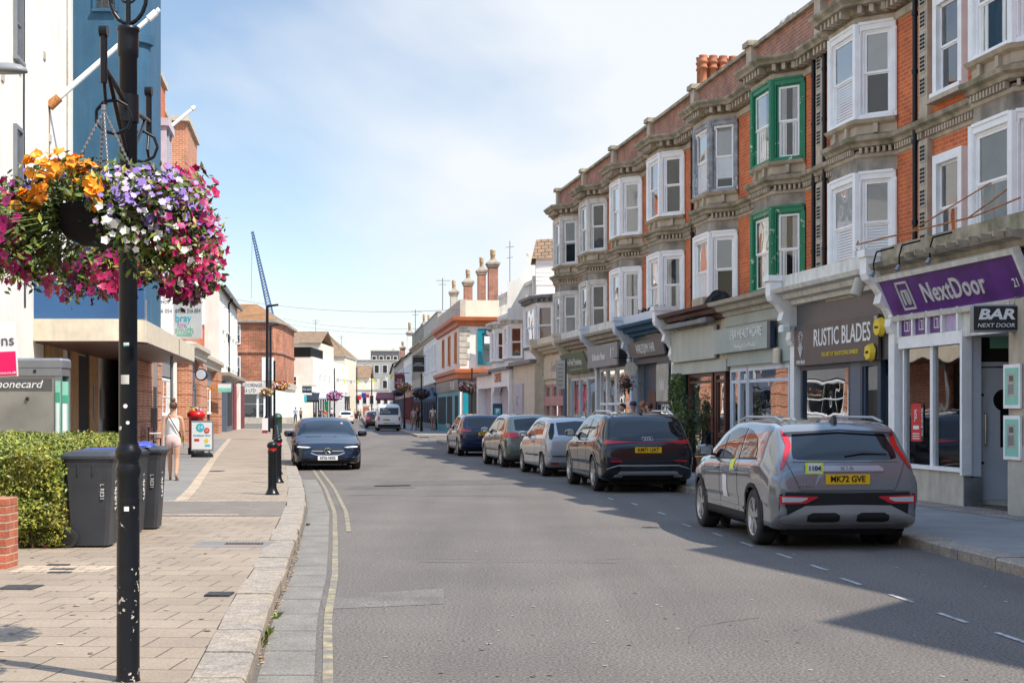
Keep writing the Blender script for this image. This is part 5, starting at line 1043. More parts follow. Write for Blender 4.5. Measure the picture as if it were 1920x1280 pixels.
# estate board in a V
for (lab, xa, xb, sgn) in (('left panel of the V shaped estate agent board, seen edge lit', 268, 324, -1), ('right panel of the V shaped estate agent board with turquoise name', 326, 385, 1)):
    p = P(325, 588, 50); T = thing('estate_board', lab, 'board', (p.x, p.y, p.z), R(18) if sgn < 0 else R(-20), 'estate agent panels'); w_ = 1.1; mb = MB().m('white'); x0 = -w_ if sgn < 0 else 0
    mb.box(x0, x0+w_, 0, .02, -.85, .85); mb.build('panel', T); c = x0+w_/2
    text('OFFICE/SHOP', .15, 'sign_grey', T, (c, -.004, .38), (R(90), 0, 0)); text('01903 216 054', .19, 'sign_grey', T, (c+.02, -.004, .08), (R(90), 0, 0), sx=.85); text("LETTING'S", .2, 'red_sign', T, (c, -.004, .62), (R(90), 0, 0), sx=.9)
    text('bray', .36, 'cyan', T, (c-.16, -.004, -.16), (R(90), 0, 0)); text('fox', .3, 'petal_lilac', T, (c-.2, -.004, -.38), (R(90), 0, 0)); text('smith', .34, 'mint', T, (c-.12, -.004, -.55), (R(90), 0, 0)); mb = MB().m('mint'); mb.box(c-.42, c+.18, -.006, -.001, -.75, -.68); mb.build('bar', T)
T = thing('board_post', 'thin grey post holding the V shaped estate agent board', 'post', P(322, 790, 50.1)); T.location.z = .12; mb = MB().m('grey_metal'); mb.cyl((0, 0, 0), (0, 0, 5.8), .05, n=10); mb.build('shaft', T)
# tall cream white building
B6 = building('tall cream rendered building with a black gutter and drainpipe on the left', lf(6.2, 124), lf(6.2, 100), 12, 9.9, 'render_white', name='cream_building', wins=w3(5, 1.5, 4.4, 1.4, ((4.8, 6.5), (7.2, 8.9)), 'pale'), roof='gable', rh=1.8, frm='white_paint')
mb = MB().m('black_paint'); mb.box(-.2, 24.4, .3, .45, 9.75, 9.95); mb.tube([(14, .35, 9.75), (14, .08, 9.4), (14, .08, 4.1)], .07); mb.build('gutter', B6)
mb = MB().m('stone_pale'); sweep(mb, [(0, 0), (24.2, 0), (24.2, -4)], [(0, 3.5), (.3, 3.55), (.35, 3.75), (.7, 3.9), (.75, 4.1), (0, 4.2)]); mb.build('shop_cornice', B6)
mb = MB().m('grey_blue'); mb.box(17, 24.2, 0, .5, .1, 3.5); mb.m('dark').box(18, 23.5, .5, .52, .5, 3.0); mb.m('maroon').box(0, 9, 0, .6, .1, 3.5); mb.box(11, 15, 0, .5, .1, 3.4); mb.m('render_white').box(9, 11, 0, .7, .1, 3.6); mb.m('dark'); mb.box(24.2, 24.26, -3, -.2, .1, 3.2); mb.build('shopfront', B6)
q = P(390, 727, 90); T = thing('orange_sign', 'small glowing orange lettering in the dark grey shopfront', 'shop sign', q); text('BOX', .55, 'orange_paint', T, (0, 0, 0), (R(90), 0, 0), bold=.02)
q = P(421, 727, 92); T = thing('hanging_board', 'pale rectangular board hanging over the pavement by the red doors', 'hanging sign', q); mb = MB().m('white'); mb.box(-.4, .4, -.03, .03, 0, .25); mb.m('mint').box(-.4, .4, -.03, .03, -.25, 0); mb.build('panel', T); mb = MB().m('grey_metal'); mb.tube([(-.4, 0, .3), (.4, 0, .3)], .02); mb.build('bar', T)
q = P(378, 702, 72); T = thing('round_sign', 'round white sign with a dark rim standing out from the brick shop', 'hanging sign', q, R(-10)); mb = MB().m('navy'); mb.cyl((0, -.08, 0), (0, .08, 0), .3, n=28); mb.build('rim', T); mb = MB().m('white'); mb.cyl((0, -.1, 0), (0, -.08, 0), .24, n=28); mb.build('face', T)
# brick corner building
T = thing('brick_corner_building', 'three storey brick corner building with an orange tiled hipped roof', 'building', (0, 0, 0)); Yb = 165
A = P(425, 790, Yb); Bp = P(512, 790, Yb); Cp = P(532, 790, 171); Dp = (Cp.x-1.0, 186)
pts = [(A.x-4, Yb), (Bp.x, Yb), (Cp.x, 170.5), Dp, (A.x-4, 188)]
mb = MB().m('brick_far'); mb.prism(pts, 4.7, 11.4); mb.build('wall', T)
mb = MB().m('white_paint'); mb.prism([(x, y) for x, y in pts], .7, 4.0); mb.m('stone_pale'); mb.prism([(pts[0][0], Yb-.15), (Bp.x+.1, Yb-.15), (Cp.x+.2, 170.5), (Dp[0]+.2, Dp[1]), pts[4]], 4.0, 4.75); mb.prism([(pts[0][0], Yb-.25), (Bp.x+.1, Yb-.25), (Cp.x+.3, 170.5), (Dp[0]+.3, Dp[1]), pts[4]], 0, .75); mb.build('ground_floor', T)
mb = MB().m('brick_weathered'); sweep(mb, [pts[4], pts[3], pts[2], pts[1], pts[0]][::1] if False else [pts[3], pts[2], pts[1], pts[0]], [(0, 7.85), (.15, 7.9), (.15, 8.1), (0, 8.15)]); mb.m('stone_pale'); sweep(mb, [pts[3], pts[2], pts[1], pts[0]], [(0, 11.2), (.4, 11.25), (.45, 11.5), (0, 11.55)]); mb.build('brick_bands', T)
rx = P(478, 570, 172); e = .45
mb = MB().m('roof_orange'); zt = P(0, 569, 172).z; ridge = [(pts[0][0], 173, zt), (rx.x, 173, zt)]
mb.add([(pts[0][0], Yb-e, 11.5), (Bp.x+.2, Yb-e, 11.5), (rx.x, 173, zt), (pts[0][0], 173, zt)], [(0, 1, 2, 3)]); mb.m('roof_tile'); mb.add([(Bp.x+.2, Yb-e, 11.5), (Cp.x+e, 170.3, 11.5), (Dp[0]+e, Dp[1], 11.5), (rx.x, 175, zt), (rx.x, 173, zt)], [(0, 1, 4), (1, 2, 3, 4)]); mb.build('roof', T)
fc = Face((Bp.x, Yb), (A.x-4, Yb))
for xa, xb, za, zb in ((436, 451, 5.1, 7.5), (436, 451, 8.9, 11.0)): window(T, fc, Bp.x-P(xb, 0, Yb).x, Bp.x-P(xa, 0, Yb).x, za, zb, 'white_paint', fill='half')
mb = MB().m('white_paint'); fc.box(mb, Bp.x-P(514, 0, Yb).x, Bp.x-P(491, 0, Yb).x, 0, .06, 4.8, 7.4); mb.build('white_panel', T)
mb = MB().m('dark'); g = MB().m(G_SHOP)
for xa, xb in ((436, 450), (452, 481), (486, 494)):
    a_, b_ = Bp.x-P(xb, 0, Yb).x, Bp.x-P(xa, 0, Yb).x
    for za, zb in ((.8, 2.2), (2.3, 3.7)): fc.box(mb, a_, b_, .0, .02, za, zb); fc.quad(g, a_, b_, .05, za, zb)
s = mb.build('display', T); g.build('shop_pane', T)
c = P(462, 728, Yb-.3); S = thing('fascia_sign', 'two line grey lettering sign of the flooring shop on the brick corner building', 'shop sign', (c.x, Yb-.25, 4.1)); text('CARPETS & FLOORINGS', .55, 'sign_grey', S, (-.6, 0, .2), (R(90), 0, 0), sx=.8); text('INTERIORS LTD', .55, 'sign_grey', S, (-.5, 0, -.4), (R(90), 0, 0), sx=.8)
mb = MB().m('white_dirty'); mb.box(-4, 2.4, .02, .06, -.75, .6); mb.build('board', S)
# white pub and cream gable beyond
a = P(587, 790, 186)
B7 = building('low white rendered pub with a black box storey behind the brick corner building', (-24.7, 226), (a.x, 186), 16, 8.2, 'render_white', name='white_pub', wins=[(3+i*5, 4.6+i*5, 4.2, 6.2, 'dark') for i in range(7)], farwins=((2, 3.2, 4.6, 5.8, 'dark'),), shop=('black', 'black', 2.9))
mb = MB().m('black_matt'); mb.box(40.05-12, 40.05, -5.5, -.3, 8.2, 9.4); mb.build('black_storey', B7)
T = thing('tiled_roof_house', 'house with a broad sloping brown tiled roof above the white pub', 'house', (0, 0, 0)); Y_ = 200; a, b = P(540, 655, Y_), P(602, 655, Y_); zt = P(0, 616, Y_).z; zb = P(0, 643, Y_).z; mb = MB().m('render_cream'); mb.box(a.x, b.x, Y_, Y_+14, 0, zb); mb.build('wall', T)
mb = MB().m('roof_tile'); mb.add([(a.x-.5, Y_-.5, zb), (b.x+.1, Y_-.5, zb), (b.x+.1, Y_+7, zt), (a.x-.5, Y_+7, zt), (b.x, Y_+14, zb), (a.x, Y_+14, zb)], [(0, 1, 2, 3), (3, 2, 4, 5)]); mb.build('roof', T)
T = thing('cream_gable_building', 'tall cream rendered building with a long sloping brown roof', 'building', (0, 0, 0)); Y_ = 235; a, b = P(596, 668, Y_), P(647, 668, Y_); z1 = P(0, 668, Y_).z; z2 = P(0, 622, Y_+12).z; mb = MB().m('render_cream'); mb.box(a.x, b.x, Y_, Y_+16, 0, z1); mb.build('wall', T)
mb = MB().m('roof_tile'); m_ = P(610, 0, Y_+12).x; mb.add([(a.x, Y_-.3, z1), (b.x+.2, Y_-.3, z1), (m_, Y_+12, z2), (a.x, Y_+12, z2), (b.x+.2, Y_+20, z1)], [(0, 1, 2, 3), (1, 4, 2)]); mb.build('roof', T)
for px_, m_, lab, za in ((612, 'green_paint', 'green shop doorway panel far down on the left', 752), (632, 'white', 'white shop hoarding with a pale roundel far down on the left', 744)):
    q = P(px_, 0, 203 if px_ > 620 else 190); mb = MB().m(m_); w_ = .25 if px_ < 620 else 1.0; mb.box(-w_, w_, 0, .1, 0, P(0, za, q.y).z); o = mb.build('hoarding_board'); o.location = (q.x, q.y, 0); tag(o, lab, 'shop panel')
# off view to the left: plain houses added for reflections and bounce light
B8 = building('cream rendered terrace added outside the left edge of the view for reflections', (-13.5, 24), (-10, -28), 10, 9, 'render_cream', name='cream_building', wins=w3(12, 2, 4.2, 1.4, ((1.0, 2.8), (5.4, 7.2)), 'dark'), roof='gable')
# unseen row added behind the camera to give the cars something to reflect
B9 = building('grey rendered house row added behind the camera for reflections', (-24, -60), (24, -60), 10, 9, 'render_grey', name='reflection_row', wins=w3(8, 3, 5.5, 1.6, ((1.0, 2.8), (5.4, 7.2)), 'pale'), roof='gable')
# far awnings and aerials down the street
for i, (x, y, Y, w_, m_, lab) in enumerate(((605, 736, 182, 2.4, 'bluish_white', 'pale blue awning above the green doorway far down on the left'), (584, 742, 176, 1.6, 'black', 'small black awning by the two people on the left'), (808, 735, 112, 2.6, 'grey_blue', 'slate blue awning over the far right pavement'), (722, 740, 205, 2.6, 'maroon', 'dark red awning beyond the white van'))):
    q = P(x, y, Y); T = thing('awning', lab, 'awning', q, 0, 'awnings along the far shops'); mb = MB().m(m_); mb.add([(-w_/2, 0, -.5), (w_/2, 0, -.5), (w_/2, 1.6, .4), (-w_/2, 1.6, .4), (-w_/2, 0, -.75), (w_/2, 0, -.75)], [(0, 1, 2, 3), (4, 5, 1, 0)]); mb.build('cloth', T)
for i, (x, y, Y) in enumerate(((592, 612, 206), (737, 660, 340), (830, 545, 118), (640, 640, 245), (779, 600, 140))):
    q = P(x, y, Y); mb = MB().m('grey_metal'); mb.cyl((0, 0, -1.5), (0, 0, 1.0), .04, n=5); mb.tube([(-.5, 0, .8), (.6, 0, .8)], .03, 4); mb.tube([(-.3, 0, .5), (.3, 0, .5)], .03, 4); o = mb.build('aerial'); o.location = q; tag(o, 'television aerial on the %s' % ['tiled roof above the white pub', 'dark grey far block', 'roofs left of the pale tall chimney', 'long brown roof of the cream gable building', 'dark parapet of the brown stone building'][i], 'aerial', 'distant aerials')
# ------------------------------------------------------------------ lamp post with hanging baskets
LP = thing('lamp_post', 'chipped black lamp post in the foreground carrying two hanging flower baskets', 'lamp post', (-2.10, 8.17, .12))
mb = MB().m('black_chip'); mb.lathe([(.066, 0), (.062, .02), (.061, .96)], n=32); mb.lathe([(.061, .0), (.061, .0)], n=4)
mb.m('black_paint'); mb.lathe([(.062, .96), (.062, .98), (.06, 1.0)], n=32); mb.build('lower_shaft', LP)
mb = MB().m('black_paint'); mb.lathe([(.06, 1.0), (.06, 1.10), (.066, 1.12), (.068, 1.16), (.06, 1.18), (.058, 1.2), (.07, 1.22), (.072, 1.26), (.058, 1.28), (.056, 1.30)], n=32); mb.build('collar', LP)
mb = MB().m('black_paint'); mb.lathe([(.05, 1.3), (.049, 3.4), (.056, 3.41), (.057, 3.45), (.057, 3.5), (.056, 3.54), (.062, 3.55), (.062, 3.57), (.0, 3.58)], n=32); mb.build('shaft', LP)
mb = MB().m('sticker') if 'sticker' in M else MB().m('stone_pale')
def arcpatch(mb, r, a0, a1, z0, z1, n=8):
    vs = []
    for i in range(n+1):
        t = lerp(a0, a1, i/n); vs += [(r*math.cos(t), r*math.sin(t), z0), (r*math.cos(t), r*math.sin(t), z1)]
    mb.add(vs, [(2*i, 2*i+2, 2*i+3, 2*i+1) for i in range(n)])
for m_, a0, a1, z0, z1 in (('letter_silver', -125, -70, 1.62, 1.67), ('white', -105, -70, 1.83, 1.845), ('cyan', -105, -70, 1.825, 1.832), ('white', -95, -72, .93, .955)):
    s = MB().m(m_); arcpatch(s, .0665 if z0 < 1 else .0508, R(a0), R(a1), z0, z1); s.build('sticker', LP)
mb = MB().m('white'); 
for a0, z0, r_ in ((-92, 1.5, .012), (-78, 1.41, .01), (-130, 1.38, .011)): t = R(a0); c = Vector((.0505*math.cos(t), .0505*math.sin(t), z0)); n_ = Vector((math.cos(t), math.sin(t), 0)); mb.cyl(c, c+n_*.002, r_, n=14)
mb.build('round_stickers', LP)
# bracket arms carrying the baskets (one towards the camera, one away)
BD = Vector((.12, -.99, 0)).normalized(); NB = Vector((.05, -.67, 0)); FB = Vector((-.07, .75, 0))
mb = MB().m('black_paint')
for V in (NB, FB):
    e = V; mb.tube([(0, 0, 3.12), (e.x*.5, e.y*.5, 3.17), (e.x, e.y, 3.2)], .016, 10)
    mb.tube([(0, 0, 2.85), (e.x*.4, e.y*.4, 3.0), (e.x*.8, e.y*.8, 3.18)], .012, 8)
    mb.cyl((e.x, e.y, 3.12), (e.x, e.y, 3.38), .018, n=10); mb.cyl((e.x-.02, e.y, 3.38), (e.x+.02, e.y, 3.38), .03, n=12)
    mb.tube([(e.x, e.y, 3.14), (e.x*.93, e.y*.93, 3.02), (e.x, e.y, 2.98)], .009, 8)
    for k in range(3):
        w_ = R(60*k); pts = [(e.x*.62 + .09*math.cos(R(t))*1.0, e.y*.62 + .09*math.cos(R(t))*.2, 3.0 + .09*math.sin(R(t))) for t in range(0, 361, 40)]
    mb.tube(pts, .009, 6)
mb.cyl((0, 0, 3.05), (0, 0, 3.2), .058, n=24); mb.build('bracket_arms', LP)
mb = MB().m('black_paint'); pts = [(.1*math.cos(R(t)), 0, 3.75 + .16*math.sin(R(t))) for t in range(0, 361, 20)]; mb.tube(pts, .012, 8); pts = [(.06*math.cos(R(t)), 0, 3.8 + .1*math.sin(R(t))) for t in range(0, 361, 30)]; mb.tube(pts, .007, 6)
mb.cyl((0, 0, 3.57), (0, 0, 4.0), .014, n=8); mb.cyl((0, 0, 3.9), (0, 0, 5.8), .045, .04, n=16); mb.build('scroll_finial', LP)
rr = random.Random(21)
def bloom(mb, p, n, s, petal, eye=None, k=5, cup=.35):
    n = n.normalized(); a = n.orthogonal().normalized(); b = n.cross(a); ph = rr.uniform(0, 6.28); vs = [p + n*s*.1]; w_ = rr.uniform(.8, 1.15)
    if rr.random() < .16: petal = {'petal_magenta': 'petal_crimson', 'petal_crimson': 'petal_magenta', 'petal_white': 'petal_lilac', 'petal_lilac': 'petal_purple'}.get(petal, petal)
    if rr.random() < .05 and petal != 'petal_orange': petal = 'petal_dark'; cup = 1.3; s *= .7
    mb.m(petal)
    for i in range(k*2):
        t = ph + 6.283*i/(k*2); r_ = s*(1.0 if i % 2 == 0 else .72)*w_; vs.append(p + a*(r_*math.cos(t)) + b*(r_*math.sin(t)) + n*(s*cup*(1 if i % 2 == 0 else .8)))
    mb.add(vs, [(0, 1+i, 1+(i+1) % (2*k)) for i in range(2*k)])
    if eye:
        mb.m(eye); q = p + n*s*.16; vs = [q + a*(s*.2*math.cos(6.283*i/5)) + b*(s*.2*math.sin(6.283*i/5)) for i in range(5)]; mb.add(vs, [(0, 1, 2, 3, 4)])
def begonia(mb, p, n, s):
    for j in range(3): 
        q = p + Vector((rr.gauss(0, 1), rr.gauss(0, 1), rr.gauss(0, 1)))*s*.3
        bloom(mb, q, n + Vector((rr.gauss(0, .5), rr.gauss(0, .5), rr.gauss(0, .5))), s*(1.1-.25*j), 'petal_orange', None, 5, .15+.3*j)
def leaves(mb, p, spread, n, s, mats=('leaf', 'leaf', 'leaf_dark', 'leaf_hedge')):
    for i in range(n):
        mb.m(rr.choice(mats)); q = p + Vector((rr.gauss(0, spread), rr.gauss(0, spread), rr.gauss(0, spread)))
        a = Vector((rr.gauss(0, 1), rr.gauss(0, 1), rr.gauss(0, 1))).normalized(); b = a.orthogonal().normalized(); l = s*rr.uniform(.6, 1.3); c = a.cross(b)*l*.15
        mb.add([q-a*l, q+b*l*.45+c, q+a*l, q-b*l*.45+c], [(0, 1, 2), (0, 2, 3)])
def basket(name, label, apex, zr, rb, regions, seed, group, leafn=1.0):
    """regions: (mat, eye, n, centre(dx,dy,dz), spread(sx,sy,sz), size, kind); dx is right, dy away from the camera, dz up from the rim"""
    global rr
    rr = random.Random(seed); c = Vector((apex[0], apex[1], zr)); T = thing(name, label, 'hanging basket', c, 0, group)
    mb = MB().m('black_matt'); mb.lathe([(rb, 0), (rb+.012, .0), (rb+.012, -.03), (rb, -.03), (rb*.95, -.08), (rb*.78, -.145), (rb*.45, -.185), (0, -.195)], n=28); mb.build('bowl', T)
    mb = MB().m('twig'); mb.cyl((0, 0, -.02), (0, 0, .0), rb*.97, n=20); mb.build('compost', T)
    mb = MB().m('grey_metal'); top = Vector((0, 0, apex[2]-zr))
    for i in range(4):
        t = 6.283*i/4+.4; e = Vector((rb*math.cos(t), rb*math.sin(t), 0)); mb.cyl(top, e, .004, n=5); n_ = 22
        for j in range(n_): q = e.lerp(top, (j+.5)/n_); mb.cyl(q-Vector((0, 0, .007)), q+Vector((0, 0, .007)), .008, n=5)
    mb.cyl(top, top+Vector((0, 0, .03)), .012, n=8); mb.build('chains', T)
    fo = MB(); B = {}
    for (m_, eye, n, ct, sp, s, kd) in regions:
        ct = Vector(ct); key = m_ if kd != 'begonia' else 'begonia'; bm_ = B.setdefault(key, MB())
        for i in range(n):
            v = Vector((rr.gauss(0, 1), rr.gauss(0, 1), rr.gauss(0, 1))); v = v.normalized()*min(1.0, rr.random()**.45*1.05); p = ct + Vector((v.x*sp[0], v.y*sp[1], v.z*sp[2]))
            out = (p - Vector((0, 0, -.15))).normalized()
            if kd == 'leaf': leaves(fo, p, .03, 3, s); continue
            nn = (out*.9 + Vector((rr.gauss(0, .35), -.35+rr.gauss(0, .35), .25+rr.gauss(0, .3)))).normalized()
            p2 = p + out*.03
            if kd == 'begonia': begonia(bm_, p2, nn, s)
            else: bloom(bm_, p2, nn, s*rr.uniform(.75, 1.2), m_, eye, 5 if kd != 'daisy' else 7, .3 if kd != 'daisy' else .1)
            leaves(fo, p - out*.02, .035, int(3*leafn+.5), .022)
            if n > 5 and rr.random() < .35: fo.m('leaf'); a = p*.55; fo.cyl(a, p, .003, n=3, cap=False)
    tag(fo.build('foliage', T), kind='stuff')
    names = {'petal_magenta': 'magenta_petunias', 'petal_crimson': 'crimson_petunias', 'petal_purple': 'purple_scaevola', 'petal_lilac': 'lilac_scaevola', 'petal_white': 'white_petunias', 'begonia': 'orange_begonias', 'petal_dark': 'dark_petunias', 'leaf': 'x'}
    for k_, b_ in B.items():
        if b_.v: tag(b_.build(names[k_], T), kind='stuff')
    return T
# near basket : centre px 208 at 7.5 m -> 373 px per metre
nb = (LP.location.x + NB.x, LP.location.y + NB.y, LP.location.z + 2.98)
NR = [
 ('leaf', None, 330, (0, 0, .06), (.42, .36, .16), .026, 'leaf'), ('leaf', None, 360, (.3, -.04, -.1), (.26, .3, .26), .022, 'leaf'), ('leaf', None, 170, (-.42, -.02, -.12), (.18, .26, .2), .024, 'leaf'),
 ('petal_orange', None, 40, (-.14, -.22, .13), (.17, .1, .1), .029, 'begonia'), ('petal_orange', None, 12, (.02, -.26, .02), (.06, .06, .07), .034, 'begonia'), ('petal_orange', None, 12, (-.27, -.22, .0), (.07, .08, .05), .034, 'begonia'),
 ('petal_purple', None, 130, (.3, -.14, .03), (.22, .2, .15), .018, 'daisy'), ('petal_lilac', None, 85, (.22, -.2, .02), (.22, .2, .15), .018, 'daisy'), ('petal_purple', None, 40, (-.3, -.05, .1), (.16, .2, .08), .02, 'daisy'),
 ('petal_purple', None, 60, (.36, -.1, -.06), (.18, .2, .14), .02, 'daisy'), ('petal_white', None, 58, (.22, -.2, -.13), (.19, .18, .14), .021, 'p'), ('petal_magenta', 'petal_eye', 110, (.37, -.1, -.06), (.16, .22, .22), .029, 'p'), ('petal_white', None, 12, (.09, -.3, -.12), (.07, .06, .09), .021, 'p'), ('petal_white', None, 22, (.38, -.12, -.22), (.14, .2, .1), .02, 'p'),
 ('petal_crimson', 'petal_eye', 60, (.3, .12, .12), (.24, .24, .1), .03, 'p'), ('petal_magenta', 'petal_eye', 50, (-.05, .15, .16), (.36, .22, .08), .026, 'p'),
 ('petal_magenta', 'petal_eye', 260, (-.44, -.12, -.14), (.17, .28, .25), .031, 'p'), ('leaf', None, 200, (-.36, .02, -.1), (.2, .28, .26), .026, 'leaf'), ('petal_magenta', 'petal_eye', 50, (-.3, -.02, -.3), (.2, .2, .1), .031, 'p'), ('petal_crimson', 'petal_eye', 110, (.41, -.04, -.18), (.13, .25, .2), .029, 'p'), ('petal_purple', None, 90, (.22, -.22, .02), (.22, .18, .14), .02, 'daisy'),
]
basket('flower_basket', 'large hanging basket nearest the camera with orange begonias and a dark bowl showing', nb, 2.61, .24, NR, 31, 'hanging baskets on the lamp posts')
fb = (LP.location.x + FB.x, LP.location.y + FB.y, LP.location.z + 2.98)
FR_ = [
 ('leaf', None, 330, (.0, 0, -.05), (.42, .38, .18), .024, 'leaf'), ('leaf', None, 200, (.28, -.05, -.16), (.16, .25, .17), .024, 'leaf'),
 ('petal_crimson', 'petal_eye', 150, (.31, -.12, -.1), (.14, .3, .22), .029, 'p'), ('petal_magenta', 'petal_eye', 110, (.24, -.15, -.24), (.15, .24, .1), .029, 'p'), ('petal_dark', None, 26, (.24, -.18, -.33), (.1, .1, .07), .029, 'p'),
 ('petal_magenta', 'petal_eye', 170, (-.32, -.16, -.2), (.36, .26, .16), .032, 'p'), ('leaf', None, 200, (-.3, -.05, -.15), (.34, .26, .16), .026, 'leaf'), ('petal_crimson', 'petal_eye', 60, (-.15, -.2, -.22), (.24, .2, .1), .034, 'p'), ('petal_magenta', 'petal_eye', 60, (.04, 0, .08), (.38, .3, .1), .028, 'p'), ('petal_white', None, 20, (.2, -.3, -.22), (.2, .1, .1), .026, 'p'),
 ('petal_crimson', 'petal_eye', 3, (.37, 0, .34), (.03, .03, .03), .024, 'p'),
]
basket('flower_basket', 'hanging basket behind the near one, trailing crimson petunias low on its right', fb, 2.6, .245, FR_, 32, 'hanging baskets on the lamp posts')
# ------------------------------------------------------------------ bollards
mb = MB().m('black_paint'); bo0 = thing('bollard', 'x', 'bollard', (0, 0, .12)); mb.lathe([(.125, 0), (.125, .02), (.11, .04), (.085, .09), (.076, .14), (.074, .72), (.082, .73), (.082, .76), (.072, .77), (.072, .81), (.085, .82), (.095, .86), (.085, .89), (.05, .92), (.0, .93)], n=18); mb.build('post', bo0)
mb = MB().m('red_gloss'); mb.lathe([(.0745, .775), (.078, .79), (.0745, .815)], n=18); mb.build('ribbon', bo0)
Ys = [26.1, 30.3, 34.3, 38.3, 42.3, 46.3, 50.3, 54.3]; words = ['nearest', 'second nearest', 'third nearest', 'fourth nearest', 'fifth nearest', 'sixth nearest', 'second farthest', 'farthest']
bk = kids(bo0)
for i, Y in enumerate(Ys):
    o = bo0 if i == 0 else copy_tree(bo0, None, lambda x: bk if x == bo0 else []); x = -4.19 if i == 0 else -.1588*Y + .06; o.location = (x, Y, .12)
    o['label'] = 'black bollard with a red ribbon, %s in the row along the kerb' % words[i]; o['group'] = 'bollards along the left kerb'
# ------------------------------------------------------------------ wheelie bins
def bin_(name, label, x, y, rz, lid):
    T = thing(name, label, 'wheelie bin', (x, y, .12), rz, 'wheelie bins beside the hedge'); mb = MB().m('plastic_dark')
    # local x to the street; front (street side) at +x
    def ring(z, hx0, hx1, hy, r_=.035): return [(hx0+r_, -hy, z), (hx1-r_, -hy, z), (hx1, -hy+r_, z), (hx1, hy-r_, z), (hx1-r_, hy, z), (hx0+r_, hy, z), (hx0, hy-r_, z), (hx0, -hy+r_, z)]
    vs = ring(.02, -.2, .21, .2) + ring(.86, -.25, .26, .235) + ring(.93, -.27, .275, .245) + ring(.97, -.28, .285, .25)
    fs = [tuple(range(8))[::-1]] + [(8*k+i, 8*k+(i+1) % 8, 8*k+8+(i+1) % 8, 8*k+8+i) for k in range(3) for i in range(8)]; mb.add(vs, fs)
    mb.box(-.1, -.085, -.245, -.236, .78, .9); mb.box(.06, .075, -.245, -.236, .78, .9); mb.build('body', T)
    mb = MB().m(lid); vs = ring(.955, -.3, .3, .26) + ring(.985, -.3, .3, .26) + ring(1.03, -.24, .24, .2); mb.add(vs, [tuple(range(8))[::-1], tuple(range(16, 24))] + [(8*k+i, 8*k+(i+1) % 8, 8*k+8+(i+1) % 8, 8*k+8+i) for k in range(2) for i in range(8)]); mb.build('lid', T)
    mb = MB().m('plastic_dark'); mb.cyl((-.3, -.2, .95), (-.3, .2, .95), .016, n=8); mb.build('handle', T)
    for s in (-1, 1):
        mb = MB().m('tyre'); mb.cyl((-.2, s*.2, .1), (-.2, s*.25, .1), .1, n=20); mb.m('black'); mb.cyl((-.2, s*.2, .1), (-.2, s*.256, .1), .058, n=16); mb.cyl((-.2, s*.2, .1), (-.2, s*.262, .1), .02, n=8); mb.build('wheel', T)
    text('L RECYL', .09, 'letter_silver', T, (.248, 0, .55), (R(90), R(90), R(90)), name='stencil'); text('L RE31', .06, 'letter_silver', T, (.16, -.232, .6), (R(93), R(90), 0), name='stencil')
    return T
bl = [(-4.56, 16.25, .0, 'plastic_dark', 'dark grey wheelie bin nearest the camera, its wheel facing the hedge'), (-4.66, 16.85, .03, 'plastic_dark', 'dark grey wheelie bin, second in the row by the hedge'), (-4.72, 17.45, -.04, 'plastic_blue', 'wheelie bin with a bright blue lid in the row by the hedge'), (-4.7, 18.05, .05, 'plastic_dark', 'dark grey wheelie bin, fourth in the row by the hedge'), (-4.62, 18.65, .06, 'plastic_dark', 'dark grey wheelie bin farthest along the row by the hedge')]
for x, y, rz, lid, lab in bl: bin_('wheelie_bin', lab, x, y, rz, lid)
T = thing('blue_bag', 'crumpled bright blue plastic bag lying on the bin lids', 'bag', (-4.55, 18.2, 1.15)); mb = MB().m('plastic_blue'); crumple(mb, .2, .18, .07, 8, 12, 6); mb.build('bag', T)
# ------------------------------------------------------------------ hedge, brick pier, wall stub
T = thing('hedge', 'clipped green hedge running back beside the wheelie bins', 'hedge', (0, 0, 0)); rr = random.Random(9)
hx = lambda y: interp([(15.8, -4.78), (26, -6.75)], y)
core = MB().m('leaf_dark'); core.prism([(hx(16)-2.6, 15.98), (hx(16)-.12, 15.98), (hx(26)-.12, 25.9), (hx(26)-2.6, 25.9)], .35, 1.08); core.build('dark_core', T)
mb = MB()
def lq(mb, p, nrm, s):
    mb.m(rr.choice(('leaf_hedge', 'leaf_hedge', 'leaf'))); a = (nrm + Vector((rr.gauss(0, .7), rr.gauss(0, .7), rr.gauss(0, .7)))).normalized(); t = a.orthogonal().normalized(); ang = rr.uniform(0, 6.28); u_ = t*math.cos(ang) + a.cross(t)*math.sin(ang); v_ = a.cross(u_); l = s*rr.uniform(.6, 1.25)
    mb.add([p-u_*l, p+v_*l*.5, p+u_*l, p-v_*l*.5], [(0, 1, 2, 3)])
def hn(x, y, z): return noise.noise(Vector((x*2.2, y*2.2, z*2.2)))*.11 + noise.noise(Vector((x*8, y*8, z*8)))*.06
for i in range(15000):     # camera facing end
    z = .14 + 1.06*rr.random()**.9; x = rr.uniform(-7.0, -4.8); y = 15.86 + hn(x, 0, z) + rr.gauss(0, .03) + (.12 if z < .35 else 0) + max(0, z-1.1)*.6; lq(mb, Vector((x, y, z)), Vector((0, -1, .2)), .024)
for i in range(9000):      # street side
    y = 15.9 + 10*rr.random()**1.3; z = rr.uniform(.14, 1.2); x = hx(y) + hn(0, y, z) + rr.gauss(0, .03) - max(0, z-1.1)*.6 - (.08 if z < .3 else 0); lq(mb, Vector((x, y, z)), Vector((1, 0, .2)), .024)
for i in range(15000):     # top
    y = 15.9 + 10*rr.random()**1.4; x = hx(y) - 2.6*rr.random(); z = 1.17 + hn(x, y, 0)*.9 + rr.gauss(0, .022); lq(mb, Vector((x, y, z)), Vector((0, 0, 1)), .026)
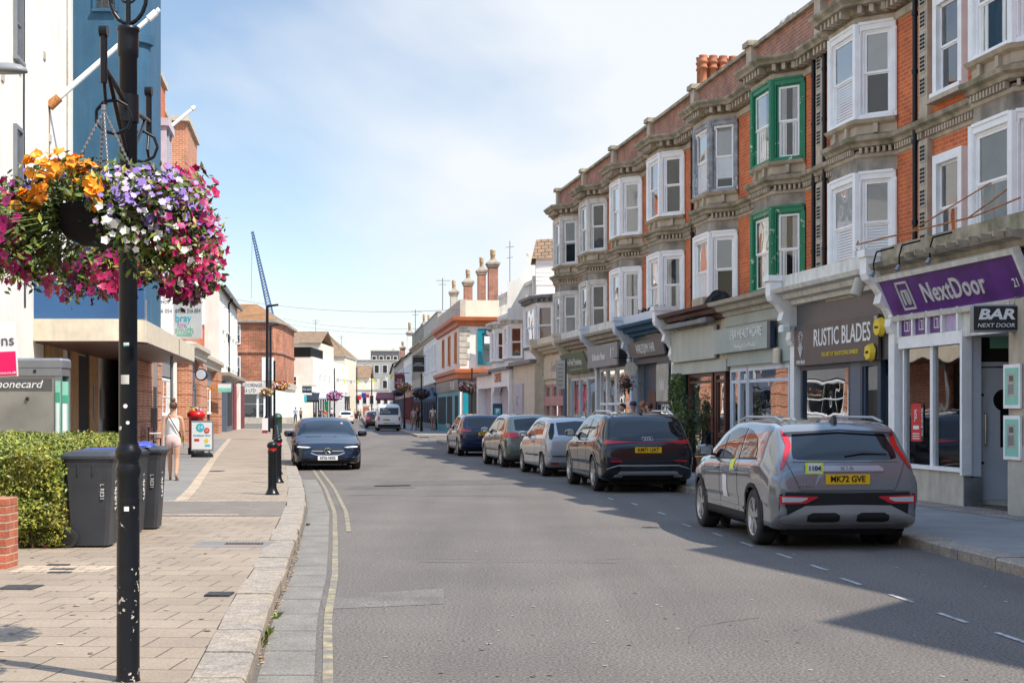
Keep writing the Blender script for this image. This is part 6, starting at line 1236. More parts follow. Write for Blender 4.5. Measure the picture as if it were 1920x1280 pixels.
for i in range(420):
    side = rr.random() < .5; y = 15.9 + (0 if side else 9*rr.random()**1.6); x = rr.uniform(-6.9, -4.8) if side else hx(y)-rr.uniform(0, 2.4); z0 = rr.uniform(.5, 1.15) if side else 1.17; b_ = Vector((x, y-.05 if side else y, z0)); d_ = Vector((rr.gauss(0, .3), -1 if side else rr.gauss(0, .3), rr.uniform(.1, .8) if side else 1)).normalized()
    for k_ in range(6): lq(mb, b_ + d_*(.015*k_) + Vector((rr.gauss(0, .008), rr.gauss(0, .008), rr.gauss(0, .008))), d_, .018)
mb.build('foliage', T)
mb = MB().m('twig')
for i in range(90):
    x = rr.uniform(-5.9, -4.9); y = 15.95+rr.uniform(0, .3); mb.cyl((x, y, .1), (x+rr.gauss(0, .06), y, rr.uniform(.4, .7)), .008, n=4, cap=False)
mb.build('stems', T)
T = thing('brick_pier', 'low broken brick pier at the left edge in front of the hedge', 'pier', (-4.9, 13.9, .1)); mb = MB().m('brick_pier'); mb.box(-.45, .19, -.0, .34, 0, .6); mb.build('shaft', T)
rr = random.Random(3); mb = MB().m('brick_pier')
for i in range(3): mb.box(-.45+i*.215, -.245+i*.215, 0+rr.uniform(-.004, .01), .34, .605, .675)
mb.build('top_course', T)
T = thing('wall_stub', 'short brick wall end with a pale concrete post between hedge and bins', 'wall', (-4.98, 16.15, .1)); mb = MB().m('brick_pier'); mb.box(-.3, .12, 0, .25, 0, .58); mb.build('bricks', T); mb = MB().m('cream_paint'); mb.box(.125, .2, -.02, .2, 0, .6); mb.build('concrete_post', T)
# ------------------------------------------------------------------ phone kiosk and agents' sign
T = thing('phone_kiosk', 'stainless steel phone kiosk with a green advert on its end, behind the hedge', 'phone kiosk', (-8.2, 27.2, .12)); mb = MB().m('steel_dull'); mb.box(-1.35, -.12, -.02, .5, 0, 2.1); mb.build('panel_wall', T)
mb = MB().m('grey_metal'); mb.rbox(-1.37, .02, -.05, .55, 2.25, 2.42, .04); mb.box(-1.36, -.0, -.04, .52, 2.1, 2.26); mb.box(-.12, 0, -.03, .03, 0, 2.1); mb.box(-.12, -.0, .47, .53, 0, 2.1); mb.build('roof_frame', T)
mb = MB().m('sign_grey'); mb.box(-1.2, -.17, -.028, -.02, 1.83, 2.05); mb.build('name_panel', T); text('Phonecard', .2, 'letter_white', T, (-.83, -.032, 1.94), (R(90), 0, 0), shear=.25, sx=1.1)
mb = MB().m('mint'); mb.box(-.1, -.02, .03, .47, .05, 2.0); mb.m('white'); mb.box(-.1, -.015, .12, .35, .5, 1.6); mb.m('green_sign'); mb.box(-.1, -.012, .08, .42, 1.6, 1.75); mb.box(-.1, -.012, .08, .42, .6, .7); mb.build('advert', T)
mb = MB().m('mint'); mb.box(-.105, -.015, -.045, -.03, .05, 2.0); mb.m('white'); mb.box(-.085, -.035, -.05, -.045, 1.0, 1.6); mb.m('green_sign'); mb.box(-.1, -.02, -.05, -.045, 1.62, 1.8); mb.box(-.1, -.02, -.05, -.045, .7, .8); mb.build('advert', T)
mb = MB().m('black')
for x, z in ((-.62, 1.68), (-.6, 1.05), (-.48, 2.18)): mb.box(x-.025, x+.025, -.05, -.02, z-.03, z+.03)
mb.build('fixing', T)
T = thing('agent_sign', 'tilted white and pink estate agent sign cropped by the left edge', 'board', (-7.0, 20.4, 2.42), 0); T.rotation_euler = (0, R(-3), R(6)); mb = MB().m('white'); mb.box(-.8, .23, 0, .012, -.37, .38); mb.build('board', T); mb = MB().m('pink_sign'); mb.box(-.8, .21, -.004, 0, -.36, -.03); mb.build('pink_panel', T)
text('& sons', .21, 'sign_grey', T, (-.08, -.004, .12), (R(90), 0, 0)); text('and-sons.co.uk', .055, 'letter_white', T, (.04, -.007, -.32), (R(90), 0, 0)); mb = MB().m('stone_pale'); mb.box(-.45, -.38, .012, .05, -2.3, .3); mb.build('stake', T)
# ------------------------------------------------------------------ post box, A board, bench, guard rail
p = G(368, 852, .12); T = thing('post_box', 'red pillar post box with a knitted topper behind the advertising board', 'post box', (p.x, p.y, .12)); mb = MB().m('black'); mb.lathe([(.27, 0), (.27, .22), (.25, .24)], n=24); mb.build('plinth', T)
mb = MB().m('red_gloss'); mb.lathe([(.24, .24), (.24, 1.22), (.29, 1.25), (.3, 1.32), (.28, 1.38), (.2, 1.45), (.0, 1.5)], n=28); mb.build('pillar', T); mb = MB().m('white'); mb.box(-.05, .1, -.25, -.238, .95, 1.05); mb.build('collection_plate', T); mb = MB().m('black'); mb.box(-.14, .14, -.255, -.235, 1.12, 1.17); mb.build('slot', T)
mb = MB(); rr = random.Random(5)
for i in range(90):
    a = rr.uniform(0, 6.28); r_ = rr.uniform(.0, .3); mb.m(rr.choice(['cloth_pink', 'white', 'yellow', 'leaf', 'petal_purple'])); q = Vector((r_*math.cos(a), r_*math.sin(a), 1.49+rr.uniform(-.03, .07))); mb.box(q.x-.018, q.x+.018, q.y-.018, q.y+.018, q.z-.018, q.z+.018)
mb.build('knitted_topper', T)
p = G(379, 857, .12); T = thing('pavement_sign', 'swing advertising board on a black base beside the walking woman', 'a board', (p.x, p.y, .12), R(-4)); mb = MB().m('black_matt'); vs = []
for z, s_ in ((0, 1), (.08, .95), (.14, .8)):
    for i in range(20): t = 6.283*i/20; vs.append((.37*s_*math.cos(t)*(1 if abs(math.cos(t)) < .7 else .98), .22*s_*math.sin(t), z))
mb.add(vs, [(20*k+i, 20*k+(i+1) % 20, 20*k+20+(i+1) % 20, 20*k+20+i) for k in range(2) for i in range(20)] + [tuple(range(40, 60))], True); mb.build('base', T)
mb = MB().m('grey_metal'); mb.rbox(-.36, .36, -.03, .03, .2, 1.14, .02); mb.box(-.25, -.2, -.01, .01, .12, .2); mb.box(.2, .25, -.01, .01, .12, .2); mb.build('frame', T); mb = MB().m('white'); mb.box(-.32, .32, -.034, -.03, .25, 1.09); mb.build('poster', T)
mb = MB().m('cyan'); mb.cyl((-.05, -.034, .93), (-.05, -.04, .93), .14, n=8); mb.m('red_sign'); mb.cyl((.16, -.036, .84), (.16, -.044, .84), .09, n=8); mb.m('red_sign').box(-.24, -.08, -.038, -.034, .5, .58); mb.m('yellow'); mb.cyl((.15, -.034, .52), (.15, -.04, .52), .07, n=10); mb.m('cyan'); mb.box(.1, .26, -.038, -.034, .34, .4); mb.build('poster_marks', T)
text('£4', .16, 'letter_white', T, (-.05, -.042, .93), (R(90), 0, 0), name='lettering'); text('£5', .1, 'letter_white', T, (.16, -.046, .84), (R(90), 0, 0), name='lettering'); text('MEMBERSHIP FROM', .075, 'cyan', T, (0, -.036, .68), (R(90), 0, 0), sx=.85)
p = (-13.2, 54.5); T = thing('bench', 'dark red street bench against the brick shop', 'bench', (p[0], p[1], .12), LRZ); mb = MB().m('dark_red'); 
for i in range(4): mb.box(-.9, .9, .1+i*.1, .17+i*.1, .42, .45)
mb.build('seat', T); mb = MB().m('dark_red')
for i in range(3): mb.box(-.9, .9, 0, .03, .52+i*.12, .6+i*.12)
mb.build('backrest', T)
for s in (-.8, .8): mb = MB().m('black'); mb.box(s-.03, s+.03, 0, .05, 0, .85); mb.box(s-.03, s+.03, .42, .47, 0, .45); mb.build('leg', T)
p = G(275, 835, .12); T = thing('hand_rail', 'pale horizontal rail in front of the brick shop', 'railing', (-15.2, 54, .12)); mb = MB().m('white'); mb.tube([(0, 0, 0), (0, 0, .62), (2.6, 0, .62), (2.6, 0, 0)], .03); mb.build('rail', T)
p = (-15.3, 57.0); T = thing('grey_hoarding', 'plain grey panel standing against the brick shop behind the woman', 'panel', (p[0]+.6, p[1], .12)); mb = MB().m('plastic_grey'); mb.box(-.3, 1.15, 0, .1, .3, 1.55); mb.build('panel', T)
# ------------------------------------------------------------------ tall posts, further baskets, bin, signs
def tall_post(x, Y, ytop, label, arm=None, r_=.08, name='lamp_post'):
    p = P(x, 0, Y); zt = P(0, ytop, Y).z; T = thing(name, label, 'lamp post', (p.x, Y, .12)); mb = MB().m('black_paint'); mb.lathe([(r_*2, 0), (r_*1.6, .3), (r_*1.5, 1.0), (r_, 1.1), (r_*.8, zt-.12)], n=12)
    if arm: mb.tube([(0, 0, zt-.3), (0, 0, zt-.05), (arm, 0, zt+.05)], r_*.6)
    mb.build('post', T); return T, p, zt
tall_post(501, 100, 576, 'tallest black street light with a short arm beside the brick corner building', .75, .12); tall_post(507, 118, 612, 'second black street light just behind the tallest one', .7, .12)
def simple_basket(x, y, Y, r_, label, mats, seed=1):
    q = P(x, y, Y); T = thing('flower_basket', label, 'hanging basket', q, 0, 'small hanging baskets along the street'); rr_ = random.Random(seed); mb = MB().m('black_matt'); mb.lathe([(r_*.5, 0), (r_*.4, -.15), (0, -.25)], n=14); mb.build('bowl', T); mb = MB()
    for i in range(420):
        v = Vector((rr_.gauss(0, 1), rr_.gauss(0, 1), rr_.gauss(0, 1))).normalized(); v = Vector((v.x*r_, v.y*r_, v.z*r_*.6))*rr_.uniform(.65, 1.05); mb.m(rr_.choice(mats)); s = r_*.12; a = Vector((rr_.gauss(0, 1), rr_.gauss(0, 1), rr_.gauss(0, 1))).normalized(); b = a.orthogonal().normalized(); mb.add([v-a*s, v-b*s, v+a*s, v+b*s], [(0, 1, 2, 3)])
    tag(mb.build('flowers_and_leaves', T), kind='stuff'); return T
mm = ('leaf', 'leaf_hedge', 'petal_magenta', 'petal_white', 'leaf', 'petal_crimson', 'petal_orange')
tall_post(514.5, 74, 676, 'slim black post rising behind the bollards with a flower basket', None, .06, 'basket_post')
simple_basket(527, 722, 73.5, .42, 'colourful basket on the slim post behind the bollards, the right one of its pair', mm, 1); simple_basket(500, 735, 74.6, .36, 'paler basket on the slim post behind the bollards, the left one of its pair', ('leaf', 'leaf_hedge', 'petal_white', 'petal_orange', 'petal_magenta'), 2)
tall_post(885, 76, 690, 'slim iron post with a scrolled top in front of the orange corner building', None, .05, 'basket_post')
simple_basket(879, 726, 75.6, .5, 'dark leaved basket in front of the orange corner building', ('petal_dark', 'leaf_dark', 'petal_dark', 'twig'), 3); simple_basket(898, 728, 76.4, .4, 'smaller dark leaved basket just right of the iron post', ('petal_dark', 'leaf_dark', 'petal_dark', 'petal_eye'), 4)
tall_post(790, 103, 700, 'iron post with a dark basket on the far right pavement', None, .06, 'basket_post'); simple_basket(790, 738, 103, .6, 'dark basket on the far iron post by the navy shop', ('petal_dark', 'leaf_dark', 'twig'), 5)
tall_post(758, 118, 705, 'iron post with a flower basket beside the white van', None, .06, 'basket_post'); simple_basket(759, 725, 118, .55, 'pink and green basket above the white van', mm, 6); simple_basket(747, 736, 124, .5, 'dark basket left of the pink and green one above the van', ('petal_dark', 'leaf_dark'), 7)
tall_post(627, 175, 690, 'far post with a pink basket on the left of the street', None, .08, 'basket_post'); simple_basket(627, 742, 175, .95, 'wide pink basket far down on the left of the street', ('petal_magenta', 'petal_dark', 'petal_lilac'), 8)
tall_post(669, 240, 688, 'thin dark post far down the middle of the street', None, .1, 'street_post'); tall_post(697, 230, 700, 'second thin dark post far down the middle of the street', None, .1, 'street_post')
p = P(520, 0, 96); T = thing('litter_bin', 'dark green round litter bin beside the tall street light', 'litter bin', (p.x, 96, .12)); mb = MB().m('green_sign'); M['bin_green'] = mat('bin_green', (.02, .07, .045), .5); mb.m('bin_green'); mb.lathe([(.3, 0), (.3, .95), (.33, .97), (.33, 1.02), (.3, 1.05), (.28, 1.15), (.15, 1.25), (0, 1.28)], n=18); mb.build('body', T)
p = P(497, 0, 95); T = thing('small_pavement_sign', 'small white pavement board at the foot of the tall street light', 'a board', (p.x, 95, .12)); mb = MB().m('white'); mb.box(-.18, .18, -.04, .04, 0, .95); mb.build('board', T); mb = MB().m('maroon'); mb.box(-.18, .18, -.045, -.04, 0, .18); mb.build('red_foot', T)
def far_sign(x, y, Y, w_, h, m_, label, name='hanging_sign', txt=None, tm='letter_white', ts=.3, cat='hanging sign', th=.06):
    q = P(x, y, Y); T = thing(name, label, cat, q); mb = MB().m(m_); mb.box(-w_/2, w_/2, -th/2, th/2, -h/2, h/2); mb.build('panel', T)
    if txt: text(txt, ts, tm, T, (0, -th/2-.004, 0), (R(90), 0, 0))
    mb = MB().m('black_matt'); mb.tube([(-w_/2, 0, h/2+.08), (w_/2+.5, 0, h/2+.08)], .03, 6); mb.build('bracket', T); return T
far_sign(785, 683, 125, .95, 1.25, 'black', 'black hanging sign with pale rows of lettering over the right pavement', txt='HORLEY\nOPTICIANS', ts=.18)
far_sign(749, 715, 148, 1.0, 1.5, 'maroon', 'dark maroon hanging pub sign above the white van', txt='THE\nSWAN', ts=.28)
far_sign(575.5, 730, 172, 1.1, .75, 'navy', 'navy blue board on the white pub wall', txt='TO LET', ts=.3)
far_sign(575.5, 738.5, 171.8, 1.1, .25, 'white', 'white strip board under the navy one on the white pub wall')
far_sign(682, 741, 215, .65, .7, 'plastic_blue', 'blue traffic sign far down the middle of the street', 'traffic_sign', None); far_sign(689, 742, 212, .5, .5, 'red_sign', 'round red no entry sign far down the middle of the street', 'traffic_sign', None); far_sign(674, 745, 214, .5, .6, 'red_sign', 'red sign left of the blue one far down the street', 'traffic_sign', None)
far_sign(686, 771, 190, .8, 1.2, 'orange_trim', 'red advertising board standing at the far end of the street', 'pavement_sign', None, cat='a board')
far_sign(572.5, 747, 168, .3, .6, 'cyan', 'small blue sign on a post by the two people on the left', 'street_sign', None)
p = tp(66, 2.6); T = thing('parking_machine', 'dark parking ticket machine with a white P behind the dark blue car', 'ticket machine', (P(933, 0, 62).x, 62, .12)); mb = MB().m('navy'); mb.rbox(-.2, .2, -.15, .15, 0, 1.75, .04); mb.build('body', T); mb = MB().m('cyan'); mb.box(-.13, .13, -.156, -.15, 1.3, 1.55); mb.build('panel', T); text('P', .25, 'letter_white', T, (0, -.16, 1.42), (R(90), 0, 0), bold=.01)
p = tp(44.8, 2.4); T = thing('parking_sign', 'blue grey post with a tall narrow parking plate in front of the charity shop', 'sign post', (p[0], p[1], .12)); mb = MB().m('grey_blue'); mb.cyl((0, 0, 0), (0, 0, 3.0), .06, n=12); mb.build('post', T); mb = MB().m('stone_pale'); mb.box(-.26, .0, -.07, -.05, 2.1, 2.95); mb.m('grey_metal')
for i in range(6): mb.box(-.2, -.06, -.074, -.07, 2.2+i*.12, 2.24+i*.12)
mb.build('plate', T)
# planters and boards by the wooden shopfront
def potted(Y, out, h, label, pot, seed, sp=.3):
    q = tpos(Y) + TN*out; T = thing('potted_plant', label, 'plant', (q.x, q.y, .12)); mb = MB().m(pot); mb.lathe([(.14, 0), (.2, .38), (.22, .38), (.22, .42), (.18, .42), (.17, .36), (0, .36)], n=18); mb.build('pot', T); rr_ = random.Random(seed); mb = MB().m('twig'); fo = MB()
    for i in range(9):
        a = rr_.uniform(0, 6.28); e = Vector((math.cos(a)*sp*rr_.random(), math.sin(a)*sp*rr_.random(), h*rr_.uniform(.75, 1))); m_ = Vector((e.x*.3, e.y*.3, .6*h)); mb.cyl((0, 0, .36), m_, .01, .008, 5); mb.cyl(m_, e, .008, .004, 5)
        for j in range(55):
            fo.m(rr_.choice(('leaf', 'leaf_dark', 'leaf_dark'))); q_ = m_.lerp(e, rr_.uniform(-.4, 1.05)) + Vector((rr_.gauss(0, .07), rr_.gauss(0, .07), rr_.gauss(0, .06))); d = Vector((rr_.gauss(0, 1), rr_.gauss(0, 1), rr_.gauss(0, 1))).normalized(); s = d.orthogonal().normalized()*.012; l = d*.05; fo.add([q_-l, q_+s, q_+l, q_-s], [(0, 1, 2, 3)])
    mb.build('stems', T); fo.build('leaves', T)
potted(34.75, 1.15, 1.9, 'tall leafy shrub in a tan pot, right one by the wooden shopfront', 'plywood', 1); potted(35.7, 1.2, 1.85, 'tall leafy shrub in a dark red pot, left one by the wooden shopfront', 'dark_red', 2)
q = tpos(36.9)+TN*1.5; T = thing('menu_board', 'white board with tan circles on the pavement beside the black car', 'a board', (q.x, q.y, .12), TRZ+R(60)); mb = MB().m('white'); mb.box(-.35, .35, 0, .04, .1, 1.2); mb.build('board', T); mb = MB().m('plywood')
for x, z in ((-.15, .95), (.12, .85), (-.05, .6), (.18, .5)): mb.cyl((x, 0, z), (x, -.006, z), .13, n=14); mb.cyl((x, .04, z), (x, .046, z), .13, n=14)
mb.build('picture', T)
q = tpos(42.2)+TN*1.15; T = thing('flower_basket', 'small dark basket of red flowers hanging in front of the salon', 'hanging basket', (q.x, q.y, 2.35)); mb = MB(); rr = random.Random(5)
for i in range(260): mb.m(rr.choice(('petal_dark', 'petal_crimson', 'leaf_dark', 'leaf'))); v = Vector((rr.gauss(0, .1), rr.gauss(0, .1), rr.gauss(0, .1))); a = Vector((rr.gauss(0, 1), rr.gauss(0, 1), rr.gauss(0, 1))).normalized(); b = a.orthogonal().normalized(); mb.add([v-a*.03, v-b*.03, v+a*.03, v+b*.03], [(0, 1, 2, 3)])
mb.build('flowers', T); mb = MB().m('twig'); mb.lathe([(.14, -.02), (.12, -.12), (0, -.17)], n=12); mb.build('bowl', T)
# ------------------------------------------------------------------ crane and wires
T = thing('crane', 'blue lattice crane jib leaning over the brick corner building', 'crane', (0, 0, 0)); a, b = P(518, 640, 320), P(473, 434, 320); mb = MB().m('crane_blue'); d = (b-a); L = d.length; u_ = d.normalized(); s_ = u_.cross(Vector((0, 1, 0))).normalized()*.65; t_ = Vector((0, 1, 0))*1.2; n = 40
cs = [s_, -s_, s_+t_, -s_+t_]
for c in cs: mb.cyl(a+c, b+c*.3, .13, .1, 5)
for i in range(n):
    f0, f1 = i/n, (i+1)/n; k0, k1 = 1-.7*f0, 1-.7*f1
    for (c0, c1) in ((0, 1), (1, 0), (2, 3), (0, 2), (1, 3)): mb.cyl(a+d*f0+cs[c0]*k0, a+d*f1+cs[c1]*k1, .06, n=4, cap=False)
mb.build('jib', T); mb = MB().m('grey_metal'); mb.cyl(b, P(471, 560, 320), .05, n=4); mb.build('hoist_cable', T)
for i, (x0, y0, Y0, x1, y1, Y1) in enumerate(((430, 559, 118, 862, 580, 92), (530, 597, 170, 852, 614, 110), (536, 606, 180, 870, 624, 104))):
    a, b = P(x0, y0, Y0), P(x1, y1, Y1); mb = MB().m('grey_metal'); pts = [a.lerp(b, t/16) - Vector((0, 0, .5*(1-(t/8-1)**2))) for t in range(17)]; mb.tube(pts, .017, 4); tag(mb.build('overhead_wire'), ['highest', 'middle', 'lowest'][i] + ' of three thin wires strung across the street', 'wire')
mb = MB(); a, b = P(600, 700, 225), P(770, 692, 165); T = thing('bunting', 'string of small pale flags across the far end of the street', 'bunting', (0, 0, 0)); mb.m('grey_metal'); pts = [a.lerp(b, t/24) - Vector((0, 0, 1.2*(1-(t/12-1)**2))) for t in range(25)]; mb.tube(pts, .02, 4); mb.build('string', T)
for i, q in enumerate(pts[1:-1]): mb = MB().m(['white', 'stone_pale', 'white', 'lime'][i % 4]); mb.add([q+Vector((-.22, 0, 0)), q+Vector((.22, 0, 0)), q+Vector((0, 0, -.55))], [(0, 1, 2)]); mb.build('flag', T)
# ------------------------------------------------------------------ vehicles
def paint(k, c, rough=.22, metal=.35, coat=1.0): M[k] = mat(k, c, rough, metal, var=.02, vs=2, coat=coat, spec=.5)
paint('paint_grey', (.185, .2, .218), .16, .2); paint('paint_black', (.006, .008, .014), .08, 0, .4); paint('paint_green_grey', (.17, .185, .155), .24, .5)
paint('paint_silver', (.38, .4, .42), .2, .3); paint('paint_blue', (.008, .018, .06), .1, .1, .5); paint('paint_night', (.003, .007, .02), .08, 0, .15); paint('paint_white', (.75, .75, .73), .3, 0); paint('paint_wine', (.05, .012, .02), .2, .3)
M['auto_glass'] = mat('auto_glass', (.008, .012, .017), .02, var=0, spec=.55)
defm('cladding', (.016, .0165, .018), .6, var=.1, bump=.2, bs=200, spec=.25); defm('skid', (.42, .43, .44), .35, metal=.7, var=.03); defm('seam', (.006, .006, .007), .6, var=0); defm('disc', (.1, .1, .1), .5, metal=.5)
def carprof(L, W, ro, wb, roof, belt, plan, zb=.22, crown=.035, tumble=.38, n=64, name='body', paintm='paint_grey'):
    x0, x1 = -ro, L-ro; xs = []
    for i in range(n+1): t = i/n; t = t - .11*math.sin(6.2832*t)/1.0*1.0; xs.append(lerp(x0, x1, min(1, max(0, t))))
    xs = sorted(set(round(x, 4) for x in xs)); rows = []
    for x in xs:
        zt = interp(roof, x); bl = min(interp(belt, x), zt-.015); w_ = interp(plan, x); e = min(x-x0, x1-x); b = zb + (.16*max(0, 1-e/.28)**2); g = max(0, zt-bl); wr = w_*.945 - tumble*.78*g - .01*min(1, g/.1); cr = crown*min(1, .3+g*2); zm = b + (bl-b)*.42
        rows.append([(0, b), (.55*w_, b), (.84*w_, b), (.955*w_, b+.03), (.975*w_, b+.09), (w_*.972, zm-.05), (w_*.978, zm-.01), (w_*1.0, zm+.035), (w_*1.0, bl-.15), (w_*.99, bl-.07), (w_*.982, bl-.05), (w_*.965, bl-.015), (w_*.945, bl), (lerp(w_*.94, wr, .42)+.012*min(1, g/.2), lerp(bl, zt-.04, .5)), (wr+.005, zt-min(.055, g*.25+.004)), (wr-.03, zt-min(.02, g*.1+.002)), (wr-.12, zt-.002+cr*.2), (wr*.5, zt+cr*.7), (0, zt+cr)])
    k = len(rows[0]); V = []; 
    for x, r_ in zip(xs, rows):
        for y, z in r_: V.append((x, y, z))
        for y, z in r_[-2:0:-1]: V.append((x, -y, z))
    m_ = 2*k-2; nn = len(xs); Fs = [(i*m_+j, i*m_+(j+1) % m_, (i+1)*m_+(j+1) % m_, (i+1)*m_+j) for i in range(nn-1) for j in range(m_)]
    bm = bmesh.new(); vs = [bm.verts.new(v) for v in V]
    for f in Fs: bm.faces.new([vs[i] for i in f])
    for base in (0, (nn-1)*m_):     # closed ends as quads across
        for j in range(k-1):
            a, b_, c, d = base+j, base+j+1, base+(m_-j-1) % m_, base+(m_-j) % m_
            q = [vs[a], vs[b_], vs[c], vs[d]]; q = [v for i_, v in enumerate(q) if v not in q[:i_]]
            if len(q) >= 3: 
                try: bm.faces.new(q if base else q[::-1])
                except ValueError: pass
    bmesh.ops.recalc_face_normals(bm, faces=bm.faces)
    me = bpy.data.meshes.new(name); bm.to_mesh(me); bm.free(); o = bpy.data.objects.new(name, me); COL.objects.link(o); md = o.modifiers.new('s', 'SUBSURF'); md.levels = 1; md.render_levels = 1
    dg = bpy.context.evaluated_depsgraph_get(); me2 = bpy.data.meshes.new_from_object(o.evaluated_get(dg)); bpy.data.objects.remove(o)
    return me2
class Car:
    def __init__(s, name, label, cat, pos, direction, group, L, W, H, ro, wb, roof, belt, plan, wr=.33, pm='paint_grey', zb=.2, tumble=.38, crown=.035, arch='cladding', aw=.05, rim='alloy', spokes=5, detail=True):
        s.T = thing(name, label, cat, (pos[0], pos[1], 0), math.atan2(direction[1], direction[0]), group); s.W = W/2; s.L = L; s.ro = ro; s.wb = wb
        me = carprof(L, W, ro, wb, roof, belt, plan, zb, crown, tumble)
        bm = bmesh.new(); bm.from_mesh(me); s.bvh = BVHTree.FromBMesh(bm)
        for cx in (0, wb):
            for sy in (-1, 1):
                if arch: s.ring(cx, wr, sy, arch, wr+.015, wr+.015+aw, wr)
        bmesh.ops.delete(bm, geom=[f for f in bm.faces if any((f.calc_center_median().x-cx)**2 + (f.calc_center_median().z-wr)**2 < (wr+.035)**2 for cx in (0, wb)) and abs(f.calc_center_median().y) > s.W-.33], context='FACES')
        for f in bm.faces: f.smooth = True
        bm.to_mesh(me); bm.free(); me.materials.clear(); me.materials.append(M[pm]); b = bpy.data.objects.new('body', me); COL.objects.link(b); b.parent = s.T; s.body = b
        mb = MB().m('black_matt')
        for cx in (0, wb):
            for sy in (-1, 1):
                y0, y1 = sy*(s.W-.36), sy*(s.W-.02); n = 16; vs = []
                for i in range(n+1): t = R(-25+230*i/n); vs += [(cx+(wr+.05)*math.cos(t), y0, wr+(wr+.05)*math.sin(t)), (cx+(wr+.05)*math.cos(t), y1-sy*.03, wr+(wr+.05)*math.sin(t))]
                mb.add(vs, [(2*i, 2*i+1, 2*i+3, 2*i+2) for i in range(n)]); mb.cyl((cx, y0-sy*.01, wr), (cx, y0, wr), wr+.05, n=20)
        mb.box(-ro+.25, L-ro-.3, -s.W+.25, s.W-.25, .16, .3); mb.build('underbody', s.T)
        for cx in (0, wb):
            for sy in (-1, 1): s.wheel(cx, sy, wr, rim, spokes)
    def wheel(s, cx, sy, r, rim, sp):
        y1 = sy*(s.W-.025); y0 = y1-sy*.22; prof = [(r*.66, 0), (r*.72, -.01), (r*.93, -.0), (r*.985, .02), (r, .06), (r, .16), (r*.985, .2), (r*.93, .22), (r*.7, .21)]
        mb = MB().m('tyre'); n = 36; vs = []
        for rr_, d in prof:
            for i in range(n): t = 6.283*i/n; vs.append((cx+rr_*math.cos(t), y1-sy*d, r+rr_*math.sin(t)))
        mb.add(vs, [(j*n+i, j*n+(i+1) % n, (j+1)*n+(i+1) % n, (j+1)*n+i) for j in range(len(prof)-1) for i in range(n)], True); w_ = mb.build('wheel', s.T)
        mb = MB().m('black_matt'); mb.cyl((cx, y1-sy*.1, r), (cx, y1-sy*.09, r), r*.66, n=28); mb.m('disc'); mb.cyl((cx, y1-sy*.09, r), (cx, y1-sy*.07, r), r*.4, n=20)
        mb.m(rim); vs = []
        for rr_, d in ((r*.69, .0), (r*.67, -.004), (r*.61, .02), (r*.61, .09)):
            for i in range(n): t = 6.283*i/n; vs.append((cx+rr_*math.cos(t), y1-sy*d, r+rr_*math.sin(t)))
        mb.add(vs, [(j*n+i, j*n+(i+1) % n, (j+1)*n+(i+1) % n, (j+1)*n+i) for j in range(3) for i in range(n)], True)
        for k in range(sp):
            for off in (-.13, .13):
                t0 = 6.283*k/sp+.3; t1 = t0+off*1.4; a0, a1 = r*.1, r*.66; w0, w1 = .028*r/.33, .018*r/.33
                def pp(rad, ang, wv, dd): return (cx+rad*math.cos(ang)-wv*math.sin(ang), y1-sy*dd, r+rad*math.sin(ang)+wv*math.cos(ang))
                mb.add([pp(a0, t0, -w0, .015), pp(a0, t0, w0, .015), pp(a1, t1, w1, .005), pp(a1, t1, -w1, .005), pp(a0, t0, -w0, .05), pp(a0, t0, w0, .05), pp(a1, t1, w1, .04), pp(a1, t1, -w1, .04)], [(0, 1, 2, 3), (0, 4, 5, 1), (2, 6, 7, 3), (1, 5, 6, 2), (3, 7, 4, 0)])
        mb.cyl((cx, y1-sy*.05, r), (cx, y1-sy*.008, r), r*.15, r*.13, 16); mb.build('rim', w_)
    def hit(s, axis, sg, u, v):
        if axis == 'x': o, d = Vector((sg*9, u, v)), Vector((-sg, 0, 0))
        elif axis == 'y': o, d = Vector((u, sg*5, v)), Vector((0, -sg, 0))
        else: o, d = Vector((u, v, 5)), Vector((0, 0, -1))
        h = s.bvh.ray_cast(o, d)[0]
        return h, -d
    def patch(s, axis, sg, cols, m_, off=.005, swap=False, name='trim', n=14, rows=5, mirror=False, parent=None, label=None, fl0=1):
        """cols: (u, v0, v1); draws a sheet lying on the body, seen along an axis"""
        if mirror:
            s.patch(axis, sg, cols, m_, off, swap, name, n, rows, False, parent, label, -1); return s.patch(axis, sg, cols, m_, off, swap, name, n, rows, False, parent, label)
        mb = MB().m(m_); us = []
        tot = cols[-1][0]-cols[0][0]; 
        for a, b in zip(cols, cols[1:]):
            k = max(1, round(n*abs(b[0]-a[0])/abs(tot)));  us += [tuple(lerp(a[q], b[q], i/k) for q in range(3)) for i in range(k)]
        us.append(cols[-1])
        for fl in (fl0,):
            pts = []; 
            for (u, v0, v1) in us:
                for j in range(rows+1):
                    v = lerp(v0, v1, j/rows); a, b = (v, u) if swap else (u, v)
                    if axis == 'x' : a *= fl
                    sg2 = sg*fl if axis == 'y' else sg
                    if axis == 'z': b *= fl
                    h, d = s.hit(axis, sg2, a, b); pts.append((h + d*off) if h else None)
            fs = []; 
            for i in range(len(us)-1):
                for j in range(rows):
                    q = (i*(rows+1)+j, i*(rows+1)+j+1, (i+1)*(rows+1)+j+1, (i+1)*(rows+1)+j)
                    if all(pts[x] is not None for x in q): 
                        dd = max((pts[x]-pts[y]).length for x in q for y in q)
                        if dd < .6: fs.append(q)
            pts = [p if p is not None else Vector((0, 0, .4)) for p in pts]
            mb.add(pts, fs, True)
        o = mb.build(name, parent or s.T)
        if label: o['label'] = label
        return o
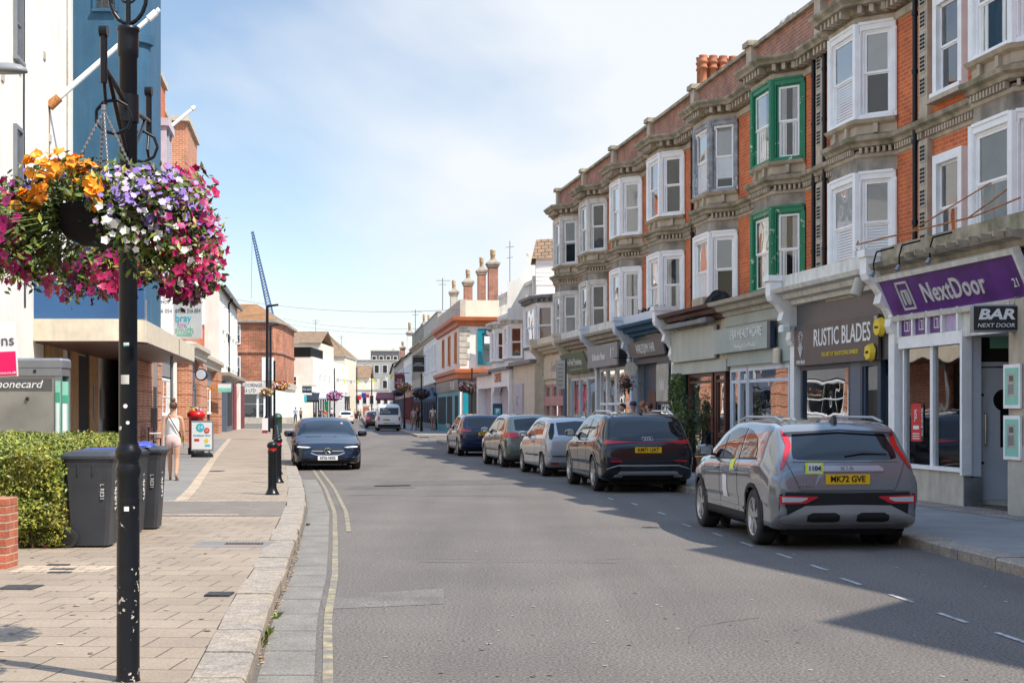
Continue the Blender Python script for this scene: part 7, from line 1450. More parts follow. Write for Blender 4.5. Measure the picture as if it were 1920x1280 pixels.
    def ring(s, cx, cz, sy, m_, r0, r1, wr, n=26):
        mb = MB().m(m_); pts = []; ok = []
        for i in range(n+1):
            t = R(-22+224*i/n)
            for r_ in (r0, r1):
                h, d = s.hit('y', sy, cx+r_*math.cos(t), cz+r_*math.sin(t)); ok.append(h is not None and abs(h.y) > s.W*.7); pts.append((h if h else Vector((cx, sy*s.W, cz))) + d*.008)
        fs = [(2*i, 2*i+1, 2*i+3, 2*i+2) for i in range(n) if all(ok[q] for q in (2*i, 2*i+1, 2*i+2, 2*i+3))]
        mb.add(pts, fs, True); mb.build('wheel_arch', s.T)
    def plate(s, end, z, body, m_, y=0, w_=.52, tm='black', yo=0):
        h, d = s.hit('x', end, y, z); x = h.x+end*.012; mb = MB().m(m_); mb.box(x, x+end*.006, y-w_/2, y+w_/2, z-.056, z+.056); p = mb.build('number_plate', s.T)
        text(body, .098, tm, p, (x+end*.008, y, z), (R(90), 0, R(-90) if end < 0 else R(90)), sx=.92, bold=.002, name='plate_lettering')
    def seam(s, sg, x, z0, z1, mirror=True, dx=0):
        s.patch('y', sg, [(x, z0, z1), (x+.013, z0, z1)], 'seam', .003, name='door_seam', n=1, rows=10, mirror=mirror)
    def mirrors(s, x, z, m_='paint_black', sz=1.0):
        for sg in (1, -1):
            h, d = s.hit('y', sg, x, z-.03); y = h.y; mb = MB().m(m_); vs = []; n = 12; S = .11*sz
            for j, (k_, dx) in enumerate(((.75, -.08), (1, -.05), (1.0, .02), (.7, .1), (.15, .14))):
                for i in range(n):
                    t = 6.283*i/n; c_, s_ = math.cos(t), math.sin(t); c_ = math.copysign(abs(c_)**.6, c_); s_ = math.copysign(abs(s_)**.6, s_); vs.append((x+dx, y+sg*(.14*sz+S*k_*c_), z+.02+.075*sz*k_*s_))
            mb.add(vs, [(j*n+i, j*n+(i+1) % n, (j+1)*n+(i+1) % n, (j+1)*n+i) for j in range(4) for i in range(n)] + [tuple(range(n))], True); mb.box(x-.02, x+.05, y-sg*.02, y+sg*.1, z-.05, z-.02)
            o = mb.build('door_mirror', s.T); mb = MB().m('chrome'); mb.add([(x-.083, y+sg*(.14*sz)+a*S*.65, z+.02+b*.05*sz) for a, b in ((-1, -1), (1, -1), (1, 1), (-1, 1))], [(0, 1, 2, 3)]); mb.build('mirror_glass', o)
    def handles(s, xs, z, m_):
        for x in xs:
            for sg in (1, -1):
                h, d = s.hit('y', sg, x, z); mb = MB().m(m_); mb.rbox(x-.09, x+.09, min(h.y, h.y+sg*.03), max(h.y, h.y+sg*.03), z-.012, z+.014, .008); mb.build('door_handle', s.T)
def profset(L, ro, wb, H, kind):
    f = L-ro
    if kind == 'suv':
        roof = [(-ro, .62), (-ro+.03, .86), (-ro+.09, 1.0), (-ro+.16, 1.1), (-ro+.36, H-.17), (-ro+.46, H-.07), (-ro+.75, H-.02), (.9, H), (1.5, H-.02), (1.95, H-.14), (2.35, H-.36), (2.7, H-.55), (2.95, .99), (f-.25, .86), (f-.06, .7), (f, .5)]
        belt = [(-ro, .8), (-.3, 1.02), (1.0, .99), (2.4, .95), (f-.3, .82), (f, .6)]
    elif kind == 'hatch':
        roof = [(-ro, .58), (-ro+.03, .84), (-ro+.08, .96), (-ro+.14, 1.02), (-ro+.38, H-.12), (-ro+.5, H-.045), (.6, H-.01), (1.1, H), (1.5, H-.05), (1.9, H-.22), (2.4, H-.46), (2.6, H-.53), (f-.25, .76), (f-.06, .62), (f, .45)]
        belt = [(-ro, .78), (-.3, .98), (1.0, .94), (2.3, .89), (f-.3, .74), (f, .55)]
    elif kind == 'van':
        roof = [(-ro, .5), (-ro+.02, .95), (-ro+.05, 1.1), (-ro+.16, H-.12), (-ro+.26, H-.02), (.5, H), (2.1, H-.01), (2.5, H-.1), (3.1, 1.25), (3.3, 1.13), (f-.2, .95), (f-.03, .7), (f, .5)]
        belt = [(-ro, 1.0), (0, 1.08), (2.6, 1.08), (f-.3, .9), (f, .6)]
    elif kind == 'saloon':
        roof = [(-ro, .55), (-ro+.03, .85), (-ro+.1, 1.0), (-ro+.4, 1.05), (-.1, H-.1), (.5, H-.01), (1.1, H), (1.5, H-.06), (1.95, H-.26), (2.35, H-.45), (2.6, .93), (f-.6, .83), (f-.25, .75), (f-.06, .62), (f, .42)]
        belt = [(-ro, .85), (-.3, .95), (1.0, .92), (2.4, .87), (f-.3, .72), (f, .5)]
    return roof, belt
def planw(L, W, ro, rear=.86, front=.72):
    h = W/2; f = L-ro; return [(-ro, h*rear), (-ro+.05, h*(rear+.07)), (-ro+.16, h*(rear+.12)), (-ro+.45, h*.985), (0, h), (1.5, h*.99), (f-.9, h), (f-.45, h*.965), (f-.2, h*.89), (f-.06, h*.8), (f, h*front)]
GP = 'cars parked along the right hand kerb'
# silver grey crossover
L, W, H, ro, wb = 4.42, 1.8, 1.475, .87, 2.72; d = Vector((-.104, 1)).normalized()
roof, belt = profset(L, ro, wb, H, 'suv')
K = Car('parked_car', 'silver grey crossover with a yellow numbered sticker, nearest of the parked cars', 'car', (3.74, 17.88), d, GP, L, W, H, ro, wb, roof, belt, planw(L, W, ro), .335, 'paint_grey', .21, .36)
h = W/2
K.patch('x', -1, [(-.61, 1.05, 1.12), (-.55, 1.035, 1.33), (-.45, 1.03, 1.34), (0, 1.025, 1.35), (.45, 1.03, 1.34), (.55, 1.035, 1.33), (.61, 1.05, 1.12)], 'auto_glass', .006, name='rear_window')
K.patch('x', -1, [(-.66, 1.315, 1.34), (0, 1.355, 1.375), (.66, 1.315, 1.34)], 'black', .04, name='spoiler_lip', rows=2)
K.patch('x', -1, [(1.36, .65, .67), (1.28, .60, .67), (1.2, .595, .66), (1.13, .625, .69), (1.03, .68, .735), (.92, .755, .775)], 'lens_red', .012, swap=True, name='tail_light', mirror=True, rows=4)
K.patch('x', -1, [(-.8, .2, .64), (-.7, .2, .66), (0, .2, .655), (.7, .2, .66), (.8, .2, .64)], 'cladding', .004, name='rear_cladding')
K.patch('x', -1, [(-.8, .33, .37), (-.72, .3, .4), (-.5, .29, .51), (0, .29, .52), (.5, .29, .51), (.72, .3, .4), (.8, .33, .37)], 'skid', .012, name='skid_plate'); K.patch('x', -1, [(.1, .33, .4), (.15, .32, .43), (.42, .32, .43), (.48, .33, .4)], 'cladding', .018, name='skid_recess', mirror=True)
K.patch('x', -1, [(.36, .6, .615), (.5, .535, .62), (.8, .53, .63)], 'lens_red', .014, name='fog_light', mirror=True, rows=3); K.patch('x', -1, [(.48, .585, .603), (.55, .555, .605), (.77, .552, .612)], 'lens_clear', .018, name='reversing_light', mirror=True, rows=2)
K.patch('x', -1, [(-.43, .9, .93), (-.38, .9, .965), (.38, .9, .965), (.43, .9, .93)], 'skid', .014, name='handle_bar', rows=3); K.patch('x', -1, [(-.38, .73, .735), (-.33, .72, .895), (.33, .72, .895), (.38, .73, .735)], 'paint_grey', .002, name='plate_recess')
for q in ([(-.62, 1.0, 1.006), (.62, 1.0, 1.006)], [(-.55, .68, .687), (.55, .68, .687)]): K.patch('x', -1, q, 'seam', .003, name='tailgate_seam', rows=1)
K.patch('x', -1, [(.69, -.553, -.56), (1.0, -.69, -.697)], 'seam', .003, swap=True, name='tailgate_seam', rows=1, n=8); K.patch('x', -1, [(.69, .553, .56), (1.0, .69, .697)], 'seam', .003, swap=True, name='tailgate_seam', rows=1, n=8)
K.plate(-1, .81, 'MK72 GVE', 'yellow_plate')
hh = min((K.hit('x', -1, a, b)[0] for a in (.28, .49) for b in (.87, 1.0)), key=lambda q: q.x); mb = MB().m('lime'); mb.box(hh.x-.006, hh.x-.004, .28, .49, .87, 1.0); mb.m('white'); mb.box(hh.x-.008, hh.x-.006, .31, .46, .885, .985); s_ = mb.build('sticker', K.T); text('1104', .075, 'navy', s_, (hh.x-.014, .385, .932), (R(90), 0, R(-90)), bold=.002)
text('KIA', .07, 'chrome', K.T, (K.hit('x', -1, 0, .93)[0].x-.018, 0, .932), (R(90), 0, R(-90)), sx=1.5, name='badge')
text('e-NIRO', .05, 'chrome', K.T, (K.hit('x', -1, .5, .74)[0].x-.012, .5, .745), (R(90), 0, R(-90)), sx=1.2, name='badge'); K.patch('x', -1, [(-.84, .665, .672), (.84, .665, .672)], 'seam', .004, name='bumper_seam', rows=1)
mb = MB().m('black'); hx_ = K.hit('x', -1, 0, 1.08)[0].x; mb.tube([(hx_-.02, -.0, 1.07), (hx_-.0, -.2, 1.1), (hx_+.01, -.5, 1.09)], .012); mb.build('rear_wiper', K.T)
for sg in (1, -1):
    K.patch('y', sg, [(-.02, 1.04, 1.12), (.12, 1.03, 1.26), (.5, 1.02, 1.35), (.66, 1.01, 1.37)], 'auto_glass', .006, name='side_window'); K.patch('y', sg, [(.74, 1.0, 1.375), (1.15, .99, 1.38), (1.56, .985, 1.32)], 'auto_glass', .006, name='side_window'); K.patch('y', sg, [(1.6, .985, 1.31), (1.75, .98, 1.23), (2.2, .975, 1.0)], 'auto_glass', .006, name='side_window')
    K.patch('y', sg, [(-.1, 1.015, 1.035), (2.25, .955, .975)], 'seam', .004, name='window_trim', rows=1); K.patch('y', sg, [(.42, .22, .36), (2.3, .22, .36)], 'cladding', .005, name='sill_cladding'); K.patch('y', sg, [(.45, .39, .425), (2.28, .39, .425)], 'skid', .008, name='sill_trim', rows=2)
K.seam(1, .68, .35, 1.0); K.seam(1, 1.6, .3, .98); K.seam(1, 2.42, .45, .93); K.handles((.82, 1.75), .86, 'paint_grey'); K.mirrors(2.08, 1.05)
K.patch('y', 1, [(1.2, .5, .78), (1.42, .5, .78)], 'white', .006, name='door_sticker', rows=3); K.patch('y', 1, [(.86, .84, 1.0), (1.05, .84, .98)], 'lime', .006, name='yellow_door_sticker', rows=3)
K.patch('x', 1, [(-.6, .98, 1.3), (0, .99, 1.36), (.6, .98, 1.3)], 'auto_glass', .006, name='windscreen')
for sg in (1, -1): mb = MB().m('skid'); mb.tube([(-.3, sg*.6, 1.46), (0, sg*.6, 1.51), (1.3, sg*.6, 1.51), (1.6, sg*.6, 1.46)], .016); mb.build('roof_rail', K.T)
mb = MB().m('black'); mb.extr([(-.42, 1.44), (-.2, 1.46), (-.38, 1.53)], -.02, .02); mb.build('aerial_fin', K.T)
# black electric suv
L, W, H, ro, wb = 4.59, 1.87, 1.53, .92, 2.76; roof, belt = profset(L, ro, wb, H, 'suv'); belt = [(x, z+.04) for x, z in belt]
K = Car('parked_car', 'glossy black sport utility car with a silver trimmed bumper, second parked car from the camera', 'car', (2.5, 29.6), Vector((-.135, 1)).normalized(), GP, L, W, H, ro, wb, roof, belt, planw(L, W, ro), .36, 'paint_black', .22, .38, arch='paint_black')
K.patch('x', -1, [(-.7, 1.1, 1.25), (-.55, 1.07, 1.36), (0, 1.06, 1.39), (.55, 1.07, 1.36), (.7, 1.1, 1.25)], 'auto_glass', .006, name='rear_window')
K.patch('x', -1, [(.3, .975, .985), (.5, .965, 1.0), (.84, .94, 1.03)], 'lens_red', .012, name='tail_light', rows=3, mirror=True); K.patch('x', -1, [(-.5, .975, .985), (.5, .975, .985)], 'lens_red', .008, name='light_bar', rows=1)
K.patch('x', -1, [(-.82, .46, .47), (-.6, .52, .545), (.6, .52, .545), (.82, .46, .47)], 'skid', .012, name='bumper_strip', rows=2); K.patch('x', -1, [(-.68, .3, .33), (-.55, .3, .42), (.55, .3, .42), (.68, .3, .33)], 'skid', .012, name='skid_plate', rows=3); K.patch('x', -1, [(-.5, .25, .34), (.5, .25, .34)], 'cladding', .018, name='diffuser', rows=2)
K.patch('x', -1, [(.52, .6, .63), (.75, .6, .63)], 'lens_red', .012, name='reflector', rows=1, mirror=True)
K.plate(-1, .83, 'KM71 UAT', 'yellow_plate')
x_ = K.hit('x', -1, 0, 1.04)[0].x-.012
for i in range(4): mb = MB().m('chrome'); mb.tube([(x_, (i-1.5)*.05+.035*math.cos(R(t)), 1.045+.035*math.sin(R(t))) for t in range(0, 361, 30)], .006, 5); mb.build('badge_ring', K.T)
for sg in (1, -1):
    K.patch('y', sg, [(-.2, 1.1, 1.14), (.05, 1.08, 1.36), (.5, 1.06, 1.40), (.66, 1.06, 1.42)], 'auto_glass', .006, name='side_window'); K.patch('y', sg, [(.74, 1.05, 1.425), (1.2, 1.04, 1.43), (1.6, 1.03, 1.37)], 'auto_glass', .006, name='side_window'); K.patch('y', sg, [(1.64, 1.03, 1.36), (1.85, 1.02, 1.25), (2.25, 1.01, 1.04)], 'auto_glass', .006, name='side_window')
    K.patch('y', sg, [(.45, .24, .34), (2.3, .24, .34)], 'skid', .006, name='sill_trim', rows=2)
K.seam(1, .7, .38, 1.05); K.seam(1, 1.62, .35, 1.03); K.handles((.85, 1.8), .92, 'paint_black'); K.mirrors(2.1, 1.1)
for sg in (1, -1): mb = MB().m('chrome'); mb.tube([(-.45, sg*.6, 1.5), (-.1, sg*.6, 1.575), (1.3, sg*.6, 1.575), (1.7, sg*.6, 1.49)], .018); mb.build('roof_rail', K.T)
mb = MB().m('black'); mb.extr([(-.35, 1.53), (-.15, 1.54), (-.32, 1.61)], -.02, .02); mb.build('aerial_fin', K.T)
# silver three door
L, W, H, ro, wb = 3.82, 1.65, 1.43, .6, 2.49; roof, belt = profset(L, ro, wb, H, 'hatch')
K = Car('parked_car', 'small silver three door hatchback, parked between the black car and the grey green one', 'car', (1.5, 36.2), Vector((-.19, 1)).normalized(), GP, L, W, H, ro, wb, roof, belt, planw(L, W, ro), .29, 'paint_silver', .2, .36, arch='black', aw=.012)
K.patch('x', -1, [(-.5, 1.0, 1.29), (0, .98, 1.33), (.5, 1.0, 1.29)], 'auto_glass', .006, name='rear_window'); K.patch('x', -1, [(.9, .66, .72), (1.05, .585, .72), (1.28, .55, .63)], 'seam', .012, swap=True, name='tail_light', mirror=True); K.patch('x', -1, [(-.74, .48, .51), (.74, .48, .51)], 'black', .008, name='bumper_strip', rows=1); K.patch('x', -1, [(.5, .3, .34), (.7, .3, .34)], 'lens_red', .01, name='reflector', rows=1, mirror=True); K.plate(-1, .72, 'GX05 KRV', 'yellow_plate')
for sg in (1, -1): K.patch('y', sg, [(.05, 1.02, 1.22), (.25, 1.01, 1.32), (.75, .99, 1.34)], 'auto_glass', .006, name='side_window'); K.patch('y', sg, [(.82, .98, 1.34), (1.3, .96, 1.32), (1.95, .93, .99)], 'auto_glass', .006, name='side_window'); K.patch('y', sg, [(.42, .48, .51), (1.95, .48, .51)], 'black', .006, name='side_moulding', rows=1)
K.seam(1, .78, .3, .97); K.mirrors(1.85, .98, 'paint_silver', .9); K.handles((.95,), .82, 'black')
# grey green hatchback
L, W, H, ro, wb = 4.2, 1.76, 1.48, .75, 2.58; roof, belt = profset(L, ro, wb, H, 'hatch')
K = Car('parked_car', 'grey green hatchback with big round red tail lights, fourth parked car from the camera', 'car', (.52, 41.9), Vector((-.2, 1)).normalized(), GP, L, W, H, ro, wb, roof, belt, planw(L, W, ro), .315, 'paint_green_grey', .2, .36, arch='paint_green_grey')
K.patch('x', -1, [(-.56, 1.04, 1.33), (0, 1.02, 1.38), (.56, 1.04, 1.33)], 'auto_glass', .006, name='rear_window'); K.patch('x', -1, [(.47, .86, .9), (.55, .82, .99), (.7, .81, 1.0), (.8, .86, .96)], 'lens_red', .012, name='tail_light', mirror=True); K.patch('y', 1, [(-.62, .86, .96), (-.5, .84, .99), (-.4, .88, .97)], 'lens_red', .01, name='tail_light', mirror=True); K.plate(-1, .6, 'EK57 YBT', 'yellow_plate')
for sg in (1, -1): K.patch('y', sg, [(-.15, 1.02, 1.1), (0, 1.02, 1.28), (.2, 1.01, 1.36), (.7, 1.0, 1.38)], 'auto_glass', .006, name='side_window'); K.patch('y', sg, [(.77, .99, 1.38), (1.25, .97, 1.37), (2.0, .94, 1.02)], 'auto_glass', .006, name='side_window'); K.patch('y', sg, [(.42, .46, .49), (2.15, .46, .49)], 'black', .006, name='side_moulding', rows=1)
K.seam(1, .74, .3, .97); K.seam(1, 1.6, .3, .93); K.mirrors(1.95, 1.0, 'paint_green_grey'); K.handles((.85, 1.7), .86, 'paint_green_grey')
# dark blue estate
L, W, H, ro, wb = 4.6, 1.79, 1.44, .95, 2.7; roof, belt = profset(L, ro, wb, H, 'hatch')
K = Car('parked_car', 'dark navy blue estate car, farthest of the five parked in a row', 'car', (-1.05, 52.2), Vector((-.165, 1)).normalized(), GP, L, W, H, ro, wb, roof, belt, planw(L, W, ro), .32, 'paint_blue', .19, .36, arch='paint_blue')
K.patch('x', -1, [(-.6, 1.02, 1.3), (0, 1.0, 1.35), (.6, 1.02, 1.3)], 'auto_glass', .006, name='rear_window'); K.patch('x', -1, [(.5, .86, .92), (.8, .84, .96)], 'lens_red', .012, name='tail_light', mirror=True); K.patch('y', 1, [(-.75, .86, .96), (-.45, .86, .98)], 'lens_red', .01, name='tail_light', mirror=True); K.plate(-1, .78, 'KJ21 XTW', 'yellow_plate')
for sg in (1, -1): K.patch('y', sg, [(-.4, 1.02, 1.1), (-.1, 1.02, 1.3), (.7, 1.0, 1.35)], 'auto_glass', .006, name='side_window'); K.patch('y', sg, [(.77, .99, 1.35), (1.25, .97, 1.34), (2.0, .94, 1.0)], 'auto_glass', .006, name='side_window')
K.seam(1, .74, .3, .97); K.seam(1, 1.6, .3, .93); K.mirrors(1.95, 1.0, 'paint_blue')
# dark saloon coming towards the camera
L, W, H, ro, wb = 4.7, 1.84, 1.36, 1.0, 2.83; roof, belt = profset(L, ro, wb, 1.36, 'saloon'); roof = [(x, z-.05 if x > 2.2 else z) for x, z in roof]; belt = [(x, z-.05) for x, z in belt]; dr = Vector((.16, -1)).normalized(); fx = Vector((-4.86, 39.4)); ra = fx - dr*(L-ro)
K = Car('moving_car', 'black saloon with a star badge driving towards the camera beside the left kerb', 'car', ra, dr, None, L, W, H, ro, wb, roof, belt, planw(L, W, ro, .8, .7), .34, 'paint_night', .16, .4, arch='paint_night', crown=.045)
f = L-ro
K.patch('x', 1, [(-.7, .87, .96), (-.62, .86, 1.18), (-.5, .86, 1.25), (0, .87, 1.3), (.5, .86, 1.25), (.62, .86, 1.18), (.7, .87, .96)], 'auto_glass', .006, name='windscreen')
K.patch('x', 1, [(-.84, .57, .635), (-.6, .545, .655), (-.42, .57, .62)], 'auto_glass', .008, name='headlight', mirror=True); K.patch('x', 1, [(-.8, .612, .632), (-.45, .602, .617)], 'lens_clear', .012, name='daytime_light', mirror=True, rows=1); M['lit_white'] = mat('lit_white', (1, .98, .95), emis=2.2); K.patch('x', 1, [(-.78, .616, .632), (-.5, .606, .618)], 'lit_white', .016, name='lamp_strip', mirror=True, rows=1)
K.patch('x', 1, [(-.46, .47, .5), (-.38, .4, .59), (0, .38, .6), (.38, .4, .59), (.46, .47, .5)], 'cladding', .006, name='grille'); K.patch('x', 1, [(-.44, .455, .475), (-.3, .40, .42), (0, .39, .4), (.3, .40, .42), (.44, .455, .475)], 'chrome', .012, name='grille_chrome', rows=1)
K.patch('x', 1, [(-.42, .51, .522), (-.12, .505, .52)], 'chrome', .014, name='grille_bar', rows=1, mirror=True)
K.patch('x', 1, [(-.66, .2, .22), (-.5, .2, .32), (.5, .2, .32), (.66, .2, .22)], 'cladding', .006, name='lower_intake'); K.patch('x', 1, [(-.7, .195, .21), (0, .185, .2), (.7, .195, .21)], 'chrome', .01, name='lower_chrome', rows=1)
x_ = K.hit('x', 1, 0, .5)[0].x+.02; mb = MB().m('chrome'); mb.tube([(x_, .085*math.cos(R(t)), .51+.085*math.sin(R(t))) for t in range(0, 361, 20)], .008, 6)
for t in (90, 210, 330): mb.tube([(x_, 0, .51), (x_, .08*math.cos(R(t)), .51+.08*math.sin(R(t)))], .007, 5)
mb.build('badge', K.T); K.plate(1, .33, 'KP26 NXK', 'white')
for sg in (1, -1): K.patch('y', sg, [(-.4, .94, 1.0), (.1, .93, 1.2), (.7, .92, 1.26)], 'auto_glass', .006, name='side_window'); K.patch('y', sg, [(.78, .91, 1.27), (1.3, .9, 1.24), (2.1, .86, .93)], 'auto_glass', .006, name='side_window')
K.mirrors(2.0, .93, 'paint_black', 1.15); K.handles((.85, 1.75), .78, 'chrome'); K.patch('x', 1, [(-.78, .66, .663), (-.4, .69, .693), (0, .70, .703), (.4, .69, .693), (.78, .66, .663)], 'seam', .003, name='bonnet_seam', rows=1); K.seam(1, .75, .3, .93); K.seam(1, 1.7, .3, .9)
mb = MB().m('white'); hq = K.hit('x', 1, .45, 1.22)[0]; mb.cyl((hq.x+.008, .45, 1.22), (hq.x+.012, .45, 1.22), .035, n=12); mb.build('tax_disc', K.T)
for q in ((.2, .6), (-.55, -.15)): mb = MB().m('black'); a, b = K.hit('x', 1, q[0], .875)[0], K.hit('x', 1, q[1], .885)[0]; mb.tube([a+Vector((.01, 0, 0)), b+Vector((.01, 0, 0))], .008, 5); mb.build('wiper', K.T)
# white van
L, W, H, ro, wb = 4.9, 1.9, 1.97, 1.0, 3.0; roof, belt = profset(L, ro, wb, H, 'van')
K = Car('parked_van', 'white van with a dark blue rear window advert parked far along on the right', 'van', (-9.35, 113.2), Vector((-.12, 1)).normalized(), None, L, W, H, ro, wb, roof, belt, planw(L, W, ro, .9, .8), .34, 'paint_white', .22, .16, arch=None)
K.patch('x', -1, [(-.7, 1.22, 1.75), (.7, 1.22, 1.75)], 'navy', .008, name='rear_window'); text('VAN\n& MORE', .2, 'letter_white', K.T, (K.hit('x', -1, .3, 1.5)[0].x-.03, .25, 1.5), (R(90), 0, R(-90))); K.patch('x', -1, [(.7, .8, 1.08), (.84, .8, 1.08)], 'lens_red', .012, name='tail_light', mirror=True); K.plate(-1, .85, 'YR14 LZX', 'yellow_plate', y=.2); K.patch('x', -1, [(-.85, .3, .5), (.85, .3, .5)], 'cladding', .01, name='bumper')
for sg in (1, -1): K.patch('y', sg, [(1.7, 1.2, 1.7), (2.3, 1.2, 1.68), (2.8, 1.18, 1.4)], 'auto_glass', .006, name='side_window'); K.patch('y', sg, [(-.6, 1.25, 1.7), (1.5, 1.25, 1.7)], 'auto_glass', .006, name='side_window')
K.mirrors(2.6, 1.25); text('sussex van hire', .14, 'navy', K.T, (K.hit('x', -1, 0, .62)[0].x-.02, 0, .62), (R(90), 0, R(-90)))
mb = MB().m('white'); mb.tube([(.2, .7, 2.02), (.2, -.7, 2.02)], .02); mb.tube([(1.5, .7, 2.02), (1.5, -.7, 2.02)], .02); mb.build('roof_bars', K.T)
def farcar(label, x, y, d, pm, kind='hatch', L=4.2, W=1.78, H=1.48):
    ro, wb = .8, 2.6; roof, belt = profset(L, ro, wb, H, kind); K = Car('far_car', label, 'car', (x, y), Vector(d).normalized(), None, L, W, H, ro, wb, roof, belt, planw(L, W, ro), .32, pm, .2, .36, arch=None)
    K.patch('x', -1, [(-.56, 1.04, 1.33), (0, 1.02, 1.38), (.56, 1.04, 1.33)], 'auto_glass', .006, name='rear_window'); K.patch('x', -1, [(.5, .8, .95), (.8, .8, .98)], 'lens_red', .012, name='tail_light', mirror=True); K.plate(-1, .7, '', 'yellow_plate') if False else K.patch('x', -1, [(-.26, .62, .73), (.26, .62, .73)], 'yellow_plate', .012, name='number_plate', rows=1)
    for sg in (1, -1): K.patch('y', sg, [(-.15, 1.02, 1.1), (.2, 1.01, 1.36), (1.25, .97, 1.37), (2.0, .94, 1.02)], 'auto_glass', .006, name='side_window')
    K.patch('x', 1, [(-.6, .95, 1.2), (0, .95, 1.3), (.6, .95, 1.2)], 'auto_glass', .006, name='windscreen'); return K
farcar('white hatchback driving away in the left hand lane', -18.9, 170, (-.1, 1), 'paint_white'); farcar('dark wine red car parked just beyond the white van', -12.0, 131, (-.12, 1), 'paint_wine'); farcar('silver car beyond the wine red one near the van', -14.6, 156, (-.12, 1), 'paint_silver'); farcar('pale car farthest along in the parked row', -16.6, 176, (-.12, 1), 'paint_white')
# ------------------------------------------------------------------ people
def skinmesh(chains, lv=2):
    """chains: lists of (point, radius) sharing points by equality; returns an evaluated mesh"""
    vs = []; rad = []; ed = []; idx = {}
    def vid(p, r_):
        k = tuple(round(c, 4) for c in p)
        if k not in idx: idx[k] = len(vs); vs.append(k); rad.append(r_)
        return idx[k]
    for ch in chains:
        ids = [vid(p, r_) for p, r_ in ch]; ed += list(zip(ids, ids[1:]))
    me = bpy.data.meshes.new('t'); me.from_pydata(vs, ed, []); o = bpy.data.objects.new('t', me); COL.objects.link(o); o.modifiers.new('k', 'SKIN'); sv = me.skin_vertices[0].data
    for i, r_ in enumerate(rad): sv[i].radius = r_ if isinstance(r_, tuple) else (r_, r_); sv[i].use_root = (i == 0)
    m2 = o.modifiers.new('s', 'SUBSURF'); m2.levels = m2.render_levels = lv
    dg = bpy.context.evaluated_depsgraph_get(); me2 = bpy.data.meshes.new_from_object(o.evaluated_get(dg)); bpy.data.objects.remove(o)
    for p in me2.polygons: p.use_smooth = True
    return me2
def addmesh(name, me, m_, parent):
    me.materials.clear(); me.materials.append(M[m_]); o = bpy.data.objects.new(name, me); COL.objects.link(o); o.parent = parent; return o
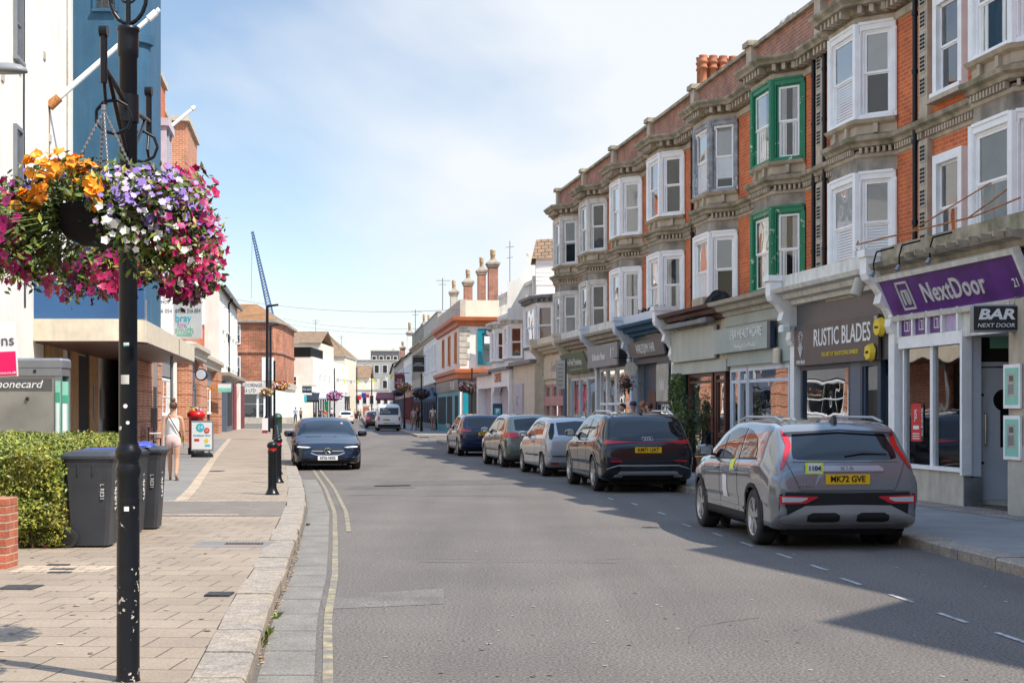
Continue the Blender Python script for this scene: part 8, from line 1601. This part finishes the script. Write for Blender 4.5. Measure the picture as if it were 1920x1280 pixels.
def person(label, loc, rz, h=1.7, top='cloth_white', legs='cloth_khaki', hair='hair', shorts=True, stride=.12, arms=((.05, 0), (-.05, 0)), sleeveless=False, bun=False, shoes='cloth_black', hi=True, group=None, long_hair=False, bag=None, hat=None):
    """faces +y locally; feet at z 0"""
    T = thing('person', label, 'person', loc, rz, group); k = h/1.7; V = lambda x, y, z: (x*k, y*k, z*k); q = lambda r_: r_*k; lv = 2 if hi else 1
    ch = []; pel = (V(0, 0, .92), (q(.135), q(.1)))
    tors = [pel, (V(0, 0, 1.06), (q(.115), q(.085))), (V(0, .0, 1.2), (q(.135), q(.095))), (V(0, 0, 1.34), (q(.14), q(.09))), (V(0, 0, 1.42), (q(.075), q(.06))), (V(0, .005, 1.48), (q(.047), q(.047)))]
    ch.append(tors + [(V(0, .015, 1.53), (q(.06), q(.065))), (V(0, .02, 1.6), (q(.073), q(.088))), (V(0, .015, 1.665), (q(.062), q(.075)))])
    LG = []; 
    for s, st_ in ((-1, stride), (1, -stride)):
        hip = (V(s*.085, 0, .86), q(.09)); kn = (V(s*.085, st_*.55+.02, .49), q(.056)); an = (V(s*.08, st_*1.1-(.06 if st_ < 0 else 0), .1 if st_ >= 0 else .13), q(.037)); cf = (V(s*.085, st_*.8, .33), q(.058)); th = (V(s*.088, st_*.28, .68), q(.078)); heel = an[0]
        toe = (V(s*.095, st_*1.1+.13-(.06 if st_ < 0 else 0), .035), (q(.042), q(.028))); mid = (V(s*.088, st_*1.1+.05-(.06 if st_ < 0 else 0), .05 if st_ >= 0 else .07), (q(.042), q(.038))); L_ = [pel, hip, th, kn, cf, an, mid, toe]; ch.append(L_); LG.append(L_)
    AR = []
    for s, (ay, bend) in zip((-1, 1), arms):
        sh = (V(s*.165, 0, 1.37), q(.052)); up = (V(s*.2, ay*.5, 1.24), q(.045)); el = (V(s*.215, ay, 1.11), q(.036)); fo = (V(s*.225, ay*1.3+bend*.5, .98), q(.034)); wr_ = (V(s*.225, ay*1.5+bend, .87), q(.024)); pm_ = (V(s*.225, ay*1.5+bend+.01, .81), (q(.022), q(.036))); L_ = [tors[3], (V(s*.1, 0, 1.38), q(.06)), sh, up, el, fo, wr_, pm_]; ch.append(L_); AR.append(L_)
        if hi:
            for i in range(4):
                yy = ay*1.5+bend+.035-.022*i; ch.append([pm_, (V(s*.222, yy, .77), q(.0105)), (V(s*.215, yy+.004, .735), q(.009)), (V(s*.205, yy+.002, .708-.006*abs(i-1.4)), q(.007))])
            ch.append([wr_, (V(s*.215, ay*1.5+bend+.045, .825), q(.012)), (V(s*.21, ay*1.5+bend+.062, .79), q(.009))])
    body = addmesh('body', skinmesh(ch, lv), 'skin', T); g = lambda r_, e: tuple(a+e*k for a in r_) if isinstance(r_, tuple) else r_+e*k
    # clothes follow the body a little outside it
    tc_ = [[(p, g(r_, .014)) for p, r_ in tors[:5]]]
    if not sleeveless: tc_ += [[(p, g(r_, .016)) for p, r_ in ([tors[3]] + L_[1:4])] for L_ in AR]
    else: tc_ += [[(p, g(r_, .004)) for p, r_ in ([tors[3]] + L_[1:2])] for L_ in AR]
    addmesh('top', skinmesh(tc_, lv), top, T)
    n_ = 3 if shorts else 6; lc = [[(V(0, 0, 1.05), g(tors[1][1], .018)), (pel[0], g(pel[1], .026))]]
    for L_ in LG: lc.append([(pel[0], g(pel[1], .034))] + [(p, g(r_, (.034 if i < 2 else .02) if shorts else .014)) for i, (p, r_) in enumerate(L_[1:n_])])
    addmesh('shorts' if shorts else 'trousers', skinmesh(lc, lv), legs, T)
    hm = MB().m(hair); vs = []; n = 16; hc = Vector(V(0, .0, 1.625))
    for j in range(9):
        ph = math.pi*(j/8)*.72
        for i in range(n):
            t = 6.283*i/n; fr = max(0, math.sin(t)); dz = math.cos(ph); 
            if fr > .35 and dz < .45: dz = .45
            rad_ = math.sqrt(max(0, 1-dz*dz)); vs.append(hc + Vector((math.cos(t)*rad_*.087*k, math.sin(t)*rad_*.104*k-.006*k, dz*.1*k + .015*k)))
    hm.add(vs, [(j*n+i, j*n+(i+1) % n, (j+1)*n+(i+1) % n, (j+1)*n+i) for j in range(8) for i in range(n)], True)
    if bun:
        for (dx, dz, rr_) in ((0, .125, .05), (.02, .145, .035), (-.02, .14, .035)):
            c = hc + Vector((dx*k, -.03*k, dz*k)); hm.lathe([(0, -rr_), (rr_*.7, -rr_*.7), (rr_, 0), (rr_*.7, rr_*.7), (0, rr_)], c.x, c.y, 12, c.z)
    hm.build('hair', T)
    if hat: mb = MB().m(hat); mb.lathe([(.098*k, 0), (.1*k, .05*k), (.07*k, .11*k), (0, .125*k)], 0, .01*k, 16, 1.64*k); mb.build('cap', T)
    # face: nose, eyes, mouth and ears
    mb = MB().m('skin'); y_ = .1*k; mb.add([V(-.012, .1, 1.595), V(.012, .1, 1.595), V(0, .128, 1.588), V(0, .098, 1.63)], [(0, 1, 2), (1, 3, 2), (3, 0, 2)])
    for s in (-1, 1): mb.box(s*.078*k-.006, s*.078*k+.006, -.005*k, .03*k, 1.575*k, 1.63*k)
    mb.m('black'); 
    for s in (-1, 1): mb.box(s*.03*k-.009, s*.03*k+.009, .1*k, .106*k, 1.612*k, 1.622*k)
    mb.m('petal_dark'); mb.box(-.02*k, .02*k, .098*k, .104*k, 1.555*k, 1.562*k); mb.build('face', T)
    for s, L_ in zip((-1, 1), LG):
        c = Vector(L_[6][0]); e = Vector(L_[7][0]); mb = MB().m(shoes); mb.rbox(-.045*k, .045*k, -.1*k, .14*k, -.055*k, -.025*k if hi else .02*k, .03); o = mb.build('shoe', T); o.location = c
    if bag:
        mb = MB().m('leather'); ring = [V(-.1, -.1, 1.43), V(-.03, -.125, 1.32), V(.06, -.125, 1.16), V(.15, -.09, 1.0), V(.18, .0, .93)]; mb.tube(ring, .011, 6); mb.tube([V(-.1, -.1, 1.43), V(-.08, .0, 1.47), V(-.05, .1, 1.4), V(.1, .12, 1.1), V(.18, .03, .93)], .011, 6); mb.build('bag_strap', T); mb = MB().m('leaf'); mb.rbox(.15*k, .2*k, -.06*k, .1*k, .84*k, .97*k, .02); mb.build('bag', T)
    return T
p = G(325, 900, .12)
person('woman in a white sleeveless top and pale pink shorts walking away on the pavement', (p.x, p.y, .12), R(6), 1.63, 'cloth_white', 'cloth_pink', shorts=True, stride=.13, arms=((-.04, .02), (-.02, .08)), sleeveless=True, bun=True, shoes='leather', bag=True)
def pp(x, Y, label, rz=0, z=.12, **kw): q = P(x, 768, Y); return person(label, (q.x, q.y, z), rz, **kw)
pp(812, 107, 'man in a white shirt and khaki shorts walking away by the navy shop', R(5), h=1.75, top='cloth_white', legs='cloth_khaki', hi=False)
pp(776, 108, 'bent figure in pale clothes outside the shops, left of two by the van', R(40), h=1.65, top='cloth_pink', legs='cloth_khaki', hi=False, shorts=False); pp(782.5, 109, 'person in black clothes outside the shops beside the pale figure', R(180), h=1.7, top='cloth_black', legs='cloth_black', hi=False, shorts=False)
pp(554, 166, 'person in a light blue shirt sitting area side on the far left pavement', R(30), h=1.75, top='cloth_blue', legs='cloth_navy', hi=False, shorts=False); pp(564, 168, 'person in brown clothes beside the one in light blue on the far left pavement', R(-30), h=1.7, top='cloth_khaki', legs='cloth_navy', hi=False, shorts=False)
pp(1167, 38.6, 'dark haired person half hidden behind the black car, leftmost of four heads', R(120), h=1.62, top='cloth_black', legs='cloth_navy', shorts=False); pp(1187.5, 41, 'person in a blue cap behind the roof of the black car', R(150), h=1.66, top='cloth_white', legs='cloth_navy', shorts=False, hat='cloth_navy'); pp(1206, 39.2, 'fair haired person behind the roof of the black car', R(-60), h=1.68, top='cloth_khaki', legs='cloth_navy', shorts=False, hair='terracotta'); pp(1217, 38.8, 'dark haired person behind the roof of the black car, rightmost of four heads', R(60), h=1.64, top='cloth_red', legs='cloth_navy', shorts=False)
for i, (x, Y, t, lab) in enumerate(((601, 180, 'cloth_navy', 'person in navy on the far left pavement by the green door'), (622, 195, 'cloth_white', 'person in white far along the left pavement'), (653, 225, 'cloth_red', 'person in red in the distant street'), (657, 230, 'cloth_white', 'person in white beside the one in red in the distant street'), (666, 240, 'cloth_pink', 'person in pink in the middle of the distant street'), (676, 235, 'cloth_khaki', 'person in tan in the middle of the distant street'), (692, 240, 'cloth_blue', 'person in blue right of the traffic signs in the distance'), (700, 238, 'cloth_black', 'person in black right of the traffic signs in the distance'))):
    pp(x, Y, lab, R(40*i), z=.0 if 640 < x < 700 else .12, h=1.7, top=t, legs='cloth_navy', hi=False, shorts=False, group=None)
# extra distant people
for i, (x, Y, t, lab) in enumerate(((660, 262, 'cloth_white', 'person in white just left of the blue traffic sign far away'), (672, 250, 'cloth_black', 'person in black in the middle of the distant street'), (681, 266, 'cloth_pink', 'small distant person in pink near the no entry sign'), (688, 255, 'cloth_navy', 'small distant person in navy near the no entry sign'), (610, 186, 'cloth_red', 'person in red near the green doorway on the left'), (640, 214, 'cloth_khaki', 'person in tan beyond the white car on the left'), (705, 225, 'cloth_white', 'person in white on the right of the distant street'))):
    pp(x, Y, lab, R(55*i), z=.0, h=1.72, top=t, legs='cloth_navy' if i % 2 else 'cloth_khaki', hi=False, shorts=False)
